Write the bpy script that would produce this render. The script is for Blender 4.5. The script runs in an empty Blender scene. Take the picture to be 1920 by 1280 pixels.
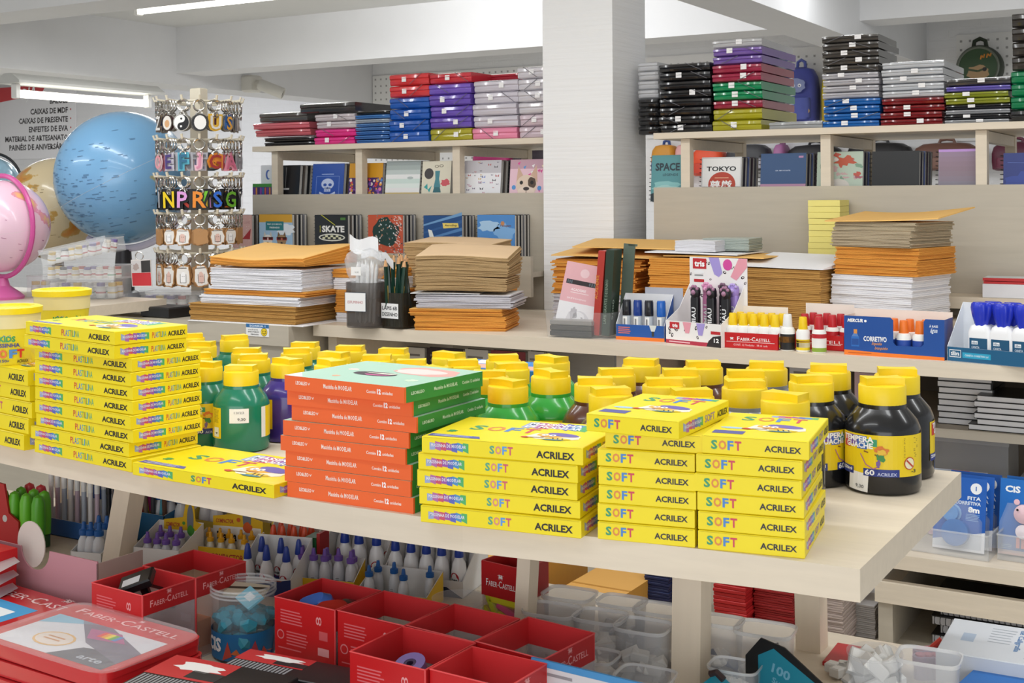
import bpy, math, random
from mathutils import Matrix, Vector, noise as mnoise
SC = bpy.context.scene
COL = SC.collection
R = math.radians
# ------------------------------------------------------------------ camera, world, lights
CZ = 1.26                       # eye height
F = 2367.0; TH = R(30.55); ROLL = math.atan(-.0063); HY = 362.8
cam = bpy.data.cameras.new('camera'); cam.sensor_width = 36; cam.lens = F/1920*36
cam.shift_y = -(640-HY)/1920; cam.clip_start = .05; cam.clip_end = 60
cam.dof.use_dof = True; cam.dof.focus_distance = 2.1; cam.dof.aperture_fstop = 30
camo = bpy.data.objects.new('camera', cam); COL.objects.link(camo)
camo.matrix_world = Matrix.Translation((0, 0, CZ)) @ Matrix.Rotation(TH, 4, 'Z') @ Matrix.Rotation(R(90), 4, 'X') @ Matrix.Rotation(ROLL, 4, 'Z')
SC.camera = camo
wd = bpy.data.worlds.new('world'); SC.world = wd; wd.use_nodes = True
wd.node_tree.nodes['Background'].inputs[0].default_value = (.93, .97, 1, 1)
wd.node_tree.nodes['Background'].inputs[1].default_value = .55
SC.view_settings.view_transform = 'Standard'; SC.view_settings.look = 'None'
SC.view_settings.exposure = 0.0; SC.view_settings.gamma = 1
def area(name, loc, sx, sy, power, col=(.975, .99, 1), rot=(0, 0, 0)):
    l = bpy.data.lights.new(name, 'AREA'); l.shape = 'RECTANGLE'; l.size = sx; l.size_y = sy; l.energy = power; l.color = col
    o = bpy.data.objects.new(name, l); o.location = loc; o.rotation_euler = rot; COL.objects.link(o); return o
for x, y, p in ((-.6, 1.3, 7.5), (-1.9, 1.3, 7.5), (-1.3, .3, 6), (.6, 2.2, 10), (-1.0, 2.2, 9), (-2.8, 2.1, 11), (-4.5, 1.0, 16), (-1.0, 5.2, 8), (-7.4, 5.8, 30)):
    area('overhead_light', (x, y, 2.26), 1.6, .12, p)  # unseen overhead lights; those above the near tier and sign added to brighten them
for x, y, p, t, c in ((-3.2, 4.4, 25, 62, (.98, .99, 1)), (-.6, 4.4, 11, 40, (.98, .99, 1)), (-6.6, 6.2, 9, 30, (.86, .89, 1)), (-3.4, 6.6, 7, 5, (.97, .98, 1))):
    area('overhead_light', (x, y, 2.24), 1.6, .12, p, c, (R(t), 0, 0))  # unseen lights tilted to brighten beams and back wall, one tinted bluish
area('front_light', (.4, -2.4, 1.15), 4.5, 2.2, 68, (.97, .985, 1), (R(90), 0, R(12)))  # unseen frontal light, set low so that it brightens under the table

# ------------------------------------------------------------------ pixel -> world (on a real plane)
def ray(x, y):
    u = (x-960)/F; v = (y-HY)/F; c, s = math.cos(ROLL), math.sin(ROLL)
    a = u*c+v*s; b = -u*s+v*c
    return (a*math.cos(TH)-math.sin(TH), a*math.sin(TH)+math.cos(TH), -b)
def W(x, y, z):
    r = ray(x, y); k = (z-CZ)/r[2]; return Vector((r[0]*k, r[1]*k, z))
def WY(x, y, Y):
    r = ray(x, y); k = Y/r[1]; return Vector((r[0]*k, Y, CZ+r[2]*k))
def WX(x, y, X):
    r = ray(x, y); k = X/r[0]; return Vector((X, r[1]*k, CZ+r[2]*k))
def dep(p): return -p[0]*math.sin(TH)+p[1]*math.cos(TH)
def hpx(p, dy): return dy/F*dep(p)          # height of dy pixels at p

# ------------------------------------------------------------------ materials
def lin(h):
    h = h.lstrip('#'); c = [int(h[i:i+2], 16)/255 for i in (0, 2, 4)]
    return tuple(x/12.92 if x <= .04045 else ((x+.055)/1.055)**2.4 for x in c)
_m = {}
def M(col, rough=.5, alpha=1., var=.05, bump=0., scale=30., metal=0., spec=.5, emit=0., stretch=None, trans=0., coat=0.):
    key = (col, rough, alpha, var, bump, scale, metal, spec, emit, stretch, trans, coat)
    if key in _m: return _m[key]
    m = bpy.data.materials.new('mat_'+col.strip('#')); m.use_nodes = True
    nt = m.node_tree; b = nt.nodes['Principled BSDF']; c = lin(col)
    b.inputs['Roughness'].default_value = rough; b.inputs['Metallic'].default_value = metal
    b.inputs['Specular IOR Level'].default_value = spec; b.inputs['Alpha'].default_value = alpha
    b.inputs['Transmission Weight'].default_value = trans; b.inputs['Coat Weight'].default_value = coat
    b.inputs['Base Color'].default_value = (*c, 1)
    if emit:
        b.inputs['Emission Color'].default_value = (*c, 1); b.inputs['Emission Strength'].default_value = emit
    if var or bump:
        tc = nt.nodes.new('ShaderNodeTexCoord'); mp = nt.nodes.new('ShaderNodeMapping'); nz = nt.nodes.new('ShaderNodeTexNoise')
        mp.inputs['Scale'].default_value = stretch or (1, 1, 1)
        nz.inputs['Scale'].default_value = scale; nz.inputs['Detail'].default_value = 4
        nt.links.new(tc.outputs['Object'], mp.inputs[0]); nt.links.new(mp.outputs[0], nz.inputs['Vector'])
        if var:
            mx = nt.nodes.new('ShaderNodeMix'); mx.data_type = 'RGBA'
            mx.inputs[6].default_value = (*[max(0, x*(1-var)) for x in c], 1); mx.inputs[7].default_value = (*[min(1, x*(1+var)) for x in c], 1)
            nt.links.new(nz.outputs['Fac'], mx.inputs[0]); nt.links.new(mx.outputs[2], b.inputs['Base Color'])
        if bump:
            bp = nt.nodes.new('ShaderNodeBump'); bp.inputs['Strength'].default_value = bump; bp.inputs['Distance'].default_value = .01
            nt.links.new(nz.outputs['Fac'], bp.inputs['Height']); nt.links.new(bp.outputs[0], b.inputs['Normal'])
    _m[key] = m; return m
def P(col): return M(col, .45, var=0)                      # flat printing ink
WOOD = M('#DFD2BE', .5, var=.09, scale=6, stretch=(1.2, 14, 14), bump=.05)
WOODG = M('#BDB4A4', .5, var=.08, scale=6, stretch=(1.2, 14, 14), bump=.04)
WHITE = M('#F3F2F0', .5, var=.02); PAPER = M('#F4F4F6', .7, var=.03, scale=60)
KRAFT = M('#D9A050', .75, var=.08, scale=40); TAN = M('#B89A6E', .8, var=.08, scale=40); TANT = M('#E2C29A', .8, var=.05, scale=20)
KRAFTT = M('#F2C070', .75, var=.05, scale=20)
CHROME = M('#C9C6C0', .22, metal=1., var=0); DARK = M('#26262A', .35, var=.1); BLACK = M('#141416', .3, var=.1)
CLEAR = M('#F0F3F5', .08, alpha=.07, var=0); CLEARE = M('#F4F6F8', .1, alpha=.2, var=0); FROST = M('#E8EAEE', .2, alpha=.2, var=0)

# ------------------------------------------------------------------ mesh builder
_txt = {}
def text_geo(s, bold):
    if (s, bold) in _txt: return _txt[(s, bold)]
    cu = bpy.data.curves.new('t', 'FONT'); cu.body = s; cu.size = 1; cu.resolution_u = 1 if len(s) > 14 else 2; cu.offset = bold
    ob = bpy.data.objects.new('t', cu); COL.objects.link(ob); dg = bpy.context.evaluated_depsgraph_get(); dg.update()
    me = ob.evaluated_get(dg).to_mesh()
    vs = [(v.co.x, v.co.y) for v in me.vertices]; fs = [tuple(p.vertices) for p in me.polygons]
    ob.evaluated_get(dg).to_mesh_clear(); bpy.data.objects.remove(ob); bpy.data.curves.remove(cu)
    if vs:
        x0 = min(v[0] for v in vs); x1 = max(v[0] for v in vs)
        y0 = min(v[1] for v in vs); y1 = max(v[1] for v in vs)
    else: x0 = x1 = y0 = y1 = 0
    _txt[(s, bold)] = (vs, fs, x0, x1, y0, y1); return _txt[(s, bold)]
class MB:
    def __init__(s): s.v = []; s.f = []; s.mi = []; s.ms = []; s.T = Matrix(); s.L = .00012; s.warp = None
    def mat(s, m):
        if isinstance(m, str): m = P(m)
        if m not in s.ms: s.ms.append(m)
        return s.ms.index(m)
    def add(s, vs, fs, m):
        o = len(s.v); i = s.mat(m)
        for p in vs:
            q = s.T @ Vector(p); s.v.append(s.warp(q) if s.warp else q)
        for f in fs: s.f.append([a+o for a in f]); s.mi.append(i)
        return s
    def at(s, T=None): s.T = T or Matrix(); return s
    def box(s, x0, x1, y0, y1, z0, z1, m, top=None, front=None, right=None, ch=0):
        if ch:
            c = ch
            vs = []
            for z, e in ((z0, c), (z0+c, 0), (z1-c, 0), (z1, c)):
                vs += [(x0+e+c*(e == 0)*0, y0+e, z), (x1-e, y0+e, z), (x1-e, y1-e, z), (x0+e, y1-e, z)]
            fs = [(3, 2, 1, 0), (12, 13, 14, 15)]
            for k in range(3):
                for j in range(4): a = k*4+j; b = k*4+(j+1) % 4; fs.append((a, b, b+4, a+4))
            s.add(vs, fs, m)
            return s
        vs = [(x0, y0, z0), (x1, y0, z0), (x1, y1, z0), (x0, y1, z0), (x0, y0, z1), (x1, y0, z1), (x1, y1, z1), (x0, y1, z1)]
        fs = [(3, 2, 1, 0), (4, 5, 6, 7), (0, 1, 5, 4), (1, 2, 6, 5), (2, 3, 7, 6), (3, 0, 4, 7)]
        for f, mm in zip(fs, (m, top or m, front or m, right or m, m, m)): s.add([vs[i] for i in f], [(0, 1, 2, 3)], mm)
        return s
    def cyl(s, r, z0, z1, m, seg=20, c=(0, 0), r2=None): return s.lathe([(0, z0), (r, z0), (r2 if r2 is not None else r, z1), (0, z1)], m, seg, c)
    def lathe(s, prof, m, seg=24, c=(0, 0), sx=1, sy=1, a0=0, a1=360):
        n = len(prof); full = abs(a1-a0) >= 360; k = seg if full else seg+1; vs = []; fs = []
        for j in range(k):
            a = R(a0+(a1-a0)*j/seg)
            for r, z in prof: vs.append((c[0]+r*sx*math.cos(a), c[1]+r*sy*math.sin(a), z))
        for j in range(seg):
            b = ((j+1) % k)*n
            for i in range(n-1):
                q = (j*n+i, b+i, b+i+1, j*n+i+1)
                if prof[i][0] == 0: q = (j*n+i, b+i+1, j*n+i+1)
                elif prof[i+1][0] == 0: q = (j*n+i, b+i, j*n+i+1)
                fs.append(q)
        return s.add(vs, fs, m)
    def sup(s, prof, m, w, d, n=4., seg=28, c=(0, 0)):
        """lathe with a rounded-rectangle section; prof = (scale, z)"""
        vs = []; fs = []; k = len(prof)
        for j in range(seg):
            a = 2*math.pi*j/seg; ca, sa = math.cos(a), math.sin(a)
            x = math.copysign(abs(ca)**(2/n), ca)*w/2; y = math.copysign(abs(sa)**(2/n), sa)*d/2
            for r, z in prof: vs.append((c[0]+x*r, c[1]+y*r, z))
        for j in range(seg):
            b = ((j+1) % seg)*k
            for i in range(k-1): fs.append((j*k+i, b+i, b+i+1, j*k+i+1))
        if prof[0][0] > 0 and prof[0] != prof[-1]: pass
        return s.add(vs, fs, m)
    def tube(s, pts, r, m, seg=8, close=False, caps=True):
        pts = [Vector(p) for p in pts]; n = len(pts); vs = []; fs = []; prev = None
        for i, p in enumerate(pts):
            t = (pts[(i+1) % n]-pts[i-1]) if close else (pts[min(i+1, n-1)]-pts[max(i-1, 0)])
            t.normalize()
            if prev is None: u = t.orthogonal().normalized()
            else: u = (prev-t*prev.dot(t)).normalized()
            prev = u; w = t.cross(u); rr = r[i] if isinstance(r, (list, tuple)) else r
            for j in range(seg):
                a = 2*math.pi*j/seg; vs.append(p+u*math.cos(a)*rr+w*math.sin(a)*rr)
        for i in range(n if close else n-1):
            for j in range(seg): fs.append((i*seg+j, i*seg+(j+1) % seg, ((i+1) % n)*seg+(j+1) % seg, ((i+1) % n)*seg+j))
        if not close and caps: fs += [tuple(range(seg-1, -1, -1)), tuple(range((n-1)*seg, n*seg))]
        return s.add(vs, fs, m)
    def ring(s, c, rad, r, m, ax='y', seg=14, rs=5):
        pts = []
        for j in range(seg):
            a = 2*math.pi*j/seg; p, q = rad*math.cos(a), rad*math.sin(a)
            pts.append({'y': (c[0]+p, c[1], c[2]+q), 'x': (c[0], c[1]+p, c[2]+q), 'z': (c[0]+p, c[1]+q, c[2])}[ax])
        return s.tube(pts, r, m, rs, True)
    def ball(s, c, r, m, seg=14, rings=8, sz=1.):
        pr = [(r*math.sin(math.pi*i/rings), c[2]-r*sz*math.cos(math.pi*i/rings)) for i in range(rings+1)]
        pr[0] = (0, pr[0][1]); pr[-1] = (0, pr[-1][1])
        return s.lathe(pr, m, seg, (c[0], c[1]))
    def prism(s, poly, z0, z1, m, side=None):
        n = len(poly); vs = [(x, y, z0) for x, y in poly]+[(x, y, z1) for x, y in poly]
        s.add(vs, [tuple(range(n-1, -1, -1)), tuple(range(n, 2*n))], m)
        return s.add(vs, [(i, (i+1) % n, (i+1) % n+n, i+n) for i in range(n)], side or m)
    # ---- printing on a flat frame: T maps (u, v, n)
    def poly(s, pts, m, l=1): return s.add([(x, y, s.L*l) for x, y in pts], [tuple(range(len(pts)))], m)
    def rect(s, x0, y0, x1, y1, m, l=1): return s.poly([(x0, y0), (x1, y0), (x1, y1), (x0, y1)], m, l)
    def disc(s, x, y, rx, m, l=1, ry=None, seg=16, rot=0):
        ry = ry or rx; c, q = math.cos(rot), math.sin(rot); pts = []
        for j in range(seg):
            a = 2*math.pi*j/seg; p, r_ = rx*math.cos(a), ry*math.sin(a); pts.append((x+p*c-r_*q, y+p*q+r_*c))
        return s.poly(pts, m, l)
    def blob(s, x, y, rx, ry, m, l=1, seed=0, amp=.25, seg=18):
        rd = random.Random(seed); pts = []
        for j in range(seg):
            a = 2*math.pi*j/seg; k = 1+amp*(rd.random()-.5)*2; pts.append((x+rx*k*math.cos(a), y+ry*k*math.sin(a)))
        return s.poly(pts, m, l)
    def line(s, pts, w, m, l=1):
        for a, b in zip(pts[:-1], pts[1:]):
            d = Vector((b[0]-a[0], b[1]-a[1])); n = Vector((-d.y, d.x)).normalized()*w/2
            s.poly([(a[0]-n.x, a[1]-n.y), (b[0]-n.x, b[1]-n.y), (b[0]+n.x, b[1]+n.y), (a[0]+n.x, a[1]+n.y)], m, l)
        return s
    def text(s, t, x, y, w, h, m, l=2, bold=.0, al='l', rot=0, shear=0):
        """text fitted into w x h (either may be None), lower-left (or centre / right) at x, y"""
        vs, fs, a0, a1, b0, b1 = text_geo(t, bold)
        if not fs: return s
        kx = (w/(a1-a0)) if w else None; ky = (h/(b1-b0)) if h else None
        kx = kx or ky; ky = ky or kx; W_ = (a1-a0)*kx
        ox = {'l': 0, 'c': -W_/2, 'r': -W_}[al]; c, q = math.cos(R(rot)), math.sin(R(rot)); out = []
        for vx, vy in vs:
            p = (vx-a0)*kx+ox; r_ = (vy-b0)*ky; p += shear*r_; out.append((x+p*c-r_*q, y+p*q+r_*c, s.L*l))
        return s.add(out, fs, m)
    def lines(s, x, y, w, n, dy, h, m, l=2, seed=0):
        """rows of small print too small to read"""
        rd = random.Random(seed)
        for i in range(n): s.rect(x, y-i*dy, x+w*(.75+.25*rd.random()), y-i*dy+h, m, l)
        return s
    def build(s, name, smooth=35):
        me = bpy.data.meshes.new(name); me.from_pydata([tuple(v) for v in s.v], [], s.f)
        for m in s.ms: me.materials.append(m)
        me.polygons.foreach_set('material_index', s.mi)
        if smooth:
            me.polygons.foreach_set('use_smooth', [True]*len(s.f)); me.set_sharp_from_angle(angle=R(smooth))
        me.update(); return me
def FR(y=0, x=0, z=0): return Matrix(((1, 0, 0, x), (0, 0, -1, y), (0, 1, 0, z), (0, 0, 0, 1)))       # front face (-Y): u=x v=z
def RT(x, y=0, z=0): return Matrix(((0, 0, 1, x), (1, 0, 0, y), (0, 1, 0, z), (0, 0, 0, 1)))          # right face (+X): u=y v=z
def LT(x, y=0, z=0): return Matrix(((0, 0, -1, x), (-1, 0, 0, y), (0, 1, 0, z), (0, 0, 0, 1)))        # left face (-X): u=-y
def TP(z, x=0, y=0): return Matrix(((1, 0, 0, x), (0, 1, 0, y), (0, 0, 1, z), (0, 0, 0, 1)))          # top: u=x v=y
def cylwrap(r, a0=-90):                                  # wraps flat printing (x -> arc) onto an upright cylinder, facing angle a0
    def f(q): a = R(a0)+q.x/r; rr = r-q.y; return Vector((rr*math.cos(a), rr*math.sin(a), q.z))
    return f

# ------------------------------------------------------------------ objects
def link(name, data, parent=None, loc=(0, 0, 0), rot=(0, 0, 0)):
    o = bpy.data.objects.new(name, data); COL.objects.link(o)
    if parent: o.parent = parent
    o.location = loc; o.rotation_euler = rot; return o
def thing(name, label, cat, loc=(0, 0, 0), rz=0., mesh=None, parts=(), group=None, kind=None, rot=None):
    """mesh: the thing's own mesh (None = Empty). parts: (name, mesh[, subparts[, label[, loc[, rot]]]])"""
    o = link(name, mesh, None, loc, rot or (0, 0, rz)); o['label'] = label; o['category'] = cat
    if group: o['group'] = group
    if kind: o['kind'] = kind
    for p in parts: _part(o, p)
    return o
def _part(o, p):
    p = tuple(p)+(None,)*(6-len(p))
    c = link(p[0], p[1], o, p[4] or (0, 0, 0), p[5] or (0, 0, 0))
    if p[3]: c['label'] = p[3]
    for q in p[2] or (): _part(c, q)
    return c
def struct(name, mb, **k):
    o = link(name, mb.build(name), **k); o['kind'] = 'structure'; return o
ORD = ['first', 'second', 'third', 'fourth', 'fifth', 'sixth', 'seventh', 'eighth', 'ninth', 'tenth', 'eleventh', 'twelfth', 'thirteenth', 'fourteenth', 'fifteenth', 'sixteenth', 'seventeenth', 'eighteenth', 'nineteenth', 'twentieth']
_c = {}
def memo(key, fn):
    if key not in _c: _c[key] = fn()
    return _c[key]
rnd = random.Random(7)
# ================================================================== THE SHOP
CEIL = 2.29
PLASTER = M('#E6E6E6', .8, var=.03, bump=.12, scale=9); BEAMM = M('#DEDEDF', .8, var=.03, bump=.15, scale=7)
struct('floor', MB().box(-10, 3, -4, 9, -.1, 0, M('#C9C5BC', .4, var=.08, scale=3)))
struct('ceiling', MB().box(-10, 3, 0, 8, CEIL, CEIL+.1, M('#DCDCDA', .85, var=.03, bump=.1, scale=5)))
def brick_wall():
    m = M('#E9E9EA', .75, var=.02, bump=.5, scale=16); nt = m.node_tree; b = nt.nodes['Principled BSDF']
    br = nt.nodes.new('ShaderNodeTexBrick'); br.inputs['Scale'].default_value = 4.2; br.inputs['Mortar Size'].default_value = .03
    tc = nt.nodes.new('ShaderNodeTexCoord'); mp = nt.nodes.new('ShaderNodeMapping'); mp.inputs['Rotation'].default_value = (R(90), 0, 0)
    nt.links.new(tc.outputs['Object'], mp.inputs[0]); nt.links.new(mp.outputs[0], br.inputs['Vector'])
    b1 = nt.nodes.new('ShaderNodeBump'); b1.inputs['Strength'].default_value = .5; b1.inputs['Distance'].default_value = .02; b1.invert = True
    nt.links.new(br.outputs['Fac'], b1.inputs['Height'])
    old = [n for n in nt.nodes if n.type == 'BUMP' and n != b1][0]
    nt.links.new(b1.outputs[0], old.inputs['Normal']); return m
WY_ = 7.62
struct('wall_back', MB().box(-10, 3, WY_, WY_+.15, 0, CEIL+.1, brick_wall()))
struct('wall_left', MB().box(-10.1, -10, 0, WY_, 0, CEIL+.1, PLASTER))
# beams and the pillar
def beam(x0, x1, y0, y1, z0, z1=CEIL, m=BEAMM): return struct('beam', MB().box(x0, x1, y0, y1, z0, z1, m))
beam(-5.7, -1.9, 5.62, 5.86, CZ+.75)
beam(-6.0, -5.7, .8, WY_, CZ+.68)
beam(-1.905, -1.665, 3.65, WY_, CZ+.735)
beam(-1.665, 3, 6.17, 6.42, CZ+.832)
beam(-5.7, -1.905, 3.42, 3.655, CZ+.76)
beam(-1.665, 3, 3.42, 3.655, CZ+.76)
def lean_box(): return MB().box(-1.905, -1.665, 3.42, 3.655, 0, CEIL, M('#F2F2F2', .7, var=.015, bump=.25, scale=6, stretch=(.4, .4, 14)))
struct('pillar', lean_box())
# pegboards on the back wall
def pegboard(w, h):
    m = MB().box(0, w, -.012, 0, 0, h, M('#E9E8E6', .6, var=.02)); m.at(FR(-.012))
    n, k = int(w/.05), int(h/.05)
    for i in range(n):
        for j in range(k): m.rect(.02+i*.05, .02+j*.05, .033+i*.05, .033+j*.05, '#9D9B99', 1)
    return m.build('pegboard')
a = WY(699, 143, WY_-.01); b = WY(1013, 300, WY_-.01)
thing('pegboard', 'white pegboard on the back wall behind the red and purple folder cases', 'pegboard', (a.x, WY_-.001, b.z), 0, pegboard(b.x-a.x+.3, a.z-b.z))
a = WY(1212, 108, WY_-.01); b = WY(1545, 250, WY_-.01)
thing('pegboard', 'white pegboard on the back wall just right of the pillar', 'pegboard', (a.x, WY_-.001, b.z), 0, pegboard(b.x-a.x, a.z-b.z))
a = WY(1793, 66, WY_-.01); b = WY(1990, 260, WY_-.01)
thing('pegboard', 'white pegboard holding the round green backpack', 'pegboard', (a.x, WY_-.001, b.z), 0, pegboard(b.x-a.x, a.z-b.z))
# fluorescent fixtures
def tube_light(label, L, loc, rz, hasrefl, power):
    refl = MB().prism([(-.09, 0), (.09, 0), (.09, .012), (.03, .05), (-.03, .05), (-.09, .012)], 0, L, M('#CFCFCB', .4, var=.03)); 
    Mx = Matrix(((0, 0, 1, 0), (1, 0, 0, 0), (0, 1, 0, 0), (0, 0, 0, 1)))
    refl = MB().at(Mx).prism([(-.09, 0), (.09, 0), (.09, .012), (.03, .05), (-.03, .05), (-.09, .012)], 0, L, M('#CFCFCB', .4, var=.03))
    tb = MB().tube([(.06, 0, -.05), (L-.06, 0, -.05)], .02, M('#FFFCF0', .4, emit=4.5, var=0), 14)
    tm = tb.build('tube')
    def sock(x): return MB().box(x-.012, x+.012, -.02, .02, -.075, 0, WHITE, ch=.004).build('socket')
    o = thing('fluorescent_fixture', label, 'light', loc, rz, None, [('reflector', refl.build('reflector')), ('tube', tm), ('socket', sock(.05)), ('socket', sock(L-.05))])
    l = area('overhead_light', (0, 0, 0), L-.1, .05, power); l.parent = o; l.location = (L/2, 0, -.085)
    return o
p = WX(14, 174, -5.45); q = WX(264, 190, -5.45)
tube_light('lit fluorescent tube in a grey reflector above the party goods sign', abs(q.y-p.y)+.1, (-5.45, p.y, p.z+.05), R(90), True, 14)
p = W(257, 22, CEIL-.11)
tube_light('lit fluorescent tube on the ceiling at the top of the photo', 1.25, (p.x-.04, p.y, CEIL-.055), R(0), True, 14)
# security camera on the beam
p = WX(462, 158, -5.7)
body = MB().box(-.0, .09, -.05, .05, -.055, .055, M('#D8D5CC', .5), ch=.012)
arm = MB().tube([(.08, 0, 0), (.13, 0, .0), (.16, .0, -.015)], .022, M('#CFCBC0', .5), 10)
T = Matrix.Translation((.2, .02, -.04)) @ Matrix.Rotation(R(30), 4, 'Z') @ Matrix.Rotation(R(112), 4, 'Y')
lens = MB().at(T).lathe([(0, -.09), (.03, -.09), (.037, -.08), (.037, .08), (.03, .08), (.026, .07), (0, .07)], M('#DAD7CE', .5), 16)
gl = MB().at(T).lathe([(0, .073), (.024, .073), (0, .0735)], BLACK, 14)
thing('security_camera', 'beige security camera mounted on the white beam', 'camera', (-5.7, p.y, p.z), 0, None,
      [('mount_box', body.build('b')), ('arm', arm.build('a')), ('housing', lens.build('h'), [('lens', gl.build('l'))])])
# the sign on the back wall
def sign():
    m = MB().box(-1.3, 0, -.01, 0, -.66, 0, M('#F4F3F5', .5, var=.01)); m.at(FR(-.01))
    m.text('BALOES', -.1, -.175, None, .052, '#2E2A2A', 2, .03, 'r')
    for i, t in enumerate(['CAIXAS DE MDF', 'CAIXAS DE PRESENTE', 'ENFEITES DE EVA', 'MATERIAL DE ARTESANATO', 'PAINÉIS DE ANIVERSÁRIO']):
        m.text(t, -.1, -.262-.08*i, None, .052 if i < 4 else .066, '#2E2A2A', 2, .03, 'r')
    for i in range(6): m.disc(-.065, -.152-.08*i, .008, '#C0504A', 2)
    m.text('~', -.18, -.127, .03, .01, '#3E3A3A', 2, .02, 'r')
    m.poly([(-1.3, -.16), (-.45, -.08), (-.38, 0), (-1.3, 0)], '#D8474C', 1)
    m.text('OJA', -.52, -.13, None, .13, '#FFFFFF', 2, .02, 'r', 8, .3)
    return m.build('sign')
p = WY(141, 291, WY_-.02)
thing('wall_sign', 'white wall sign listing party goods under the fluorescent tube', 'sign', (p.x, WY_-.002, p.z+.64), 0, sign())

# ------------------------------------------------------------------ the back display unit (left and right of the pillar)
SY = 3.45           # front of the unit
def post(x0, x1, yf, yb, zt, zb, name, w=.03):
    return MB().box(x0, x1, yf, yf+.03, zb, zt, WOOD).box(x0, x1, yb-.03, yb, zb, zt, WOOD).box(x0+.002, x1-.002, yf+.03, yb-.03, zt-.03, zt-.001, WOOD).build(name)
def unit(label, xl, xr, pos, bt, pt, pb, slab):
    ps = [('divider', post(x-.014, x+.014, SY+.02, SY+.5, bt-.019, pt-.045, 'divider')) for x in pos]
    top = MB().box(xl, xr, SY, SY+.55, bt-.018, bt, WOOD).build('top_board')
    front = MB().box(xl, xr, SY, SY+.02, pb, pt, WOODG).build('front_panel')
    sh = MB().box(xl, xr, SY+.02, SY+.49, pt-.06, pt-.045, WOODG).build('display_shelf')
    back = MB().box(xl, xr, SY+.50, SY+.515, 0, pt-.2, WOODG).build('back_panel')
    return thing('display_unit', label, 'shelf unit', (0, 0, 0), 0, None, [('top_board', top), ('front_panel', front), ('display_shelf', sh), ('back_panel', back)]+ps+slab)
TOPL = WY(757, 275.5, SY).z+.017; TOPR = WY(1567, 250, SY).z+.017; XL = WY(473, 280, SY).x; XM = -1.912
xl = WY(500, 280, SY).x; PX = [WY(508, 320, SY).x, WY(666, 320, SY).x, WY(849, 320, SY).x]
LPT = WY(745, 363, SY).z; LZ = WY(690, 476, SY-.09).z
lip = MB().box(XL-.1, XM, SY-.10, SY-.085, LZ-.12, LZ+.004, WOODG).box(XL-.1, XM, SY-.085, SY-.001, LZ-.06, LZ-.045, WOODG).build('ledge')
unit('wooden display unit left of the pillar holding two rows of notebooks', XL, XM, PX, TOPL, LPT, .86, [('ledge', lip)])
RPT = WY(1570, 348.5, SY).z
xr0 = WY(1226, 400, SY).x
unit('wooden display unit right of the pillar with a tall blank front panel', xr0, .35, [WY(1280, 300, SY).x, WY(1544, 300, SY).x, WY(1837, 300, SY).x], TOPR, RPT, .86, [('side_or_shade_panel', MB().box(-1.663, xr0-.001, SY+.262, SY+.28, .3, RPT, M('#6E6152', .6)).build('side_or_shade_panel'))])  # dark board added in the gap by the pillar, standing in for shade
_o = bpy.data.objects
# the top board of the right unit reaches behind the pillar
# ------------------------------------------------------------------ counter in front of it
CT = .90; CY = 2.745
cl = W(556, 612, CT).x
parts = [('counter_top', MB().box(cl, .45, CY, 3.415, CT-.032, CT, WOOD).build('counter_top'))]
def support(x, w=.03, y0=CY+.06, y1=SY-.05, z0=.02, z1=CT-.032, m=WOOD): return ('support', MB().box(x-w/2, x+w/2, y0, y1, z0, z1, m).build('support'))
parts += [support(cl+.02), support(WY(1166, 670, CY+.06).x), support(WX(1655, 1120, -.56).x+WY(1660, 1120, CY-.05).x+.56, .03, CY-.05, SY-.1, 0, .42, WOODG), support(.4)]
mz = WY(1810, 1047, CY-.02).z
parts += [('lower_shelf', MB().box(W(1600, 1000, mz).x, .45, CY-.06, SY-.02, mz-.03, mz, WOOD).build('lower_shelf')),
          ('rail', MB().box(WY(1640, 1090, CY-.06).x, .45, CY-.06, CY-.035, mz-.105, mz-.062, WOOD).build('rail')),
          ('inner_shelf', MB().box(W(1560, 790, .74).x, .45, CY+.14, SY-.02, .715, .735, WOODG).build('inner_shelf')),
          ('base_shelf', MB().box(-2.2, .45, CY-.66, SY-.02, .27, .30, WOODG).build('base_shelf')),
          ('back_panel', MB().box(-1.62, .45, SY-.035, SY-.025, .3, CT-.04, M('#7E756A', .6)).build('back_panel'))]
thing('counter', 'long wooden counter carrying envelope stacks and correction fluid displays', 'counter', (0, 0, 0), 0, None, parts)
# step shelf at the far right with a price tag
a = WY(1560, 548, SY-.12); st = a.z
x0 = WY(1430, 560, SY-.12).x
thing('step_shelf', 'low wooden step shelf with a printed price tag at the right', 'shelf', (0, 0, 0), 0, None, [
    ('board', MB().box(x0, .35, SY-.12, SY-.001, st-.03, st, WOOD).build('board')), ('board', MB().box(x0, .35, SY-.16, SY-.001, st-.075, st-.058, WOOD).build('board')),
    ('divider', MB().box(WY(1602, 600, SY-.1).x-.01, WY(1602, 600, SY-.1).x+.01, SY-.1, SY-.001, CT, st-.03, WOOD).build('d'))])
p = WY(1848, 572, SY-.122)
thing('price_tag', 'white price tag reading R$ 2,50 under the white box', 'tag', p, 0, MB().box(-.028, .028, -.001, 0, -.008, .008, WHITE).at(FR(-.001)).text('R$ 2,50', 0, -.005, None, .006, '#555555', 2, .01, 'c').lines(-.022, .003, .044, 1, .004, .002, '#888888').build('tag'))
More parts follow.
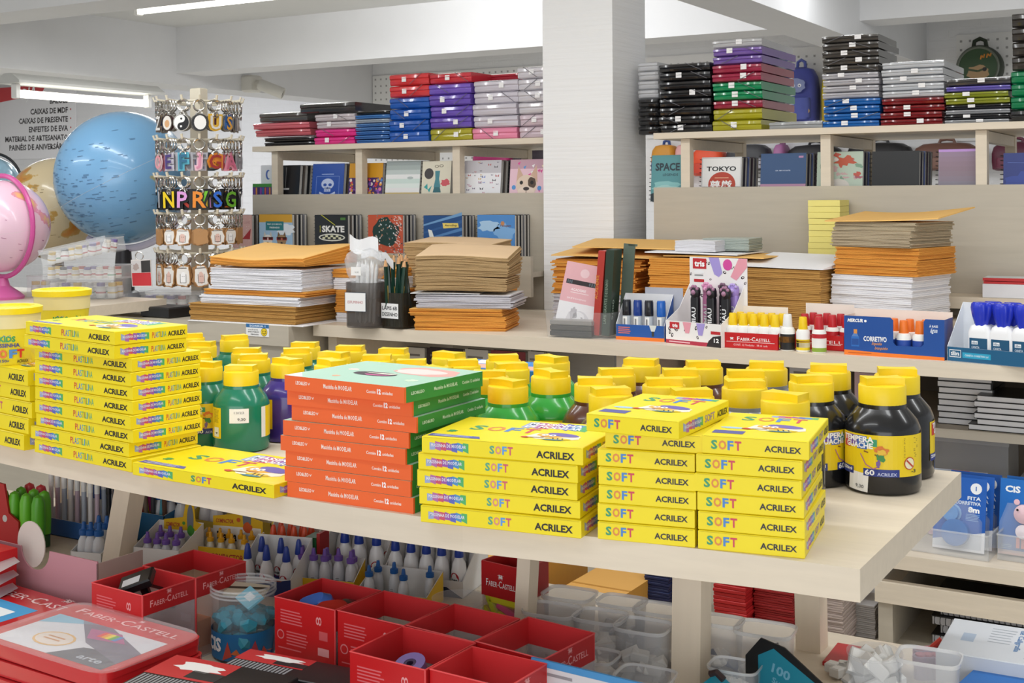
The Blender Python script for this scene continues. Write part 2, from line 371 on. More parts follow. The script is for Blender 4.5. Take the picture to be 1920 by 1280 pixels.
# ------------------------------------------------------------------ desk at the left (same height, set a bit forward)
DY = 2.66
dx1 = W(551, 611, CT).x
thing('cash_desk', 'wooden cash desk with a greeting label at the left end of the counter', 'desk', (0, 0, 0), 0, None, [
    ('desk_top', MB().box(-4.5, dx1, DY, SY-.12, CT-.055, CT, WOODG).build('desk_top')),
    ('front_panel', MB().box(-4.5, dx1, DY+.015, DY+.03, .05, CT-.055, WOODG).build('front_panel')),
    ('side_or_shade_panel', MB().box(dx1-.02, dx1, DY+.03, SY-.12, .05, CT-.055, WOODG).build('side_or_shade_panel'))])
p = WY(462, 606, DY); q = WY(505, 632, DY)
s = MB().box(0, q.x-p.x, -.001, 0, q.z-p.z, 0, WHITE).at(FR(-.001)); w = q.x-p.x; h = p.z-q.z
s.rect(0, -h*.3, w, 0, '#2F6FA8').text('SORRIA !', w/2, -h*.24, w*.7, h*.17, '#E8F2FA', 2, .02, 'c')
s.text('VOCÊ ESTÁ', w*.08, -h*.52, w*.45, h*.11, '#444444', 2, .02).text('SENDO FILMADO', w*.08, -h*.7, w*.5, h*.11, '#444444', 2, .02).text('OBRIGADO', w*.2, -h*.9, w*.35, h*.11, '#444444', 2, .02)
s.disc(w*.79, -h*.62, w*.14, '#222222', 1).disc(w*.79, -h*.62, w*.125, '#F3D21E', 2).disc(w*.74, -h*.55, w*.018, '#222222', 3, w*.03).disc(w*.84, -h*.55, w*.018, '#222222', 3, w*.03).line([(w*.71, -h*.66), (w*.75, -h*.76), (w*.83, -h*.76), (w*.87, -h*.66)], w*.02, '#222222', 3)
thing('notice_label', 'small blue and white notice with a yellow smiley on the desk front', 'label', (p.x, DY-.0005, p.z), 0, s.build('label'))
# raised board for the globes
bz = .95; p = W(163, 575, bz)
thing('riser_board', 'wooden riser board under the globes and clear bead boxes', 'riser', (0, 0, 0), 0, None, [
    ('board', MB().box(-4.4, p.x, p.y, p.y+.30, bz-.03, bz, WOOD).build('board')), ('upright', MB().box(p.x-.28, p.x-.25, p.y+.235, p.y+.29, CT, bz-.03, WOODG).build('u')), ('upright', MB().box(-4.3, -4.27, p.y+.235, p.y+.29, CT, bz-.03, WOODG).build('u'))])

# ------------------------------------------------------------------ the front display table and the low tier it stands on
TT = .90; TK = .032
edge = [(-2.6, 1.30), (-1.9, 1.245), (-1.607, 1.218), (-1.33, 1.184), (-1.18, 1.17), (-1.039, 1.160), (-.9, 1.158), (-.752, 1.163), (-.64, 1.177), (-.522, 1.189), (-.43, 1.199), (-.328, 1.204)]
topp = edge+[(-.328, 1.682), (-2.6, 1.72)]
def leg(x, y0, y1, z1, w=.036, d=.034):
    m = MB(); n = (y1-y0)
    m.add([(x-w/2, y0+n-d/2, z1), (x+w/2, y0+n-d/2, z1), (x+w/2, y0+n+d/2, z1), (x-w/2, y0+n+d/2, z1), (x-w/2, y0-d/2, .66), (x+w/2, y0-d/2, .66), (x+w/2, y0+d/2, .66), (x-w/2, y0+d/2, .66)],
          [(0, 1, 2, 3), (7, 6, 5, 4), (4, 5, 1, 0), (5, 6, 2, 1), (6, 7, 3, 2), (7, 4, 0, 3)], M('#F3E4CD', .5, var=.06, scale=6, stretch=(14, 14, 1.2)))
    return ('leg', m.build('leg', 0))
tp = MB().prism(topp, TT-TK, TT, WOOD)
thing('display_table', 'low wooden display table holding clay boxes and paint bottles', 'table', (0, 0, 0), 0, None, [
    ('tabletop', tp.build('tabletop', 0)), leg(-1.58, 1.42, 1.47, TT-TK), leg(-.806, 1.385, 1.41, TT-TK, .019, .024), leg(-.592, 1.42, 1.43, TT-TK, .037),
    leg(-.508, 1.63, 1.62, TT-TK, .033), leg(-1.96, 1.65, 1.62, TT-TK, .034), leg(-1.3, 1.66, 1.62, TT-TK)])
thing('tier_table', 'wide low wooden tier carrying the art supply boxes', 'table', (0, 0, 0), 0, None, [
    ('top', MB().box(-2.7, -.12, .88, 1.70, .63, .66, WOOD).build('top')), ('base_panel', MB().box(-2.6, -.2, .95, 1.68, 0, .63, WOODG).build('base'))])
# ================================================================== ON THE FRONT TABLE
YEL = M('#F4DE17', .42, var=.02); YELI = '#D9C01A'
INK = '#1E1C24'
RAIN = ['#3D6FC4', '#B5479A', '#D9472F', '#7A4FA8', '#3FA04B', '#4E88D0']
def rainbow(m, x0, y0, x1, y1, l=1, seed=0):
    """smudgy multicoloured strip with a line of white lettering"""
    n = 7; cols = ['#9AA9CF', '#B36AA6', '#C9506A', '#9A56A8', '#5B66BE', '#4E8FC4', '#4FAE6A']
    rd = random.Random(seed); w = (x1-x0)/n
    for i in range(n):
        a, b = rd.uniform(-.12, .12)*(y1-y0), rd.uniform(-.12, .12)*(y1-y0)
        m.poly([(x0+i*w, y0+a+(y1-y0)*.1), (x0+(i+1)*w, y0+b), (x0+(i+1)*w, y1-b-(y1-y0)*.1), (x0+i*w, y1+a)], cols[i], l)
    return m
def soft(m, x, y, w, h, l=2, b=.035, plast=False):
    """the product word in one colour per letter"""
    if plast:
        t = 'PLASTILINA'; cols = ['#D2452F', '#C8447E', '#4A79C8', '#58A8C8', '#5EB05A', '#D6A030', '#5EB05A', '#58A8C8', '#9AB850', '#4FB08A']
        ws = [1, .8, 1, .9, .85, .4, .8, .4, 1, 1]
    else:
        t = 'SOFT'; cols = ['#3F9A6E', '#E08A4A', '#4C86CE', '#D0455C']; ws = [.9, 1.1, .85, .95]
        if w < .03: cols = ['#59A585', '#DE8E84', '#5E9CE0', '#CF5A72']
    tot = sum(ws); cx = x
    for c, k, col in zip(t, ws, cols):
        cw = w*k/tot; m.text(c, cx+cw*.06, y, cw*.86, h, col, l, b); cx += cw
    return m
def cartoon(m, x, y, s, l=2):
    """a generic painted child with a purple cap and a brush"""
    m.blob(x, y, s*1.0, s*.62, '#F6F0D8', l, 3, .1).blob(x-.1*s, y+.18*s, s*.62, s*.42, '#F2B640', l+1, 5, .08).disc(x+.22*s, y+.34*s, s*.66, '#6C5FB0', l+2, s*.3, 14, -.25)
    m.disc(x-.42*s, y+.14*s, s*.13, '#FFFFFF', l+3, s*.16).disc(x-.12*s, y+.12*s, s*.13, '#FFFFFF', l+3, s*.16).disc(x-.4*s, y+.12*s, s*.05, INK, l+4).disc(x-.1*s, y+.1*s, s*.05, INK, l+4)
    m.line([(x-.5*s, y-.15*s), (x-.25*s, y-.22*s), (x, y-.14*s)], s*.05, '#B4432F', l+4).line([(x-.9*s, y-.42*s), (x-.3*s, y-.34*s)], s*.07, '#8A5A30', l+3)
    m.blob(x-1.0*s, y-.44*s, s*.16, s*.1, '#D0402F', l+4, 2).blob(x+.25*s, y-.42*s, s*.5, s*.17, '#E9C51C', l+2, 8, .1).blob(x+.15*s, y-.62*s, s*.45, s*.1, '#3E7F8F', l+3, 9, .2)
    for k in range(3): m.line([(x+.05*s+.18*k*s, y-.3*s), (x+.12*s+.18*k*s, y-.52*s)], s*.05, INK, l+4)
    return m
def clay_box(kind, w, d, h, top=True, seed=0):
    rd = random.Random(seed); m = MB(); e = .0012
    # shell with a faint lid seam and slightly bowed front
    m.box(0, w, 0, d, 0, h, YEL, ch=.0007)
    m.box(.002, w-.002, -.0002, d-.001, h*.93, h*.965, M('#D8C21A', .6, var=0))
    m.at(FR(0))
    pl = kind == 'plast'
    if kind == 'softp':              # short side: word left, maker right
        soft(m, w*.08, h*.26, w*.30, h*.5); m.text('ACRILEX', w*.93, h*.30, w*.34, h*.34, '#2A2833', 2, .03, 'r')
    else:
        rainbow(m, w*.05, h*.22, w*.30, h*.72, 1, 1); m.text('MASSINHA DE MODELAR', w*.06, h*.42, w*.225, h*.2, '#E8E6F2', 3, .02)
        if pl: soft(m, w*.42, h*.24, w*.20, h*.48, 2, .01, True)
        else: soft(m, w*.43, h*.26, w*.15, h*.48)
        m.text('ACRILEX', w*.95, h*.24, w*.23, h*.42, INK, 2, .035, 'r')
    m.at(RT(w))
    rainbow(m, d*.08, h*.22, d*.46, h*.74, 1, 2); m.text('MASSINHA DE MODELAR', d*.1, h*.42, d*.33, h*.2, '#E8E6F2', 3, .02)
    if pl: soft(m, d*.5, h*.26, d*.2, h*.42, 2, .01, True); m.text('ACRILEX', d*.97, h*.27, d*.25, h*.38, INK, 2, .03, 'r')
    else: m.text('SOFT', d*.5, h*.28, d*.2, h*.42, '#9A7FB0', 2, .02); m.text('ACRILEX', d*.97, h*.27, d*.22, h*.38, INK, 2, .03, 'r')
    if top:
        m.at(TP(h))
        if kind == 'softp':
            soft(m, w*.18, d*.68, w*.66, d*.17, 2, .02); rainbow(m, w*.45, d*.88, w*.92, d*.96, 1, 4)
            cartoon(m, w*.62, d*.42, w*.28); m.rect(w*.06, d*.1, w*.36, d*.22, '#56589C', 2).disc(w*.2, d*.34, w*.12, '#A9CDE6', 2, d*.035)
        else:
            rainbow(m, w*.44, d*.66, w*.86, d*.94, 1, 4); m.text('MASSINHA', w*.46, d*.80, w*.34, d*.1, '#FFFFFF', 3, .03).text('DE MODELAR', w*.46, d*.68, w*.36, d*.1, '#FFFFFF', 3, .03)
            soft(m, w*.16, d*.42, w*.44, d*.2, 2, .025 if not pl else .01, pl); cartoon(m, w*.74, d*.36, w*.16); m.poly([(w*.02, d*.04), (w*.36, d*.04), (w*.33, d*.13), (w*.02, d*.14)], '#5A5FA6', 2).lines(w*.05, d*.1, w*.25, 2, d*.04, d*.015, '#C8C8E0', 3)
            m.blob(w*.1, d*.3, w*.03, d*.05, '#3D9A58', 2, 1)
    return m.build('clay_box')
FLAP = lambda w, h: MB().add([(0, 0, 0), (0, .012, .004), (0, .016, h*.9), (0, 0, h)], [(0, 1, 2, 3)], YEL).build('flap')
def stack(mk, w, FLp, FRp, n, h, lab, group, jit, z=TT, name='clay_box', cat='clay box', first_top=True):
    a, b = W(*FLp, z), W(*FRp, z); yaw = math.atan2(b.y-a.y, b.x-a.x)
    for i in range(n):
        dx, dy, dr = jit[i] if i < len(jit) else (0, 0, 0)
        c = math.cos(yaw); s_ = math.sin(yaw)
        loc = (a.x+dx*c-dy*s_, a.y+dx*s_+dy*c, z+i*h)
        t = n-1-i
        thing(name, lab(t, i), cat, loc, yaw+R(dr), mk(t == 0), group=group)
    return a, yaw
rj = random.Random(11)
def J(n, a=.004, b=.003, r=1.2): return [(0, 0, 0)]+[(rj.uniform(-a, a), rj.uniform(-b, b)*.6+b*.3, rj.uniform(-r, r)) for _ in range(n-1)]
def ordl(t, n): return 'topmost' if t == 0 else ('bottom' if t == n-1 else ORD[t]+' from the top')
# A: ten landscape boxes
bh = .0184
pa, qa = W(65, 847, TT), W(247, 886, TT); wa = (qa-pa).length
ja = [(.0, 0, 0), (-.009, .0, .6), (-.002, .004, 0), (-.003, .003, -.6), (-.004, .004, .3), (-.008, .006, .5), (-.009, .007, -.3), (-.010, .007, .4), (-.018, -.004, -2.2), (-.017, -.002, -2.6)]
stack(lambda t: memo(('A', t), lambda: clay_box('plast', wa, .112, bh-.0004, t)), wa, (65, 847), (247, 886), 10, bh, lambda t, i: f'yellow clay box in the tall left stack of ten, {ordl(t, 10)}', 'yellow boxes of the tall left stack', ja)
# B: a single box lying flat
pb, qb = W(249, 890, TT), W(514, 935, TT); wb = (qb-pb).length
stack(lambda t: memo('B', lambda: clay_box('soft', wb, .125, .0165)), wb, (249, 890), (514, 935), 1, .02, lambda t, i: 'single yellow clay box lying flat between the tall yellow stack and the orange stack', None, [])
# G: partial stack at the left frame edge, a tub on top
g0 = W(45, 845, TT)
gb = memo('G', lambda: clay_box('soft', .19, .115, .0225)); gy = R(-9)
for i, (dx, dy) in enumerate([(0, 0), (.006, .003), (.012, .004), (.003, .008), (.004, .004)]):
    thing('clay_box', f'yellow clay box in the stack at the left photo edge, {ordl(4-i, 5)}', 'clay box', (g0.x-.19*math.cos(gy)+dx, g0.y-.19*math.sin(gy)+dy, TT+i*.0228), gy, gb, group='yellow boxes at the left photo edge')
# C: orange and green boxes
ORG = M('#F0682E', .55, var=.03); GRN = M('#2F8B3C', .55, var=.03); MINT = M('#A9CDB8', .5, var=.02)
def orange_box(w, d, h, top):
    m = MB().box(0, w, 0, d, 0, h, ORG, MINT, ORG, GRN); m.at(FR(0))
    m.text('LEO&LEO', w*.10, h*.46, w*.1, h*.24, '#FBE8DC', 2, .03).text('Massinha de MODELAR', w*.34, h*.4, w*.24, h*.3, '#FBE8DC', 2, .02).text('Contém', w*.70, h*.42, w*.075, h*.2, '#FBE8DC', 2, .02).text('12', w*.785, h*.40, w*.03, h*.34, '#FFFFFF', 2, .05).text('unidades', w*.825, h*.42, w*.085, h*.2, '#FBE8DC', 2, .02)
    m.line([(w*.207, h*.66), (w*.215, h*.5), (w*.223, h*.66)], w*.004, '#FBE8DC', 2)
    m.at(RT(w)); m.rect(0, 0, d*.02, h, '#F0682E', 1)
    m.text('LEO&LEO', d*.08, h*.44, d*.16, h*.2, '#CBE5CC', 2, .03).text('Massinha de MODELAR', d*.36, h*.42, d*.3, h*.24, '#CBE5CC', 2, .02).text('Contém 12 unidades', d*.72, h*.42, d*.24, h*.22, '#CBE5CC', 2, .02)
    if top:
        m.at(TP(h)); m.blob(w*.72, d*.72, w*.26, d*.2, '#EFA79E', 1, 4, .15).blob(w*.68, d*.70, w*.19, d*.13, '#F4D5CF', 2, 6, .12).poly([(0, 0), (w*.16, 0), (0, d*.2)], '#D9E4EA', 1)
        m.poly([(w*.47+w*.17*math.cos(a)*1.0, d*.42+d*.085*math.sin(a)+(.02*d if math.sin(a) > 0 else 0)) for a in [k*math.pi/12 for k in range(24)]], '#2A1A28', 2)
        m.poly([(w*.40, d*.40), (w*.62, d*.42), (w*.54, d*.36), (w*.46, d*.345)], '#C0508A', 3).poly([(w*.36, d*.47), (w*.63, d*.5), (w*.60, d*.44), (w*.42, d*.45)], '#E8E0D0', 3)
        m.blob(w*.2, d*.55, w*.05, d*.04, '#F2D7D0', 1, 7).blob(w*.3, d*.2, w*.03, d*.03, '#F0A57A', 1, 8).blob(w*.86, d*.3, w*.05, d*.05, '#CFE6C8', 1, 9)
    m.at(); return m.build('clay_box')
pc, qc = W(539, 930, TT), W(787, 965, TT); wc = (qc-pc).length; oh = .0182
jc = [(0, 0, 0), (-.004, .0, .2), (-.004, .002, 0), (-.009, -.001, -.3), (-.006, .0, .2), (.004, .004, -.9), (-.001, .002, -.6), (.0, -.004, -5.0)]
stack(lambda t: memo(('C', t), lambda: orange_box(wc*(.97 if t else .955), .150, oh-.0003, t)), wc, (539, 930), (787, 965), 8, oh, lambda t, i: ('orange and green clay box with an oval handle hole, topmost of the orange stack' if t == 0 else f'orange clay box in the orange stack, {ordl(t, 8)}'), 'orange clay boxes', jc)
# D: five landscape boxes
pd, qd = W(789, 978, TT), W(1090, 1010, TT); wd_ = (qd-pd).length; dh = .0190
jd = [(0, 0, 0), (-.003, .003, .6), (-.006, .004, .3), (-.004, .003, -.5), (.002, .0, .4)]
stack(lambda t: memo(('D', t), lambda: clay_box('soft', wd_, .128, dh-.0004, t)), wd_, (789, 978), (1090, 1010), 5, dh, lambda t, i: f'yellow clay box in the stack right of the orange boxes, {ordl(t, 5)}', 'yellow boxes right of the orange stack', jd)
# E: six short-side boxes and one turned on top
pe, qe = W(1121, 1010, TT), W(1303, 1027, TT); we = (qe-pe).length; eh = .0189
je = [(0, 0, 0), (-.0005, .002, 0), (.001, .001, .5), (.001, .001, 0), (-.0005, .003, .3), (.007, .006, 0), (-.009, -.008, -9)]
stack(lambda t: memo(('E', t == 0), lambda: clay_box('softp', we, .145, eh-.0004, t)), we, (1121, 1010), (1303, 1027), 7, eh, lambda t, i: ('yellow clay box turned askew on top of the second stack from the right' if t == 0 else f'yellow clay box in the second stack from the right, {ordl(t, 7)}'), 'yellow boxes of the second stack from the right', je)
# F
pf, qf = W(1309, 1028, TT), W(1509, 1048, TT); wf = (qf-pf).length; fh = .0192
jf = [(0, 0, 0), (0, .001, -.5), (-.001, .002, .6), (-.003, .001, 0), (-.002, .002, -.4), (.004, .004, 0)]
stack(lambda t: memo(('F', t), lambda: clay_box('softp', wf, .138, fh-.0004, t)), wf, (1309, 1028), (1509, 1048), 6, fh, lambda t, i: f'yellow clay box in the rightmost yellow stack, {ordl(t, 6)}', 'yellow boxes of the rightmost stack', jf)

# ---- the dough tub on the left edge stack
def tub():
    m = MB().lathe([(0, 0), (.041, 0), (.043, .003), (.050, .085)], M('#F2DF3A', .35, alpha=.92, var=.02), 32).lathe([(.050, .085), (.0495, .062), (.0, .062)], M('#E8D9A0', .6), 32)
    m.lathe([(.0475, .058), (.0505, .087), (.051, .087)], M('#F3E6AE', .3, alpha=.8, var=0), 32)
    m.warp = cylwrap(.0462, -40); m.T = FR(0)
    m.rect(-.05, .004, .06, .058, '#F5DE1E', 3).text('ART', -.005, .050, .02, .011, '#2C62B8', 6, .05, 'c').text('KIDS', -.003, .040, .026, .010, '#3D9A58', 6, .05, 'c').text('MASSINHA', -.006, .031, .046, .007, '#4A4A8C', 6, .03, 'c')
    m.rect(-.028, .0285, .02, .0295, '#8888B0', 5)
    for c, x, col in zip('SOFT', (-.03, -.016, .0, .012), ('#3F9A6E', '#E0702A', '#4C86CE', '#D0352C')): m.text(c, x, .013, .0125, .0145, col, 6, .045)
    m.text('150g', -.014, .005, .014, .006, '#2A2A6A', 6, .03).text('ACRILEX', .012, .005, .02, .005, INK, 6, .03).blob(.03, .048, .006, .008, '#5AA048', 6, 4)
    m.warp = None; m.at()
    return m.build('tub')
lid = MB().lathe([(.0505, .086), (.0525, .086), (.053, .096), (.048, .098), (.040, .098), (.038, .0945), (0, .0945)], M('#F6DA12', .4, var=.02), 32).build('lid')
pt = W(3, 692, TT+5*.0228); TS = .87
o = thing('dough_tub', 'translucent yellow dough tub with a yellow lid on the left edge stack', 'tub', (pt.x-.052, pt.y+.055, TT+5*.0228-.0005), 0, memo('tub', tub), [('lid', lid)]); o.scale = (TS,)*3
zr = TT+5*.0228+.012
thing('clay_box', 'yellow clay box under the rear dough tub at the left photo edge', 'clay box', (pt.x-.19, pt.y+.155, TT), 0, MB().box(0, .13, 0, .1, 0, zr-TT, YEL, ch=.001).build('box'))
o = thing('dough_tub', 'second yellow dough tub, its lid showing behind the first at the left edge', 'tub', (pt.x-.118, pt.y+.205, zr), 0, memo('tub', tub), [('lid', lid)]); o.scale = (TS,)*3

# ---- paint bottles
YCAP = M('#F7D51A', .38, var=.03)
def bottle_prof(h, r):
    H = h*.84; return [(0, 0), (r*.86, 0), (r*.96, h*.015), (r, h*.05), (r*1.0, h*.54), (r*.985, h*.565), (r*.90, h*.635), (r*.72, h*.705), (r*.64, h*.735), (r*.63, h*.77), (r*.60, h*.775), (0, h*.775)]
def cap_mesh(h, r):
    rc = r*.625; m = MB().lathe([(rc*.97, h*.765), (rc, h*.77), (rc*1.0, h*.925), (rc*.96, h*.935), (0, h*.935)], YCAP, 32)
    # raised bow-shaped flip top across the cap
    n = 18; pts = []
    for k in range(n+1): t = -1+2*k/n; pts.append((t*rc*.93, rc*(.30+.28*t*t)))
    for k in range(n+1): t = 1-2*k/n; pts.append((t*rc*.93, -rc*(.30+.28*t*t)))
    pts = [(x, y) for x, y in pts if x*x+y*y <= (rc*.985)**2*1.001] if False else [(x*min(1, rc*.97/max(1e-6, math.hypot(x, y))), y*min(1, rc*.97/max(1e-6, math.hypot(x, y)))) for x, y in pts]
    m.prism(pts, h*.93, h*1.0, YCAP)
    m.lathe([(rc*.985, h*.985), (rc*.985, h*.985)], YCAP, 8) if False else None
    return m.build('cap', 40)
def label_mesh(h, r, kind, fac=0):
    m = MB(); m.warp = cylwrap(r*1.004, -90+fac); m.T = FR(0); m.L = .00018
    hw = r*1.35; z0, z1 = h*.17, h*.53
    def strip(x0, x1, za, zb, c, l):
        k = max(1, int((x1-x0)/(r*.12)))
        for i in range(k): m.rect(x0+(x1-x0)*i/k, za, x0+(x1-x0)*(i+1)/k, zb, c, l)
    strip(-hw, hw, z0, z1, M('#F3D31C', .4, var=.02), 1)
    w = r
    if kind == 'tempera':
        for i, c in enumerate(['#D0402F', '#7A4FA8', '#3F6FC4', '#3FA07B']): strip(-hw*.93+i*w*.27, -hw*.93+(i+1)*w*.27+.001, h*.40+(.004 if i % 2 else 0), h*.515-(.003 if i == 3 else 0), c, 2)
        m.text('TEMPERA', -hw*.9, h*.462, w*.98, h*.05, '#FFFFFF', 4, .04).text('GUACHE', -hw*.82, h*.408, w*.85, h*.05, '#FFFFFF', 4, .04)
        m.blob(-w*.05, h*.40, w*.17, h*.035, '#E07A28', 5, 2).blob(-w*.04, h*.385, w*.12, h*.025, '#F0C23A', 6, 3).blob(-w*.06, h*.335, w*.11, h*.035, '#3F8F4A', 5, 4).blob(-w*.12, h*.28, w*.05, h*.035, '#7A5FA8', 5, 5).line([(-w*.5, h*.385), (-w*.1, h*.35)], .0016, '#8A5A30', 5)
        m.line([(-w*.6, h*.36), (-w*.45, h*.27), (-w*.25, h*.235), (-w*.1, h*.26)], .0012, '#B06A9A', 5)
        strip(-hw, -hw*.62, z0, h*.235, '#2B3C8C', 3); m.text('250ml', -hw*.97, h*.195, w*.42, h*.03, '#FFFFFF', 4, .03)
        strip(-w*.52, w*.42, z0, h*.235, '#2B3C8C', 3); m.text('60', -w*.48, h*.178, w*.26, h*.05, '#FFFFFF', 4, .03).text('ACRILEX', -w*.15, h*.178, w*.5, h*.028, '#C8D0F0', 4, .02)
        m.lines(w*.55, h*.50, w*.5, 4, h*.014, h*.006, '#A8902A', 3, 1).lines(w*.55, h*.43, w*.5, 4, h*.014, h*.006, '#A8902A', 3, 2).lines(w*.55, h*.365, w*.5, 3, h*.014, h*.006, '#A8902A', 3, 3)
        m.disc(w*.72, h*.285, w*.17, '#C8452F', 4).disc(w*.72, h*.285, w*.145, '#F2EBC8', 5).line([(w*.62, h*.315), (w*.82, h*.255)], .002, '#C8452F', 6).text('-3', w*.78, h*.2, w*.16, h*.03, '#333333', 4, .02)
    elif kind == 'side':            # turned away: label ends and bare paint
        pass
    m.warp = None; return m.build('label')
def bare_label(h, r, fac):
    """the label runs around the back; only its two ends show"""
    m = MB(); m.T = FR(0); m.L = .00018; k = 22; a0, a1 = fac-90+48, fac-90+360-40
    for i in range(k):
        p, q = a0+(a1-a0)*i/k, a0+(a1-a0)*(i+1)/k; m.warp = cylwrap(r*1.004, (p+q)/2); w = r*R(q-p)
        m.rect(-w/2, h*.17, w/2, h*.53, M('#EDEDED' if i == 0 else '#F3D31C', .4, var=.02), 1)
    m.warp = cylwrap(r*1.004, a1-14); m.rect(-r*.14, h*.19, r*.14, h*.3, '#F2F2F0', 3).poly([(-r*.05, h*.24), (r*.1, h*.24), (r*.02, h*.22)], '#222222', 4).lines(-r*.14, h*.5, r*.3, 10, h*.016, h*.006, '#B09A2A', 3)
    m.warp = None; return m.build('label')
def tag_mesh(h, r, z, w, hh, txt, fac=0, tilt=0):
    m = MB(); m.warp = cylwrap(r*1.006, -90+fac); m.L = .0002; T = FR(0, 0, z) @ Matrix.Rotation(R(tilt), 4, 'Z'); m.T = T
    for i in range(4): m.rect(-w/2+w*i/4, 0, -w/2+w*(i+1)/4, hh, WHITE, 2)
    m.text(txt[0], 0, hh*.65, w*.5, hh*.16, '#9A9A9A', 5, .01, 'c').text(txt[1], w*.12, hh*.14, w*.4, hh*.22, '#555555', 5, .01, 'c')
    m.warp = None; return m.build('price_tag')
COLS = {'green': '#177A5E', 'light green': '#2FA33A', 'purple': '#3E2A86', 'brown': '#5C3424', 'grey': '#8F939B', 'black': '#17171A', 'dark': '#23402F'}
nb = {}
def bottle(cx, cy, col, rz=None, lab='tempera', fac=0, hs=None, tag=None, label=None):
    hs = hs if hs else .875+(cx-450)/1210*.125; hs = max(.86, min(1.0, hs)); hs = round(hs*50)/50
    h = .135*hs; r = .0450*hs
    p = W(cx, cy+9*hs, TT+h)
    key = round(hs, 2)
    body = memo(('bb', key, col), lambda: MB().lathe(bottle_prof(h, r), M(COLS[col], .22, var=.03, coat=.3), 36).build('bottle'))
    cm = memo(('bc', key), lambda: cap_mesh(h, r))
    lm = memo(('bl', key, lab, fac), lambda: label_mesh(h, r, lab, fac) if lab != 'bare' else bare_label(h, r, fac))
    rz = rz if rz is not None else rnd.uniform(-60, 60)
    parts = [('cap', cm, None, None, None, (0, 0, R(rz))), ('label', lm)]
    if tag: parts.append(('price_tag', tag(h, r)))
    return [p, col, body, parts, label]
BL = [bottle(452, 676, 'green', 25, 'bare', 38, .88, lambda h, r: tag_mesh(h, r, h*.36, .027, .020, ('13/23', '9,30'), 38), 'large green paint bottle with a white price label in front'),
      bottle(385, 669, 'green', 15, 'tempera', 52, .88, None, 'green paint bottle with a yellow 250ml label beside the tall yellow stack'),
      bottle(1654, 697, 'black', 32, 'tempera', 15, 1.0, lambda h, r: tag_mesh(h, r, h*.03, .028, .022, ('', '9,30'), -26, -4), 'black paint bottle with a fully visible yellow label near the right table corner'),
      bottle(1690, 676, 'black', 20, 'tempera', 150, 1.0, None, 'black paint bottle behind the labelled one at the right table corner'),
      bottle(539, 663, 'purple', -10, 'tempera', -70, .88, None, 'purple paint bottle standing right beside the large green one')]
ol = {'purple': [(612, 651, 10), (634, 664, -20), (733, 646, 30), (700, 656, 40), (648, 642, 35)],
      'green': [(86, 580, 20), (374, 615, 50), (398, 629, 30), (452, 618, 60), (456, 645, 40), (476, 655, 35), (387, 652, 45), (548, 643, 40), (570, 634, 10)],
      'light green': [(967, 700, -15), (1030, 688, -25), (780, 664, 30), (835, 652, 0), (828, 676, -5), (874, 666, 35), (925, 684, 40), (930, 658, 35), (964, 671, 50), (1017, 660, -20)],
      'brown': [(1122, 697, 30), (1145, 711, 45), (1167, 682, 30), (1225, 668, 20), (1281, 682, 30), (1238, 700, 25), (1318, 716, 35), (1339, 670, 40)],
      'grey': [(1380, 702, 40), (1420, 687, 35), (1445, 673, 20)],
      'black': [(1472, 726, -15), (1528, 692, 30), (1570, 675, 20)]}
for col, ls in ol.items():
    for i, (cx, cy, rz) in enumerate(ls): BL.append(bottle(cx, cy, col, rz+rnd.uniform(-12, 12), 'tempera', rnd.choice((-40, 20, 90, 140, 200))))
# push apart bottles whose bodies would touch
PB = [[b[0].x, b[0].y] for b in BL]; RB = [.0445*1.0*(.88 if b[0].x < -.8 else .96)*1.0 for b in BL]
for it in range(200):
    for i in range(len(PB)):
        for j in range(i):
            dx, dy = PB[i][0]-PB[j][0], PB[i][1]-PB[j][1]; d = math.hypot(dx, dy) or 1e-4; need = RB[i]+RB[j]+.001
            if d < need:
                k = (need-d)/2/d*.6
                # move mostly along the line of sight so that the picture keeps its layout
                a_, b_ = (0 if i < 5 else 1), (0 if j < 5 else 1)
                PB[i][0] += dx*k*a_; PB[i][1] += dy*k*a_; PB[j][0] -= dx*k*b_; PB[j][1] -= dy*k*b_
    for i in range(len(PB)): PB[i][1] = min(1.635, PB[i][1]); 
    for i in range(len(PB)): PB[i][0] = min(-.375, PB[i][0])
cnt = {}
order = sorted(range(len(BL)), key=lambda i: px_x(PB[i]) if False else (PB[i][0]*math.cos(TH)+PB[i][1]*math.sin(TH))/(-PB[i][0]*math.sin(TH)+PB[i][1]*math.cos(TH)))
for i in order:
    p, col, body, parts, label = BL[i]
    if not label:
        cnt[col] = cnt.get(col, 0)+1
        label = f'{col} paint bottle, {ORD[cnt[col]-1]} from the left of the other {col} ones'
    thing('paint_bottle', label, 'paint bottle', (PB[i][0], PB[i][1], TT), 0, body, parts, 'paint bottles on the front table')
# the blue and white leaflet box between the bottles, behind the green ones
p = W(912, 800, TT)
thing('clay_box', 'blue and pink box lying behind the orange stack by the green bottle', 'box', (p.x-.09, p.y+.02, TT), R(6), MB().box(0, .16, 0, .10, 0, .085, M('#2F7FC8', .5)).at(TP(.085)).rect(.02, .01, .15, .05, '#F0B09A', 1).rect(.02, .055, .08, .095, '#F2F2F2', 1).at().build('box'))
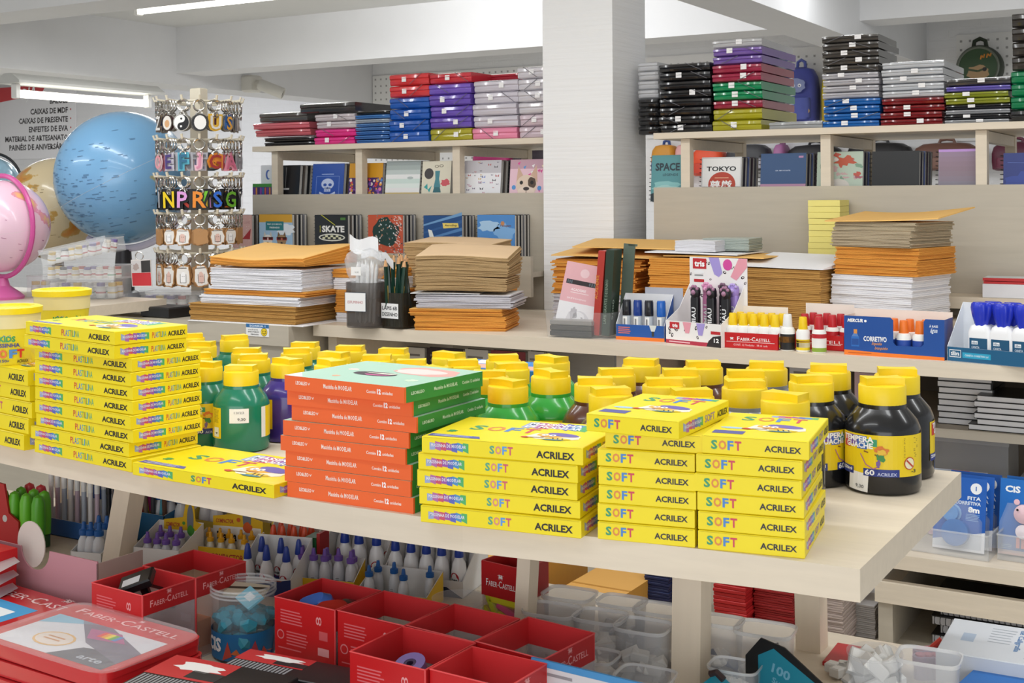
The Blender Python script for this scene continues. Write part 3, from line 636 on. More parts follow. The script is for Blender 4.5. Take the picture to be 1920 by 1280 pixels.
# ================================================================== ON THE COUNTER
def bundle(w, d, h, n, m, top=None, seed=0, jx=.004, sag=None, nx=10, ny=5):
    """a bundle of envelopes: one continuous block whose sides step in and out layer by layer"""
    rd = random.Random(seed); mb = MB(); n = int(n*2.2); jx *= .8
    if sag: mb.warp = sag
    vs = []; fs = []; fm = []
    B = [(i, 0) for i in range(nx)]+[(nx, j) for j in range(ny)]+[(i, ny) for i in range(nx, 0, -1)]+[(0, j) for j in range(ny, 0, -1)]
    rings = []; z = 0
    for k in range(n):
        lh = h/n; ox, oy, gx = rd.uniform(-jx, jx), rd.uniform(-jx, jx)*.6, rd.uniform(0, jx*.7)
        ph, am = rd.uniform(0, 6), rd.uniform(.0004, .0016)
        for zz, e in ((z+lh*.04, 0.0012), (z+lh*.2, 0), (z+lh*.84, 0), (z+lh*.98, .0012)): rings.append((zz, ox, oy, gx+e, ph, am))
        z += lh
    def pt(i, j, r):
        zz, ox, oy, e, ph, am = r; x = i/nx*w; y = j/ny*d; oy += am*math.sin(x*28+ph)
        x = min(max(x, e), w-e)+ox; y = min(max(y, e), d-e)+oy
        return (x, y, zz)
    for r in rings: vs += [pt(i, j, r) for i, j in B]
    nb_ = len(B)
    for k in range(len(rings)-1):
        for j in range(nb_): fs.append((k*nb_+j, k*nb_+(j+1) % nb_, (k+1)*nb_+(j+1) % nb_, (k+1)*nb_+j))
    o = len(vs); t = rings[-1]; idx = {}
    for q, (i, j) in enumerate(B): idx[(i, j)] = (len(rings)-1)*nb_+q
    for i in range(1, nx):
        for j in range(1, ny): idx[(i, j)] = len(vs); vs.append(pt(i, j, t))
    tf = [(idx[(i, j)], idx[(i+1, j)], idx[(i+1, j+1)], idx[(i, j+1)]) for i in range(nx) for j in range(ny)]
    o = len(mb.v); mb.add(vs, fs, m); i = mb.mat(top or m)
    for f in tf: mb.f.append([a+o for a in f]); mb.mi.append(i)
    mb.f.append([q+o for q in range(nb_-1, -1, -1)]); mb.mi.append(mb.mat(m))
    return mb.build('bundle', 30)
def sheet(w, d, m, th=.0015, sag=None, nx=12, ny=6, flap=None):
    mb = MB(); mb.warp = sag
    vs = [(i/nx*w, j/ny*d, th*k) for k in (0, 1) for j in range(ny+1) for i in range(nx+1)]
    N = (nx+1)*(ny+1); q = lambda i, j, k: k*N+j*(nx+1)+i; fs = []
    for i in range(nx):
        for j in range(ny): fs += [(q(i, j, 1), q(i+1, j, 1), q(i+1, j+1, 1), q(i, j+1, 1)), (q(i, j, 0), q(i, j+1, 0), q(i+1, j+1, 0), q(i+1, j, 0))]
    for i in range(nx): fs += [(q(i, 0, 0), q(i+1, 0, 0), q(i+1, 0, 1), q(i, 0, 1)), (q(i+1, ny, 0), q(i, ny, 0), q(i, ny, 1), q(i+1, ny, 1))]
    for j in range(ny): fs += [(q(0, j+1, 0), q(0, j, 0), q(0, j, 1), q(0, j+1, 1)), (q(nx, j, 0), q(nx, j+1, 0), q(nx, j+1, 1), q(nx, j, 1))]
    mb.add(vs, fs, m); return mb.build('envelope', 30)
def wave(a, wl, ph=0, lift=None, w=1, d=1, tilt=0, H=.03):
    def f(q):
        z = a*math.sin(q.x/wl*6.283+ph)*(.4+.6*min(1, max(0, q.z/.05)))
        if lift: z += lift[0]*max(0, (q.x/w-lift[1]))**2*(q.z+.02)/.03 if len(lift) == 2 else 0
        return Vector((q.x, q.y, q.z+z+a+tilt*max(0, q.y)*min(1, max(0, q.z/H))))
    return f
class Pile:
    """things piled on one another; keeps track of the height"""
    def __init__(s, FLp, FRp, z=CT, yaw=None):
        s.a, b = W(*FLp, z), W(*FRp, z); s.yaw = math.atan2(b.y-s.a.y, b.x-s.a.x) if yaw is None else R(yaw); s.w = (b-s.a).length; s.z = z; s.d = dep(s.a)
    def put(s, name, mesh, label, cat, h, dx=0, dy=0, dr=0, group=None, parts=()):
        c, q = math.cos(s.yaw), math.sin(s.yaw)
        o = thing(name, label, cat, (s.a.x+dx*c-dy*q, s.a.y+dx*q+dy*c, s.z), s.yaw+R(dr), mesh, parts, group); s.z += h; return o
    def px(s, n): return n/F*s.d
EG = 'envelope bundles on the counter'
ENV = lambda p, label, h, m, top, w=None, d=.24, n=10, dx=0, dy=0, dr=0, seed=0, sag=None, jx=.004: p.put('envelope_bundle', bundle(w or p.w, d, h-.0006, n, m, top, seed, jx, sag), label, 'envelopes', h+(.0 if not sag else .002), dx, dy, dr, EG)
OCH = M('#BC8E4A', .8, var=.1, scale=40); ORN = M('#E09A3E', .7, var=.06, scale=40); WENV = M('#E9E8EC', .7, var=.04, scale=60); GENV = M('#C9C6CC', .75, var=.05, scale=50)
# left pile on the desk
p = Pile((352, 601), (552, 612))
h = p.px
p.put('envelope', sheet(p.w+.03, .25, PAPER, .002), 'large white envelope lying under the leftmost envelope pile', 'envelope', .003, 0, 0)
ENV(p, 'ochre envelope bundle at the bottom of the leftmost pile', h(32), OCH, OCH, d=.24, n=7, dx=-.003, dy=.01, seed=1)
ENV(p, 'white envelope bundle, lower of two in the leftmost pile', h(17), WENV, PAPER, w=p.w*.93, d=.22, n=3, dx=.035, dy=.012, seed=2)
ENV(p, 'orange envelope bundle between the two white ones of the leftmost pile', h(10), ORN, KRAFTT, w=p.w*.95, d=.23, n=3, dx=.05, dy=.012, seed=3)
ENV(p, 'white envelope bundle, upper of two in the leftmost pile', h(40), WENV, PAPER, w=p.w*.85, d=.23, n=9, dx=.075, dy=.012, seed=4)
ENV(p, 'yellow-orange envelope bundle on top of the leftmost pile', h(14), ORN, KRAFTT, w=p.w*.88, d=.25, n=3, dx=.075, dy=.008, seed=5, sag=wave(.006, .33, 1.9, tilt=.13, H=.02))
# second pile behind the grey cup
p = Pile((603, 607), (700, 612)); p.a.y += .06
ENV(p, 'white envelope bundle low behind the grey cup', h(18), WENV, PAPER, d=.22, n=3, seed=6)
ENV(p, 'orange envelope bundle behind the grey cup', h(42), ORN, KRAFTT, d=.22, n=6, seed=7)
ENV(p, 'white envelope bundle above the orange one behind the grey cup', h(22), WENV, PAPER, d=.22, n=3, seed=8, dx=-.004)
ENV(p, 'small orange envelope bundle on top of the pile behind the grey cup', h(16), ORN, KRAFTT, d=.22, n=3, seed=9, dx=-.008)
p.put('envelope', sheet(p.w*.5, .12, TAN, .002, lambda q: Vector((q.x, q.y, q.z+.05-.35*q.x+.8*q.x*q.x))), 'brown envelope curling up left of the plastic bag', 'envelope', .004, .005, .06)
# tall tan pile
p = Pile((776, 619), (948, 622))
p2 = Pile((724, 560), (906, 566)); p2.a = Vector((p.a.x-.12, p.a.y+.238, CT)); 
ENV(p2, 'orange envelope bundle at the bottom of the rear tan pile', h(60), ORN, KRAFTT, w=.24, dx=-.03, d=.16, n=8, seed=21)
ENV(p2, 'broad tan envelope bundle at the back behind the pencils', h(80), TAN, TANT, w=.27, d=.16, n=12, seed=22, dx=-.075, sag=wave(.004, .5, .5, tilt=.07, H=.11))
ENV(p, 'orange envelope bundle at the bottom of the tan pile', h(25), ORN, KRAFT, d=.17, n=5, w=p.w*1.0, seed=10)
ENV(p, 'orange envelope bundle second from the bottom of the tan pile', h(13), ORN, KRAFTT, d=.175, n=3, w=p.w*1.02, dx=-.012, seed=11)
ENV(p, 'grey-white envelope bundle under the tan envelopes', h(24), GENV, PAPER, d=.175, n=5, w=p.w*1.06, dx=.004, seed=12, jx=.008)
p.put('envelope', sheet(p.w*.75, .165, PAPER, .0015, wave(.002, .3)), 'single white envelope tucked under the tan bundle', 'envelope', .005, -.008, -.004, 3)
ENV(p, 'thick tan envelope bundle, lower of two with a curled right end', h(24), TAN, TANT, d=.17, n=6, w=p.w*1.0, dx=.004, seed=13, sag=wave(.004, .4, .3))
ENV(p, 'thick tan envelope bundle on top with a pale upper face', h(34), TAN, TANT, d=.17, n=8, w=p.w*1.02, dx=.004, seed=14, sag=wave(.004, .4, .3, tilt=.15, H=.045))
# pile behind the book box
p = Pile((1004, 606), (1165, 612)); p.a.y += .1
ENV(p, 'grey envelope bundle low behind the clear tub of books', h(50), GENV, PAPER, d=.22, n=7, seed=30)
ENV(p, 'orange envelope bundle behind the clear tub of books', h(42), ORN, KRAFT, d=.22, n=7, seed=31, jx=.008)
ENV(p, 'upper orange envelope bundle behind the clear tub of books', h(22), ORN, KRAFTT, d=.22, n=4, seed=32, jx=.01, w=p.w*1.08)
p.put('envelope', sheet(p.w*1.42, .24, KRAFTT, .003, wave(.006, .6, 1., tilt=.07, H=.001)), 'wide yellow envelope on top of the pile at the pillar', 'envelope', .026, .0, -.01, -2)
p.put('envelope', sheet(p.w*1.25, .22, KRAFTT, .003, wave(.004, .6, 1.4, tilt=.07, H=.001)), 'upper yellow envelope on the pile at the pillar', 'envelope', .01, .06, -.0, 2)
# pile behind the markers
p = Pile((1180, 618), (1350, 628)); p.a.y += .1
ENV(p, 'brown-orange envelope bundle behind the marker box', h(55), OCH, KRAFT, d=.22, n=7, seed=33)
ENV(p, 'orange envelope bundle behind the leopard print display', h(66), ORN, KRAFTT, d=.22, n=8, seed=34, w=p.w*.94, dx=.01)
p.put('envelope', sheet(p.w*1.1, .22, KRAFTT, .003, wave(.003, .5, .2)), 'yellow envelope sticking out right above the leopard print display', 'envelope', .007, .05, .01, 1)
p.put('envelope', sheet(p.w*1.02, .22, PAPER, .003, wave(.004, .5, 1.2)), 'white envelope on the pile above the leopard print display', 'envelope', .009, .0, .0, 3)
p.put('card_stack', bundle(.115, .1, h(19), 6, WENV, PAPER, 35, .001), 'neat stack of white cards on top of the pile right of the pillar', 'cards', 0, .075, .03, 2)
p.put('plastic_sleeves', bundle(.13, .12, h(22), 4, M('#A9B2AB', .3, var=.05), M('#B9C4BC', .3, var=.05), 36, .002), 'grey-green plastic sleeves behind the white cards', 'sleeves', 0, .125, .1, 4)
# orange pile
p = Pile((1382, 622), (1545, 634)); p.a.y += .0
ENV(p, 'lower orange envelope bundle behind the yellow capped glue bottles', h(58), OCH, KRAFT, d=.19, n=9, seed=37, dx=-.01)
ENV(p, 'upper orange envelope bundle behind the yellow capped glue bottles', h(50), OCH, KRAFTT, d=.19, n=8, seed=38, w=p.w*.97)
p.put('envelope', sheet(p.w*1.0, .2, PAPER, .002, wave(.003, .5, 2., tilt=.13, H=.001)), 'white envelope on the orange bundle behind the glue bottles', 'envelope', .008, .0, -.002, 0)
# tall pile with the big kraft envelope
p = Pile((1553, 632), (1706, 645)); p.a.y += .016
ENV(p, 'bottom white envelope bundle of the tall right pile', h(46), WENV, PAPER, d=.2, n=7, seed=40)
ENV(p, 'upper white envelope bundle of the tall right pile', h(56), WENV, PAPER, d=.2, n=9, seed=41, dx=.002)
ENV(p, 'lower orange envelope bundle of the tall right pile', h(25), ORN, KRAFT, d=.2, n=6, seed=42, dx=.012, w=p.w*1.02)
ENV(p, 'upper orange envelope bundle of the tall right pile', h(19), ORN, KRAFT, d=.2, n=5, seed=43, dx=.014, dr=1, w=p.w*1.02)
ENV(p, 'lower khaki envelope bundle of the tall right pile', h(26), M('#B5A58A', .8, var=.1), TANT, d=.2, n=5, seed=44, dx=.004, dr=-2)
ENV(p, 'upper khaki envelope bundle of the tall right pile', h(14), M('#BBAC90', .8, var=.1), TANT, d=.2, n=4, seed=45, dx=.012, dr=0)
p.put('envelope', sheet(p.w*1.34, .22, KRAFTT, .003, lambda q: Vector((q.x, q.y, q.z+.10*q.x*q.x+.09*max(0, q.y)-.02*math.sin(q.x*14)*q.y))), 'large yellow envelope crowning the tall right pile', 'envelope', .01, -.006, -.012, 3)

# ---- post-it tower
def pad(w, m): return MB().box(0, w, 0, w, .0003, .0122, m, ch=.0005).build('note_pad')
a = WY(1508, 560, SY-.14); w = hpx(a, 62)*.98
pm = memo('pad', lambda: pad(w, M('#EFE284', .7, var=.04))); n = 15; hz = hpx(a, 172)/n
pm = MB().box(0, w, 0, w, .0003, hz-.0003, M('#EFE284', .7, var=.04), ch=.0005).build('note_pad')
zb = st
for i in range(n):
    thing('note_pad', f'yellow note pad in the tower against the wooden panel, {ordl(n-1-i, n)}', 'note pad', (a.x+rnd.uniform(-.0015, .0015)-(i/n)*.0, SY-.10+rnd.uniform(0, .002), zb+i*hz), R(rnd.uniform(-1, 1)), pm, group='yellow note pads')
for i, (m, hh) in enumerate(((M('#EFE284', .7, var=.04), .03), (M('#EFE284', .7, var=.04), .012), (M('#C22C30', .5), .010), (M('#E6DCD0', .6), .006), (M('#C22C30', .5), .012))):
    z = zb+sum((.03, .012, .010, .006, .012)[:i])
    thing('note_pad', ['wide yellow pad at the bottom right of the note tower', 'second yellow pad right of the note tower', 'lower red pad right of the note tower', 'cream pad between two red ones right of the note tower', 'upper red pad right of the note tower'][i], 'note pad', (a.x+w+.004, SY-.10, z), 0, MB().box(0, .05, 0, w, .0003, hh-.0003, m, ch=.0005).build('note_pad'))
# white note box with the red pads at the far right
a = WY(1842, 537, SY-.12); w = hpx(a, 100); hh = hpx(a, 26)
thing('note_cube', 'white paper cube box on the step shelf at the right', 'box', (a.x, SY-.118, st), 0, MB().box(0, w, 0, .09, .0003, hh, M('#E4E6EC', .5), ch=.001).build('box'))
thing('note_pad', 'lower red pad on the white paper cube at the right', 'note pad', (a.x+.002, SY-.116, st+hh), R(0), MB().box(0, w-.012, 0, .085, .0003, .006, M('#C22C30', .5)).build('pad'))
thing('note_pad', 'upper red and white pad on the white paper cube at the right', 'note pad', (a.x, SY-.115, st+hh+.007), R(2), MB().box(0, w-.01, 0, .085, .0003, .008, M('#C22C30', .5), M('#DDE6EA', .5)).build('pad'))
p = W(1905, 640, CT)
thing('envelope_bundle', 'orange envelope bundle at the right frame edge behind the blue capped bottles', 'envelopes', (p.x+.02, p.y+.02, CT), 0, bundle(.2, .075, .06, 6, ORN, KRAFTT, 50))

# ---- small correction bottles
def small_bottle(r, h, cap, bands, capf=.34, sup=False):
    hb = h*(1-capf)
    body = MB().lathe([(0, 0), (r*.92, 0), (r, h*.02), (r, hb*.84), (r*.86, hb*.95), (r*.5, hb), (0, hb)], M('#F3F2EE', .35, var=.02), 22)
    lab = MB(); 
    for z0, z1, c in bands: lab.lathe([(r*1.012, hb*z0), (r*1.012, hb*z1)], P(c), 22)
    c = MB().lathe([(r*.66, hb*.96), (r*.68, hb), (r*.56, h*.97), (r*.5, h), (0, h)], M(cap, .35, var=.03), 18)
    return body.build('bottle'), [('cap', c.build('cap')), ('label', lab.build('label'))]
def corr(k):
    B = {'yellow': ('#F6CF12', [(.08, .55, '#F0D22A'), (.2, .4, '#F4F2EC'), (.42, .5, '#B8473C')]), 'red': ('#C0222C', [(.05, .22, '#8AA83A'), (.22, .62, '#F2F0EC'), (.62, .8, '#C0222C')]),
         'white': ('#F0F0EE', [(.05, .7, '#1C1C1E'), (.35, .6, '#B0762A')]), 'orange': ('#F07A2A', [(.1, .7, '#2A4FA8'), (.25, .4, '#E8ECF6')])}[k]
    return memo(('corr', k), lambda: small_bottle(.0155, .078, B[0], B[1]))
def tray(w, d, hf, hb, m, inner=None, hs=None, t=.0012, front=None):
    """open display box: low front, higher back, sloping sides"""
    b = MB(); hs = hs or hf; inner = inner or M('#ECEBE8', .6)
    b.box(0, w, 0, d, 0, t, inner).box(0, w, 0, t, 0, hf, inner, front=m).box(0, w, d-t, d, 0, hb, inner)
    for x in (0, w-t):
        b.add([(x, 0, 0), (x+t, 0, 0), (x+t, d, 0), (x, d, 0), (x, 0, hf), (x+t, 0, hf), (x+t, d, hb), (x, d, hb)], [(3, 2, 1, 0), (4, 5, 6, 7), (0, 1, 5, 4), (2, 3, 7, 6)], inner)
        b.add([(x, 0, 0), (x+t, 0, 0), (x+t, d, 0), (x, d, 0), (x, 0, hf), (x+t, 0, hf), (x+t, d, hb), (x, d, hb)], [(1, 2, 6, 5), (3, 0, 4, 7)], m if x else inner)
    return b
def row(FLp, FRp, z=CT):
    a, b = W(*FLp, z), W(*FRp, z); return a, math.atan2(b.y-a.y, b.x-a.x), (b-a).length
def loc(a, yaw, x, y, z=0): return (a.x+x*math.cos(yaw)-y*math.sin(yaw), a.y+x*math.sin(yaw)+y*math.cos(yaw), a.z+z)
FCR = M('#C4161C', .45, var=.03)
def knights(m, x, y, s, c='#FFFFFF', l=2):
    """two small jousting riders as a simple crest"""
    m.blob(x, y, s*.5, s*.2, c, l, 1).blob(x-s*.3, y+s*.25, s*.14, s*.25, c, l, 2).blob(x+s*.25, y+s*.25, s*.14, s*.25, c, l, 3).line([(x-s*.7, y+s*.3), (x+s*.1, y+s*.42)], s*.05, c, l).line([(x+s*.7, y+s*.36), (x-s*.1, y+s*.3)], s*.05, c, l)
    for k in (-.4, -.15, .15, .4): m.line([(x+s*k, y-s*.1), (x+s*k*1.15, y-s*.4)], s*.06, c, l)
    return m
def fc(m, x, y, w, h, l=2, c='#FFFFFF', crest=True, al='l'):
    """the maker's wordmark in capitals"""
    m.text('F', x, y, w*.075, h*1.15, c, l, .01).text('ABER', x+w*.085, y, w*.3, h*.86, c, l, .005).text('-', x+w*.395, y+h*.35, w*.04, h*.12, c, l, .01).text('C', x+w*.445, y, w*.1, h*1.15, c, l, .01).text('ASTELL', x+w*.56, y, w*.44, h*.86, c, l, .005)
    if crest: knights(m, x+w*.5, y+h*1.75, h*.9, c, l)
    return m
a, yw, w = row((1356, 651), (1459, 657))
t = tray(w, .07, hpx(a, 29), hpx(a, 42), FCR, FCR); t.at(FR(0)); hh = hpx(a, 29)
fc(t, w*.26, hh*.5, w*.6, hh*.22, 2, '#FFFFFF', False); knights(t, w*.16, hh*.6, hh*.2); t.line([(w*.06, hh*.42), (w*.94, hh*.42)], hh*.03, '#F3D9D9', 2).text('CONT. 12 Unidades . 18 ml cada', w*.5, hh*.17, w*.62, hh*.13, '#F6E0E0', 2, 0, 'c')
thing('display_box', 'low red display box of yellow capped glue bottles', 'box', a, yw, t.build('display_box'))
bm, bp = corr('yellow')
for j in range(2):
    for i in range(5):
        thing('glue_bottle', f'yellow capped bottle, {ORD[i]} from left in the {"front" if j == 0 else "rear"} row of the red box', 'bottle', loc(a, yw, .0175+i*.0325*w/.168+.006*j, .018+.034*j, .0015), yw+rnd.uniform(-.5, .5), bm, bp, 'yellow capped bottles')
# card flap behind the two red boxes
thing('card_flap', 'cream cardboard flap standing behind the yellow capped bottles', 'card', loc(a, yw, .0, .074), yw, MB().box(0, w, 0, .001, 0, hpx(a, 74), M('#EFE6DA', .7)).build('flap'))
a2, y2, w2 = row((1487, 655), (1580, 661)); a2 = Vector(loc(a2, y2, -.004, .022)); 
t = tray(w2, .07, hh*.95, hpx(a2, 42), FCR, FCR); t.at(FR(0)); t.text('CASTELL', w2*.97, hh*.42, w2*.72, hh*.2, '#FFFFFF', 2, 0, 'r').line([(w2*.06, hh*.36), (w2*.94, hh*.36)], hh*.03, '#F3D9D9', 2)
thing('display_box', 'low red display box of red capped bottles beside the blue box', 'box', a2, y2, t.build('display_box'))
bm, bp = corr('red')
for j in range(2):
    for i in range(4):
        thing('correction_bottle', f'red capped bottle, {ORD[i]} from left in the {"front" if j == 0 else "rear"} row of the right red box', 'bottle', loc(a2, y2, .018+i*.0325+.008*j, .018+.034*j, .0015), y2, bm, bp, 'red capped bottles')
thing('card_flap', 'cream cardboard flap standing behind the red capped bottles', 'card', loc(a2, y2, 0, .074), y2, MB().box(0, w2, 0, .001, 0, hpx(a, 80), M('#EFE6DA', .7)).build('flap'))
for x, y, k, sc, lb in ((1476, 657, 'white', 1.06, 'white capped bottle with a black label standing before the red boxes'), (1505, 659, 'yellow', 1.0, 'yellow capped bottle standing alone before the right red box'), (1535, 661, 'red', 1.03, 'red capped bottle with a green band standing alone before the right red box')):
    q = W(x, y, CT); bm, bp = corr(k); o = thing('correction_bottle', lb, 'bottle', (q.x, q.y+.004, CT), R(-30), bm, bp); o.scale = (sc*1.0,)*3
# blue box
a, yw, w = row((1583, 664), (1771, 676)); hb = hpx(a, 73); d = .075; NAVY = M('#1D4F9C', .45, var=.02)
b = MB(); t_ = .0012
n0, n1, nz = w*.50, w*.80, hb*.30
poly = [(0, 0), (w, 0), (w, hb), (n1+.004, hb), (n1, hb-.006), (n1, nz+.006), (n1-.006, nz), (n0+.006, nz), (n0, nz+.006), (n0, hb-.006), (n0-.006, hb), (0, hb)]
b.at(FR(t_)); b.prism(poly, 0, t_, NAVY); b.at()
b.box(0, t_, t_, d, 0, hb, M('#F0E4D8', .6)).box(w-t_, w, t_, d, 0, hb, M('#F0E4D8', .6), right=NAVY).box(0, w, d-t_, d, 0, hb*1.12, M('#F0E4D8', .6)).box(0, w, t_, d, 0, t_, NAVY)
b.at(FR(0)); b.poly([(0, 0), (w, 0), (w, hb*.08), (w*.35, hb*.1), (0, hb*.13)], '#F07F2A', 2)
b.text('MERCUR', w*.035, hb*.84, w*.16, hb*.09, '#FFFFFF', 3, .04, shear=.2).disc(w*.22, hb*.88, w*.013, '#FFFFFF', 3)
b.rect(w*.075, hb*.22, w*.155, hb*.48, '#2F6FC0', 3).rect(w*.08, hb*.26, w*.15, hb*.42, '#24509A', 4).poly([(w*.08, hb*.48), (w*.15, hb*.48), (w*.135, hb*.55), (w*.095, hb*.55)], '#5C86C4', 3).rect(w*.1, hb*.55, w*.135, hb*.66, '#E0954A', 3)
b.text('CORRETIVO', w*.2, hb*.37, w*.235, hb*.13, '#FFFFFF', 3, .03).text('líquido', w*.28, hb*.26, w*.1, hb*.1, '#E8A04A', 3, .01, shear=.3).text('branquinho', w*.31, hb*.15, w*.13, hb*.1, '#E8A04A', 3, .01, shear=.3)
b.text('À BASE', w*.855, hb*.8, w*.085, hb*.07, '#F0F4FA', 3, .02).text('água', w*.86, hb*.64, w*.07, hb*.14, '#DCE6F4', 3, .02, shear=.2).lines(w*.04, hb*.05, w*.25, 1, .01, hb*.02, '#C05A1A', 3)
thing('display_box', 'blue and orange display box with a cut-out window for correction fluid', 'box', a, yw, b.build('display_box'))
bm, bp = corr('orange'); k_ = 0
for j in range(2):
    for i in range(6):
        sc = 1.0; thing('correction_bottle', f'orange capped bottle, {ORD[i]} from left in the {"front" if j == 0 else "rear"} row of the blue box', 'bottle', loc(a, yw, .022+i*(w-.044)/5+.004*j, .021+.034*j, .0015), yw-.6, bm, bp, 'orange capped bottles')
# box of blue capped pens
a, yw, w = row((1776, 676), (1925, 690)); h1, h2 = hpx(a, 27), hpx(a, 106); TEAL = M('#1E5E86', .45, var=.02)
b = tray(w*1.05, .075, h1, h2, TEAL, M('#E9EDF2', .5)); b.at(FR(0)); b.rect(w*.03, h1*.3, w*.18, h1*.82, '#F4F4F4', 1).rect(w*.036, h1*.35, w*.174, h1*.77, '#1E5E86', 2).text('tilibra', w*.105, h1*.42, w*.11, h1*.3, '#FFFFFF', 3, .02, 'c').rect(w*.2, h1*.3, w*.56, h1*.68, '#2FA3C8', 2).text('CANETA CORRETIVA 2x1', w*.38, h1*.42, w*.3, h1*.14, '#E6F4FA', 3, .01, 'c')
thing('display_box', 'white and teal display box of blue capped correction pens at the right', 'box', a, yw, b.build('display_box'))
def pen_bottle():
    b = MB().sup([(0, 0), (.93, 0), (1, .003), (1, .052), (.82, .062), (.5, .066), (0, .066)], M('#F1F1F3', .35, var=.02), .041, .028, 5)
    c = MB(); n = 10; prof = [(.010, .062), (.0105, .068), (.0135, .082), (.0150, .094), (.0140, .101), (.011, .104), (0, .105)]
    # fluted cap
    vs = []; fs = []; seg = 40
    for j in range(seg):
        an = 2*math.pi*j/seg; f = 1+.12*math.cos(6*an)
        for r, z in prof: vs.append((r*1.15*(1+(f-1)*min(1, (z-.06)/.02))*math.cos(an), r*1.0*f*math.sin(an), z))
    k = len(prof)
    for j in range(seg):
        for i in range(k-1): fs.append((j*k+i, ((j+1) % seg)*k+i, ((j+1) % seg)*k+i+1, j*k+i+1))
    c.add(vs, fs, M('#2A3CC8', .15, var=0, alpha=.9))
    l = MB().at(FR(-.0142)).rect(-.016, .012, .016, .042, '#1C5478', 1).rect(-.012, .031, -.001, .037, '#F0F4F8', 2).text('tilibra', -.011, .032, .009, .004, '#1C5478', 3, .01).text('CANETA', -.012, .024, .014, .004, '#E6EEF4', 2, .01).text('CORRETIVA 2x1', -.012, .018, .025, .004, '#E6EEF4', 2, .01)
    return b.build('bottle'), [('cap', c.build('cap')), ('label', l.build('label'))]
bm, bp = memo('penb', pen_bottle)
for i, px_ in enumerate((1801, 1860, 1917)):
    q = W(px_, 688, CT); dd = ((q.x-a.x)*math.cos(yw)+(q.y-a.y)*math.sin(yw))
    thing('correction_bottle', f'white correction bottle with a blue fluted cap, {ORD[i]} from the left in the teal box', 'bottle', loc(a, yw, dd, .022, .0015), yw, bm, bp, 'blue capped bottles').scale = (1.2, 1.05, 1.2)
for i, px_ in enumerate((1815, 1868)):
    q = W(px_, 688, CT); dd = ((q.x-a.x)*math.cos(yw)+(q.y-a.y)*math.sin(yw))
    thing('correction_bottle', f'correction bottle with blue fluted cap hidden behind the {ORD[i]} front one of the teal box', 'bottle', loc(a, yw, dd, .055, .0015), yw, bm, bp, 'blue capped bottles').scale = (1.2, 1.05, 1.2)
# ---- leopard print display with cat-paw highlighters
a, yw, w = row((1249, 642), (1350, 652)); w *= 1.02; hf, hbk = hpx(a, 42), hpx(a, 158); dd = .095
LEO = M('#F3F0EE', .5, var=.01)
def spots(m, x0, y0, x1, y1, n, seed, l=2):
    rd = random.Random(seed)
    for i in range(n):
        x, y = rd.uniform(x0, x1), rd.uniform(y0, y1); r = rd.uniform(.0028, .0045); ro = rd.uniform(0, 3)
        m.disc(x, y, r*1.2, '#241F22', l, r*.8, 10, ro).disc(x+r*.15, y+r*.1, r*.6, '#EFE4E4', l+1, r*.4, 8, ro)
    return m
b = MB().box(0, w, 0, .0012, 0, hf, LEO).box(0, w, 0, dd, 0, .0012, LEO)
b.box(.0, w*1.05, dd, dd+.0014, 0, hbk, LEO)
for x in (0, w-.0012):
    b.add([(x, .0012, 0), (x+.0012, .0012, 0), (x+.0012, dd, 0), (x, dd, 0), (x, .0012, hf), (x+.0012, .0012, hf), (x+.0012, dd*.55, hf*1.5), (x, dd*.55, hf*1.5), (x+.0012, dd, hbk*.68), (x, dd, hbk*.68)], [(0, 1, 5, 4), (4, 5, 6, 7), (7, 6, 8, 9), (0, 4, 7, 9, 3), (1, 2, 8, 6, 5), (2, 3, 9, 8), (0, 3, 2, 1)], LEO)
b.at(FR(0)); spots(b, w*.05, hf*.35, w*.75, hf*.92, 16, 1).rect(0, 0, w, hf*.17, '#B5334A', 3).text('tris', w*.12, hf*.72, w*.1, hf*.16, '#FFFFFF', 6, .04).rect(w*.07, hf*.66, w*.25, hf*.95, '#C22A32', 4)
b.poly([(w*.31, hf*.98), (w*.47, hf*.98), (w*.43, hf*.5), (w*.36, hf*.5)], '#EBA0AE', 4).poly([(w*.56, hf*.98), (w*.72, hf*.98), (w*.67, hf*.45), (w*.6, hf*.45)], '#A99ADB', 4).rect(w*.82, hf*.55, w*.99, hf*.68, '#C22A32', 4)
b.poly([(w*.74, 0), (w, 0), (w, hf*.52), (w*.86, hf*.45), (w*.78, hf*.25)], '#2A2426', 4).text('12', w*.92, hf*.2, w*.09, hf*.18, '#FFFFFF', 6, .03, 'c').lines(w*.06, hf*.06, w*.4, 1, .01, hf*.05, '#F0C0C8', 5)
b.at(FR(dd)); W2 = w*1.05; spots(b, W2*.02, hbk*.42, W2*.98, hbk*.97, 26, 5)
b.rect(W2*.06, hbk*.86, W2*.3, hbk*.985, '#C22A32', 4).text('tris', W2*.18, hbk*.885, W2*.18, hbk*.07, '#FFFFFF', 6, .04, 'c').disc(W2*.17, hbk*.82, W2*.09, '#F4F4F4', 4, hbk*.025).lines(W2*.09, hbk*.775, W2*.16, 1, .01, .003, '#999999', 4).rect(W2*.08, hbk*.70, W2*.26, hbk*.735, '#C22A32', 4)
b.poly([(W2*.34, hbk), (W2*.52, hbk), (W2*.58, hbk*.82), (W2*.52, hbk*.77), (W2*.44, hbk*.80)], '#A99ADB', 4).disc(W2*.67, hbk*.92, W2*.08, '#D94FA0', 4).poly([(W2*.86, hbk), (W2, hbk), (W2, hbk*.9), (W2*.82, hbk*.74), (W2*.72, hbk*.78)], '#EBA0AE', 4)
thing('display_box', 'white leopard print display box of cat paw highlighters', 'box', a, yw, b.build('display_box'))
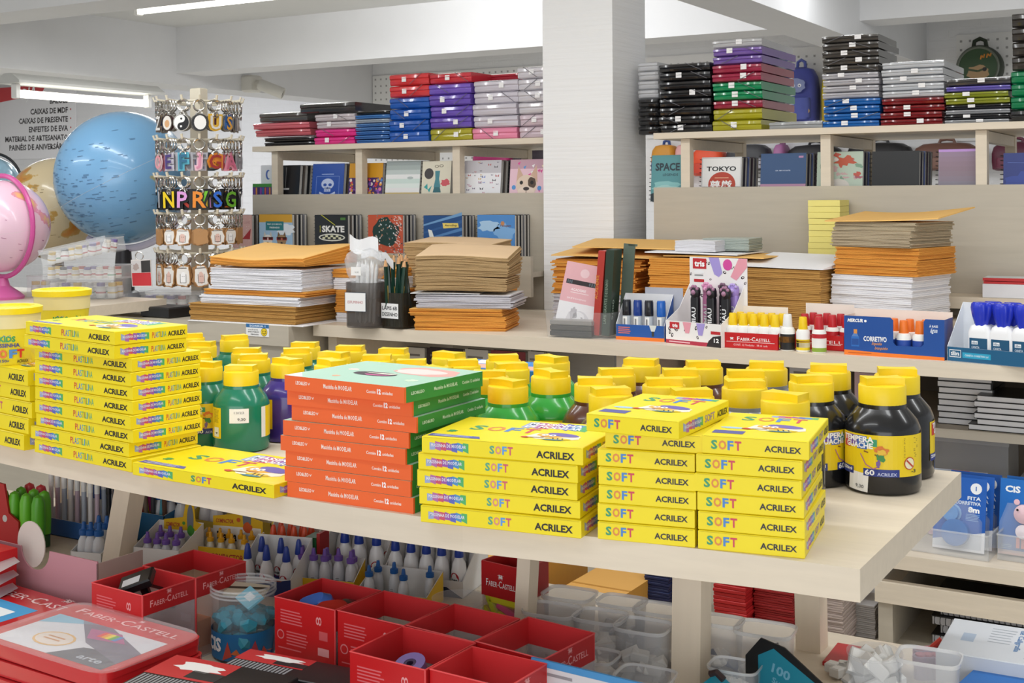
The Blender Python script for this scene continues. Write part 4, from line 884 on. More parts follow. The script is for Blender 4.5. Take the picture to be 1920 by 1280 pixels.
def paw(col, pad_):
    b = MB().sup([(0, 0), (1, 0), (1, .085), (.9, .09), (0, .09)], M(col, .3), .023, .016, 4)
    b.at(FR(-.008)).text('MIAU', .006, .02, .045, .012, '#F4F4F4', 2, .02, 'l', 90).at()
    c = MB().lathe([(.0105, .088), (.0125, .094), (.0135, .104), (.011, .112), (0, .115)], M(col, .3), 16, sy=.8)
    for i, (x, z) in enumerate(((-.009, .110), (-.0032, .115), (.0032, .115), (.009, .110))): c.ball((x, -.006, z), .0042, M(pad_, .5), 8, 5)
    c.ball((0, -.0085, .101), .0065, M(pad_, .5), 10, 6)
    return b.build('highlighter'), [('paw_cap', c.build('paw_cap'))]
for i, (x, y, col, pd_, lb) in enumerate(((.33, .5, '#1C1A1E', '#A87A96', 'front left black'), (.43, .78, '#D887B4', '#E3A3C6', 'rear left pink'), (.60, .55, '#1C1A1E', '#A87A96', 'middle black'), (.73, .78, '#2A262C', '#7A5A70', 'rear black'), (.86, .55, '#1C1A1E', '#A87A96', 'right black'), (.90, .80, '#A48AD4', '#B7A0DE', 'rear right lilac'))):
    bm, bp = memo(('paw', col), lambda: paw(col, pd_)); thing('highlighter', f'{lb} highlighter with a cat paw cap in the leopard print box', 'highlighter', loc(a, yw, w*x, dd*y, .02 if y < .7 else .026), yw, bm, bp, 'cat paw highlighters')
thing('card_insert', 'white card step inside the leopard print box', 'card', loc(a, yw, .0025, .03), yw, MB().box(0, w-.005, 0, .055, .0013, .0195, LEO).build('insert'))
# ---- marker box
a, yw, w = row((1155, 636), (1246, 641)); hf, hbk = hpx(a, 29), hpx(a, 84)
b = tray(w, .06, hf, hbk, M('#2156A4', .45), M('#E6E6E8', .6)); b.at(FR(0)); b.rect(0, 0, w, hf*.22, '#F07F2A', 1).lines(w*.05, hf*.78, w*.3, 4, hf*.12, hf*.06, '#E8775A', 2, 4)
b.poly([(w*.69, hf), (w*.84, hf), (w*.8, hf*.62), (w*.73, hf*.62)], '#D8DCD8', 2).rect(w*.74, hf*.3, w*.79, hf*.62, '#3A3A3A', 2)
thing('display_box', 'small blue and orange display box holding four markers', 'box', a, yw, b.build('display_box'))
def marker(col):
    b = MB().lathe([(0, 0), (.009, 0), (.0095, .003), (.0095, .05), (.007, .054), (0, .054)], M('#DCE2E8', .15, alpha=.75, var=0), 16).rect(0, 0, 0, 0, WHITE) if False else MB().lathe([(0, 0), (.009, 0), (.0095, .003), (.0095, .05), (.007, .054), (0, .054)], M('#C9D0D8', .15, alpha=.8, var=0), 16)
    c = MB().lathe([(.0098, .048), (.0102, .05), (.0098, .076), (.0085, .08), (0, .08)], M(col, .2, coat=.3), 16)
    l = MB(); l.warp = cylwrap(.0099, -100); l.T = FR(0); l.rect(-.006, .012, 0, .046, WHITE, 2).rect(0, .012, .006, .046, WHITE, 2).rect(-.002, .016, .002, .042, '#888888', 4); l.warp = None
    return b.build('marker'), [('cap', c.build('cap')), ('price_label', l.build('price_label'))]
for i, (x, col, nm) in enumerate(((.17, '#1E1E24', 'left black'), (.40, '#163A8C', 'dark blue'), (.63, '#1E1E24', 'right black'), (.88, '#1D63C0', 'bright blue'))):
    bm, bp = memo(('mk', col), lambda: marker(col)); o = thing('marker', f'{nm} capped marker standing in the small blue box', 'marker', loc(a, yw, w*x, .018, .0015), yw, bm, bp, 'markers in the blue box'); o.scale = (1.1, 1.1, 1.2)
thing('card_flap', 'grey cardboard flap behind the marker box', 'card', loc(a, yw, w*.4, .064), yw, MB().box(0, w*.78, 0, .0012, 0, hpx(a, 96), M('#B9BBC6', .7)).build('flap'))
# ---- clear tub with pencil sets and books
a, yw, w = row((1018, 632), (1145, 638)); hb = hpx(a, 48); dd = .10
b = MB(); k = .0016
b.sup([(0, .0005), (.95, .0005), (1, hb), (1.03, hb), (1.03, hb+.002), (.985, hb+.002), (.935, .003), (0, .003)], CLEAR, w, dd, 8, 40, (w/2, dd/2))
thing('clear_tub', 'clear plastic tub holding pencil sets and dark books', 'tub', a, yw, b.build('tub'))
def flatbox(w_, d_, h_, m, top=None, front=None, right=None): return MB().box(0, w_, 0, d_, 0, h_, m, top, front, right)
for i, c in enumerate(('#3A3836', '#4A4642', '#8E8A86')): thing('pencil_tin', f'{["bottom dark", "middle dark", "top grey"][i]} pencil tin lying in the clear tub', 'tin', loc(a, yw, .014, .012, .004+i*.0135), yw, MB().box(0, w*.62, 0, .05, 0, .0128, M(c, .35), ch=.002).build('tin'))
bw, bhh = hpx(a, 78), hpx(a, 122)
b = MB().box(0, bw, 0, .012, 0, bhh, M('#D9A9AE', .45), front=M('#DDAAB0', .4)); b.at(FR(0))
b.rect(0, 0, bw, bhh*.38, '#E2E0E2', 1).blob(bw*.55, bhh*.14, bw*.3, bhh*.13, '#CBC8CC', 2, 3, .1).blob(bw*.58, bhh*.16, bw*.16, bhh*.1, '#DEDCDE', 3, 4, .1).disc(bw*.5, bhh*.17, bw*.03, '#A8A4A8', 4, bw*.018).disc(bw*.66, bhh*.17, bw*.03, '#A8A4A8', 4, bw*.018).line([(bw*.52, bhh*.06), (bw*.64, bhh*.06)], .002, '#B0ACB0', 4).blob(bw*.42, bhh*.22, bw*.1, bhh*.1, '#B6B2B6', 3, 7)
b.rect(bw*.08, bhh*.66, bw*.9, bhh*.73, '#2A2024', 2)
for i in range(3): b.rect(bw*(.11+.05*i), bhh*.67, bw*(.14+.05*i), bhh*.72, '#5A6670', 3).rect(bw*(.68+.06*i), bhh*.67, bw*(.715+.06*i), bhh*.72, '#5A6670', 3)
b.disc(bw*.52, bhh*.85, bw*.12, '#E6C6CA', 2, bhh*.07).text('ACADEMIE', bw*.24, bhh*.56, bw*.4, bhh*.04, '#F6E6E8', 2, .02).lines(bw*.24, bhh*.53, bw*.5, 1, .01, bhh*.012, '#EFD8DA', 2).text('SKETCHING', bw*.18, bhh*.43, bw*.5, bhh*.025, '#F6E6E8', 2, .01)
thing('pencil_set', 'pale pink pencil set box with a sketched face leaning in the clear tub', 'pencil set', loc(a, yw, .012, .045, .03), yw, b.build('pencil_set'), rot=(R(-10), R(9), yw))
bk = lambda w_, d_, h_, c, t=None: MB().box(0, w_, 0, d_, 0, h_, M(c, .4), ch=.0015)
b = bk(.018, .055, hpx(a, 158), '#B0352C'); b.at(FR(0)).text('ACADEMIE', .007, .09, .06, .008, '#D98A3A', 2, .01, 'l', 90)
thing('book', 'red book standing in the clear tub between the pink set and green box', 'book', loc(a, yw, w*.665, .03, .0075), yw, b.build('book'), rot=(0, R(5), yw))
b = bk(.021, .055, hpx(a, 160), '#26382C'); b.at(FR(0)).text('LAPIS GRAFITE DESENHO', .010, .03, .11, .007, '#8FA08F', 2, .0, 'l', 90).at(RT(.021)).text('9000', .02, .04, .05, .012, '#A0AFA0', 2, .01, 'l', 90)
thing('pencil_box', 'dark green pencil box leaning at the right end of the clear tub', 'box', loc(a, yw, w*.80, .03, .0075), yw, b.build('box'), rot=(0, R(4), yw))
thing('pencil_box', 'grey-green hanging tab card behind the green pencil box', 'card', loc(a, yw, w*.9, .102, .004), yw, MB().box(0, .03, 0, .004, 0, hpx(a, 172), M('#5A685C', .4)).box(.012, .035, .0, .004, hpx(a, 168), hpx(a, 172), M('#5A685C', .4)).build('card'), rot=(0, R(4), yw))
# ---- grey cup with a bag of paper stumps
q = W(669, 616, CT); r = hpx(q, 36)
SMK = M('#625C58', .2, alpha=.5, var=0)
cup = MB().sup([(0, .001), (.93, .001), (.97, .004), (1, hpx(q, 86)), (.96, hpx(q, 86)), (.93, .006), (0, .006)], SMK, 2*r, 2*r*.8, 3.2, 36)
lb = MB().at(FR(-r*.83, .007)); w_ = hpx(q, 46); z0 = hpx(q, 32); h_ = hpx(q, 36)
lb.rect(-r*.92, z0, -r*.92+w_, z0+h_, '#3A4A5A', 1).rect(-r*.92+.0012, z0+.0012, -r*.92+w_-.0012, z0+h_-.0012, '#F2F2F2', 2).text('ESFUMINHO', -r*.92+w_/2, z0+h_*.42, w_*.72, h_*.14, '#B8404A', 3, .0, 'c')
cy_ = q.y+r*.8
thing('pencil_cup', 'smoky grey cup labelled ESFUMINHO holding a bag of white stumps', 'cup', (q.x, cy_, CT), R(6), cup.build('cup'), [('label', lb.build('label'))])
sm = MB().lathe([(0, 0), (.004, .008), (.0042, .012), (.0042, .15), (.0036, .153), (0, .165)], M('#F4F4F4', .6, var=.02), 10).build('stump')
for i in range(16):
    an = i*2.4; rr = r*.62*math.sqrt((i+.5)/16); dx, dy = rr*math.cos(an), rr*.75*math.sin(an)
    thing('paper_stump', 'white paper blending stump standing in the smoky grey cup', 'paper stump', (q.x+dx, cy_+dy, CT+.008+.012*rnd.random()), 0, sm, group='white paper stumps in the grey cup', rot=(R(rnd.uniform(-3, 3)), R(rnd.uniform(-4, 4)), 0))
bag = MB(); hh0 = hpx(q, 55); H_ = hpx(q, 168)
prof = [(.74, hh0), (.76, hpx(q, 88)), (.98, hpx(q, 104)), (1.02, hpx(q, 126)), (.95, hpx(q, 140)), (.7, hpx(q, 146))]
rdb = random.Random(3)
bag.warp = lambda p: Vector((p.x*(1+.12*mnoise.noise(Vector((p.x*30, p.y*30, p.z*40)))), p.y*(1+.12*mnoise.noise(Vector((p.y*30, p.x*30, p.z*40)))), p.z+.006*mnoise.noise(p*40)))
bag.sup(prof, M('#F4F6F8', .12, alpha=.3, var=0, bump=.6, scale=60), 2*r, 1.7*r, 3, 40)
hd = MB(); hd.warp = lambda p: Vector((p.x, p.y+.010*math.sin(p.x*60)+.3*(p.z-.27)**2, p.z+.006*math.sin(p.x*90)))
z0, z1 = hpx(q, 142), hpx(q, 172); n = 10; x0, x1 = -r*.95, r*.65
for i in range(n):
    xa, xb = x0+(x1-x0)*i/n, x0+(x1-x0)*(i+1)/n
    hd.box(xa, xb, -.001, .001, z0, z1-.008*(i/n), M('#F3F3F5', .3))
flp = MB(); flp.warp = lambda p: Vector((p.x, p.y+.012*math.sin(p.x*50), p.z-.5*max(0, p.x)**2*6+.004*math.sin(p.x*120)))
for i in range(10): flp.box(-.01+r*2.0*i/10, -.01+r*2.0*(i+1)/10, -.001, .001, hpx(q, 132), hpx(q, 148), M('#EEEFF2', .3, alpha=.75, var=0))
tg = MB().at(FR(-r*.9)).rect(-r*.35, hpx(q, 100), r*.25, hpx(q, 116), WHITE, 3).text('9,50', 0, hpx(q, 104), .012, .005, '#888888', 5, 0, 'c')
thing('plastic_bag', 'crumpled clear plastic bag around the white stumps in the grey cup', 'bag', (q.x, cy_, CT), R(6), bag.build('bag', 60), [('header', hd.build('header', 60)), ('header', flp.build('header', 60)), ('price_label', tg.build('label'))])
# ---- square cup of 6B pencils
q = W(735, 617, CT); s_ = hpx(q, 27); hc = hpx(q, 68)
SMK2 = M('#3A342A', .15, alpha=.5, var=0)
cup = MB().sup([(0, .001), (.97, .001), (1, hc), (.94, hc), (.91, .005), (0, .005)], SMK2, 2*s_, 2*s_, 9, 40)
lb = MB().at(FR(-s_*1.02, .006)); w_ = hpx(q, 44); z0 = hpx(q, 20); h_ = hpx(q, 28)
lb.rect(-s_*1.02, z0, -s_*1.02+w_, z0+h_, '#F4F4F4', 1).text('LÁPIS 6B', -s_*1.02+w_*.05, z0+h_*.56, w_*.88, h_*.31, '#1C1C20', 2, .025).text('DESENHO', -s_*1.02+w_*.05, z0+h_*.14, w_*.9, h_*.26, '#1C1C20', 2, .025)
cy2 = q.y+s_*1.02
thing('pencil_cup', 'square smoky cup labelled LÁPIS 6B DESENHO full of dark green pencils', 'cup', (q.x, cy2, CT), R(-8), cup.build('cup'), [('label', lb.build('label'))])
def pencil(col, L=.168, r=.0038, wood='#D9A878', tip='#2A2A2A'):
    b = MB().lathe([(0, 0), (r, 0), (r, L-.02)], M(col, .3, coat=.3), 6)
    b.T = FR(-r*.9); b.rect(-.001, L*.3, .0012, L*.6, '#B49A50', 1); b.at()
    t = MB().lathe([(r, L-.02), (r*.3, L-.004)], M(wood, .6), 10); g = MB().lathe([(r*.3, L-.004), (0, L)], P(tip), 8)
    return b.build('pencil', 20), [('sharpened_tip', t.build('tip'), [('lead', g.build('lead'))])]
pm, pp = pencil('#12382C')
for i in range(20):
    u, v = (i % 5-2)/2, (i//5-1.5)/1.5; sc = hpx(q, 140)/.168*(.86+.14*rnd.random())
    o = thing('pencil', 'dark green 6B pencil standing point up in the square smoky cup', 'pencil', (q.x+u*s_*.62, cy2+v*s_*.62, CT+.006), 0, pm, pp, 'dark green pencils in the square cup', rot=(R(-v*5+rnd.uniform(-.5, .5)), R(u*7+rnd.uniform(-.5, .5)), rnd.uniform(0, 6)))
    o.scale = (1.5, 1.5, sc)
# ================================================================== NOTEBOOKS AND FOLDER CASES ON THE DISPLAY UNITS
def nb_mesh(w, h, t, cover, design=None, edge='#D9D7D2', spiral=True, seed=0, backc='#3A3A3E'):
    m = MB().box(0, w, 0, .0016, 0, h, M(cover, .3, var=.02)).box(.004, w-.001, .0016, t-.0016, .001, h-.002, M(edge, .7, var=.15, scale=300)).box(0, w, t-.0016, t, 0, h, M(backc, .4))
    if design: m.at(FR(0)); design(m, w, h); m.at()
    body = m.build('notebook')
    if not spiral: return body, []
    s = MB(); n = int(h/.012)
    for i in range(n): s.ring((-.001, t/2, .008+i*(h-.014)/(n-1)), t*.5, .0008, M('#3A3A3C', .3, metal=.6, var=0), 'z' if False else 'z', 8, 3)
    return body, [('spiral_binding', s.build('spiral'))]
def clipr(m, w, h): return m
def d_plain(m, w, h): pass
def d_pinkdots(m, w, h):
    rd = random.Random(2)
    for i in range(40): m.disc(rd.uniform(.05, .95)*w, rd.uniform(.05, .95)*h, w*.015, '#F6E3DF', 1)
    m.text('LOVE', w*.6, h*.82, w*.3, h*.05, '#C88A86', 2).poly([(w*.5, h*.5), (w*.95, h*.72), (w*.9, h*.5)], '#B8343A', 2)
def d_cats(m, w, h):
    m.rect(0, 0, w, h, '#A9CBE8', 1).poly([(0, 0), (w, 0), (w, h*.3), (w*.5, h*.42), (0, h*.28)], '#4E8A3F', 2).rect(0, h*.84, w, h, '#D9A63A', 2).blob(w*.8, h*.7, w*.25, h*.12, '#E8F0F8', 2, 1)
    m.rect(w*.2, h*.68, w*.74, h*.86, '#2F7F86', 3).text('MAIS QUE AMIGOS,', w*.25, h*.785, w*.44, h*.035, '#F0F6F6', 4, .02).text('FRIENDS!', w*.32, h*.72, w*.3, h*.035, '#F0F6F6', 4, .02)
    for x, c, e in ((.26, '#F2EFEA', '#D8D0C6'), (.68, '#A98A66', '#7E6244')):
        m.blob(w*x, h*.16, w*.2, h*.24, c, 4, 1, .08).disc(w*x, h*.48, w*.14, c, 5, h*.115).poly([(w*(x-.14), h*.52), (w*(x-.1), h*.66), (w*(x-.03), h*.56)], e, 4).poly([(w*(x+.14), h*.52), (w*(x+.1), h*.66), (w*(x+.03), h*.56)], e, 4)
        m.rect(w*(x-.15), h*.485, w*(x-.01), h*.545, '#B8342F', 6).rect(w*(x+.02), h*.485, w*(x+.16), h*.545, '#B8342F', 6).rect(w*(x-.15), h*.53, w*(x+.16), h*.545, '#B8342F', 6).rect(w*(x-.13), h*.495, w*(x-.03), h*.53, '#4A1C1E', 7).rect(w*(x+.04), h*.495, w*(x+.14), h*.53, '#4A1C1E', 7).disc(w*x, h*.43, w*.035, '#2A2426', 7, h*.02).disc(w*x, h*.39, w*.03, '#B86A6A', 6, h*.02)
def d_skate(m, w, h):
    m.text('SKATE', w*.22, h*.66, w*.68, h*.13, '#F2F2EE', 2, .045).text('IBRAD', w*.18, h*.66, h*.13, h*.02, '#E0D84A', 2, .02, 'l', 90)
    m.line([(w*.2, h*1.0), (w*.62, h*.8)], w*.015, '#D8D84A', 1).rect(w*.78, h*.9, w*.93, h*.95, '#4E7F3F', 1)
    m.disc(w*.52, h*.56, w*.40, '#E8E8DC', 2, h*.075).disc(w*.52, h*.56, w*.36, '#2B3034', 3, h*.05)
    for i in range(7):
        for j in range(2):
            if (i+j) % 2 == 0: m.rect(w*(.24+.08*i), h*(.53+.035*j), w*(.32+.08*i), h*(.565+.035*j), '#E9E9C4', 4)
    m.blob(w*.35, h*.3, w*.2, h*.1, '#D9762F', 2, 5).blob(w*.5, h*.26, w*.25, h*.08, '#D8B23A', 3, 6).disc(w*.2, h*.18, w*.07, '#46A6B4', 2)
def d_sequin(m, w, h):
    rd = random.Random(4); m.blob(w*.5, h*.68, w*.36, h*.26, '#1E3E3A', 1, 2, .15)
    for i in range(110):
        x, y = rd.uniform(.2, .97), rd.uniform(.12, .98); c = rd.choice(['#E8ECEE', '#8FA0A8', '#C9A890', '#2A4A50', '#F2F4F4', '#B98468'])
        m.line([(w*x, h*y), (min(w, w*(x+rd.uniform(-.05, .05))), h*y+h*rd.uniform(.01, .03))], w*.025, c, 2)
    for i in range(30): x, y = rd.uniform(.78, .98), rd.uniform(.2, .95); m.line([(w*x, h*y), (w*x-w*.05, h*y+h*.03)], w*.02, '#F2C8C0', 3)
def d_plane(m, w, h):
    for i in range(6): m.poly([(0, h*(.1+.14*i)), (w, h*(.3+.14*i)), (w, h*(.36+.14*i)), (0, h*(.13+.14*i))], ['#4F7FB4', '#2C5A92', '#6E9CC8'][i % 3], 1)
    m.poly([(w*.02, h*.42), (w*.2, h*.44), (w*.75, h*.26), (w*.95, h*.08), (w*.6, h*.14), (w*.25, h*.34)], '#C9DCEA', 3).poly([(w*.2, h*.44), (w*.12, h*.74), (w*.22, h*.72), (w*.36, h*.40)], '#E0E4E0', 4).poly([(w*.45, h*.36), (w*.95, h*.46), (w*.98, h*.42), (w*.6, h*.28)], '#A9C6DE', 4).poly([(w*.3, h*.3), (w*.02, h*.18), (w*.05, h*.24)], '#8FB4D4', 4).poly([(w*.62, h*.22), (w*.8, h*.2), (w*.74, h*.15)], '#24466E', 5)
    m.poly([(w*.5, h*.86), (w*.9, h*.86), (w*.92, h*.78), (w*.52, h*.76)], '#E9D06A', 3).text('AeroShip', w*.55, h*.79, w*.32, h*.045, '#2A2A2A', 4, .02, shear=.2)
def d_cliff(m, w, h):
    m.rect(0, h*.42, w, h, '#4E8ACB', 1).blob(w*.3, h*.8, w*.28, h*.1, '#A9CBE8', 2, 1).blob(w*.7, h*.7, w*.26, h*.14, '#7FB0E0', 2, 2).rect(0, 0, w, h*.42, '#2B5FA0', 1)
    m.poly([(0, h*.5), (w*.2, h*.52), (w*.45, h*.42), (w*.52, h*.25), (w*.85, 0), (0, 0)], '#2E3A34', 3).poly([(0, h*.52), (w*.2, h*.54), (w*.4, h*.44), (w*.2, h*.36), (0, h*.3)], '#B88A7A', 4)
    for i in range(9): m.rect(w*(.02+.045*i), h*(.38+.02*(i % 3)), w*(.05+.045*i), h*(.45+.02*(i % 2)), ['#D8C8B8', '#C07A5A', '#E0D8CC'][i % 3], 5)
    m.text('Paisagem', w*.62, h*.78, w*.28, h*.05, '#7A4A3A', 4, .01).disc(w*.68, h*.85, w*.05, '#C88A5A', 4)
def d_dash(m, w, h): m.rect(w*.46, h*.45, w*.475, h*.95, '#9A9A9C', 1).rect(w*.25, h*.40, w*.62, h*.44, '#C9C9CA', 1)
def d_skull(m, w, h):
    L = '#C3D0EE'; m.line([(w*.14, h*.08), (w*.14, h*.7), (w*.86, h*.7), (w*.86, h*.08)], w*.012, '#7F9AD6', 1)
    m.disc(w*.5, h*.52, w*.2, L, 2, h*.13).rect(w*.4, h*.34, w*.6, h*.44, L, 2).disc(w*.42, h*.5, w*.055, '#2D52A8', 3, h*.035).disc(w*.58, h*.5, w*.055, '#2D52A8', 3, h*.035).poly([(w*.5, h*.46), (w*.47, h*.41), (w*.53, h*.41)], '#2D52A8', 3)
    for k in range(3): m.rect(w*(.43+.05*k), h*.35, w*(.445+.05*k), h*.385, '#2D52A8', 3)
    m.line([(w*.25, h*.32), (w*.75, h*.12)], w*.05, L, 2).line([(w*.75, h*.32), (w*.25, h*.12)], w*.05, L, 2).lines(w*.3, h*.74, w*.4, 1, .01, h*.02, '#9FB4E4', 2)
def d_beads(m, w, h):
    rd = random.Random(9); m.rect(0, h*.66, w, h, '#D69A22', 1).rect(0, 0, w, h*.66, '#4A2F6E', 1)
    for i in range(130): m.disc(rd.uniform(.03, .97)*w, rd.uniform(.02, .64)*h, w*rd.uniform(.02, .045), rd.choice(['#E8A23A', '#D9474A', '#F2E6D8', '#4F86D0', '#8A4FB0', '#E07AB0', '#2A1E3E']), 2+i % 3)
    m.disc(w*.5, h*.46, w*.08, '#E9C878', 6)
def d_stripes(m, w, h):
    for i, c in enumerate(['#F0D8EC', '#F4E3F0', '#D8C07A', '#F2F2F2', '#EAF4F0', '#D6E8E2', '#F2F4F4', '#C9D4D2', '#AEBAB8', '#9FAAAA']): m.rect(0, h*i*.1, w, h*(i+1)*.1, c, 1)
    m.disc(w*.72, h*.62, w*.09, '#B9C4C4', 2, h*.03).rect(w*.2, h*.03, w*.4, h*.1, '#E6A8D0', 2)
def d_atrevida(m, w, h):
    m.rect(0, 0, w, h, '#E8E2CE', 1).disc(w*.24, h*.72, w*.16, '#4A4648', 2).text('atrevida', w*.08, h*.10, w*.84, h*.17, '#B8345A', 3, .02)
    m.poly([(w*.45, h*.78), (w*.62, h*.78), (w*.6, h*.6), (w*.66, h*.42), (w*.42, h*.42), (w*.47, h*.6)], '#4E8E9A', 2).poly([(w*.44, h*.42), (w*.64, h*.42), (w*.68, h*.30), (w*.4, h*.30)], '#39707A', 3).blob(w*.82, h*.52, w*.15, h*.08, '#D8606A', 2, 3).poly([(w*.08, h*.42), (w*.22, h*.36), (w*.2, h*.5)], '#3FA8A8', 2).poly([(w*.36, h*.46), (w*.22, h*.36), (w*.28, h*.3)], '#3FA8A8', 2)
    m.ring((0, 0, 0), 0.0001, .00001, '#4A3A2A') if False else m.disc(w*.5, h*.88, w*.07, '#4A3A2A', 2, h*.03).disc(w*.5, h*.88, w*.05, '#E8E2CE', 3, h*.02).disc(w*.66, h*.89, w*.07, '#4A3A2A', 2, h*.03).disc(w*.66, h*.89, w*.05, '#E8E2CE', 3, h*.02)
def d_butter(m, w, h):
    rd = random.Random(12); m.rect(0, 0, w, h, '#F0F0F4', 1).rect(0, h*.72, w, h, '#C9C6CC', 2)
    for i in range(38):
        x, y = rd.uniform(.08, .92)*w, rd.uniform(.05, .95)*h; c = rd.choice(['#7F8FD0', '#C07A9A', '#B84A4A', '#C9A24A', '#6A5A7A', '#4A4A52']); s = w*rd.uniform(.02, .05)
        m.poly([(x, y), (x-s, y+s*.9), (x-s*.9, y-s*.3)], c, 3).poly([(x, y), (x+s, y+s*.9), (x+s*.9, y-s*.3)], c, 3)
def d_bulldog(m, w, h):
    rd = random.Random(5); m.rect(0, 0, w, h, '#EFC9D6', 1).rect(0, h*.8, w, h, '#C9A0B0', 2)
    for i in range(14): x, y = rd.uniform(.05, .95)*w, rd.uniform(.1, .95)*h; m.poly([(x, y), (x+w*.09, y+h*.03), (x+w*.05, y-h*.05)], rd.choice(['#F6F6F6', '#E04F9A', '#F2E2C0', '#5A9AD8']), 3)
    m.disc(w*.88, h*.38, w*.06, '#5A9AD8', 4).disc(w*.13, h*.4, w*.06, '#5A9AD8', 4)
    F_ = '#E9D2BE'; m.poly([(w*.2, h*.5), (w*.24, h*.86), (w*.42, h*.62)], '#D8B49C', 4).poly([(w*.82, h*.5), (w*.78, h*.88), (w*.58, h*.62)], '#D8B49C', 4).disc(w*.5, h*.44, w*.31, F_, 5, h*.23).blob(w*.66, h*.5, w*.12, h*.12, '#5A4638', 6, 4, .1).disc(w*.5, h*.3, w*.25, '#F0DCCC', 6, h*.13).disc(w*.5, h*.37, w*.09, '#3A2C2C', 7, h*.04).line([(w*.5, h*.34), (w*.5, h*.24)], w*.02, '#7A5A50', 7).line([(w*.3, h*.2), (w*.5, h*.25), (w*.7, h*.2)], w*.025, '#7A4A48', 7).disc(w*.35, h*.5, w*.05, '#221A1A', 7).disc(w*.66, h*.5, w*.05, '#120C0C', 8)
def d_space(m, w, h):
    m.text('SPACE', w*.13, h*.66, w*.8, h*.17, '#2A3A44', 2, .04).text('LEGENDS', w*.38, h*.55, w*.5, h*.05, '#2F4E58', 2, .02).blob(w*.5, h*.32, w*.46, h*.12, '#8CC4C4', 1, 1, .2).poly([(0, h*.16), (w*.3, h*.24), (w*.6, h*.17), (w, h*.22), (w, 0), (0, 0)], '#26343C', 3).blob(w*.5, h*.3, w*.3, h*.05, '#A9D4D0', 2, 2)
def d_tokyo(m, w, h):
    m.rect(w*.03, 0, w*.97, h*.97, '#E9E8E6', 1).text('TOKYO', w*.13, h*.68, w*.74, h*.11, '#1E1E22', 3, .03)
    m.disc(w*.52, h*.38, w*.34, '#B8402A', 2, w*.30, 28).rect(w*.03, 0, w*.97, h*.33, '#2A2630', 3).text('尊厳', w*.22, h*.30, w*.56, h*.17, '#F2F0EE', 4, .02).lines(w*.34, h*.52, w*.36, 1, .01, h*.02, '#E0A080', 4)
def d_bluepink(m, w, h): m.rect(0, 0, w, h*.36, '#B78AA6', 1).rect(0, h*.36, w, h, '#35537E', 1).text('SER, IMPORTANTE', w*.33, h*.62, w*.33, h*.03, '#C9D4E8', 2, .02).rect(w*.84, h*.9, w*.94, h*.94, '#C08AB0', 2)
def d_floral(m, w, h):
    rd = random.Random(21); m.rect(0, 0, w, h, '#B9C9B8', 1)
    for i in range(34): x, y = rd.uniform(.08, .92)*w, rd.uniform(.06, .94)*h; m.blob(x, y, w*rd.uniform(.03, .09), h*rd.uniform(.02, .06), rd.choice(['#7FA08A', '#C9A8A8', '#C0584A', '#E0D4D0', '#A85A6A', '#8FB09A']), 2+i % 3, i, .4)
    m.disc(w*.48, h*.3, w*.24, '#D6D0C8', 6, h*.15); m.blob(w*.62, h*.82, w*.2, h*.1, '#C0563A', 6, 3, .5)
def d_frame(m, w, h): m.rect(w*.04, h*.03, w*.97, h*.035, '#3A3A3E', 1)
def d_ombre(m, w, h):
    for i in range(10): m.rect(w*.02, h*.095*i, w*.98, h*.095*(i+1), ['#7E93A0', '#858F9C', '#8B8A98', '#8C8592', '#8E808E', '#8F7D8A', '#8F7A88', '#927C8C', '#957F92', '#98839A'][i], 1)
    m.rect(0, h*.95, w, h, '#C49AE0', 2)
def d_navy(m, w, h): m.blob(w*.5, h*.4, w*.4, h*.18, '#33489A', 1, 5).line([(w*.1, h*.8), (w*.9, h*.78)], w*.01, '#5A6FB8', 1)
NG = 'notebooks on the display units'
def nb_group(x0, x1, ytop, Y, zb, cover, design, n, name, step=.024, back=None, ppx=None, spiral=True, t=.017, lean=-6):
    a = WY(x0, ytop, Y); b = WY(x1, ytop, Y); w = b.x-a.x; h = a.z-zb
    back = back or ['#4A4C52', '#6E6660', '#2E3238', '#8A8A90', '#55504C']
    for i in range(n):
        if i == 0: bm, bp = nb_mesh(w, h, t, cover, design, spiral=spiral)
        else:
            c = back[i % len(back)]; bm, bp = memo(('nbk', round(w, 3), round(h, 3), c, spiral), lambda: nb_mesh(w, h, t, c, None, spiral=spiral))
        lb = f'{name} notebook facing out' if i == 0 else f'{ORD[i-1]} notebook behind the {name} one'
        thing('notebook', lb, 'notebook', (a.x+.002*i, Y+i*step, zb+.0006+t*math.sin(R(-lean))), 0, bm, bp, NG, rot=(R(lean), 0, 0))
YL = SY-.075; zb = LZ-.045
yl = SY-.082
for x0, x1, yt, c, d, n, nm, st_ in ((436, 472, 403, '#E6B9B2', d_pinkdots, 3, 'pink dotted', .02), (486, 548, 402, '#A9CBE8', d_cats, 4, 'dog and cat in sunglasses', .019), (590, 652, 403, '#2B3034', d_skate, 4, 'dark SKATE', .019), (690, 755, 403, '#C95A3F', d_sequin, 4, 'orange sequin', .018), (794, 866, 404, '#1F4C84', d_plane, 4, 'blue airplane', .018), (895, 965, 403, '#4E8ACB', d_cliff, 5, 'seaside cliff', .0162)):
    nb_group(x0, x1, yt, yl, LZ-.0449, c, d, n, nm, st_, t=.013, lean=0)
zu = LPT-.0445
Yu = SY+.058
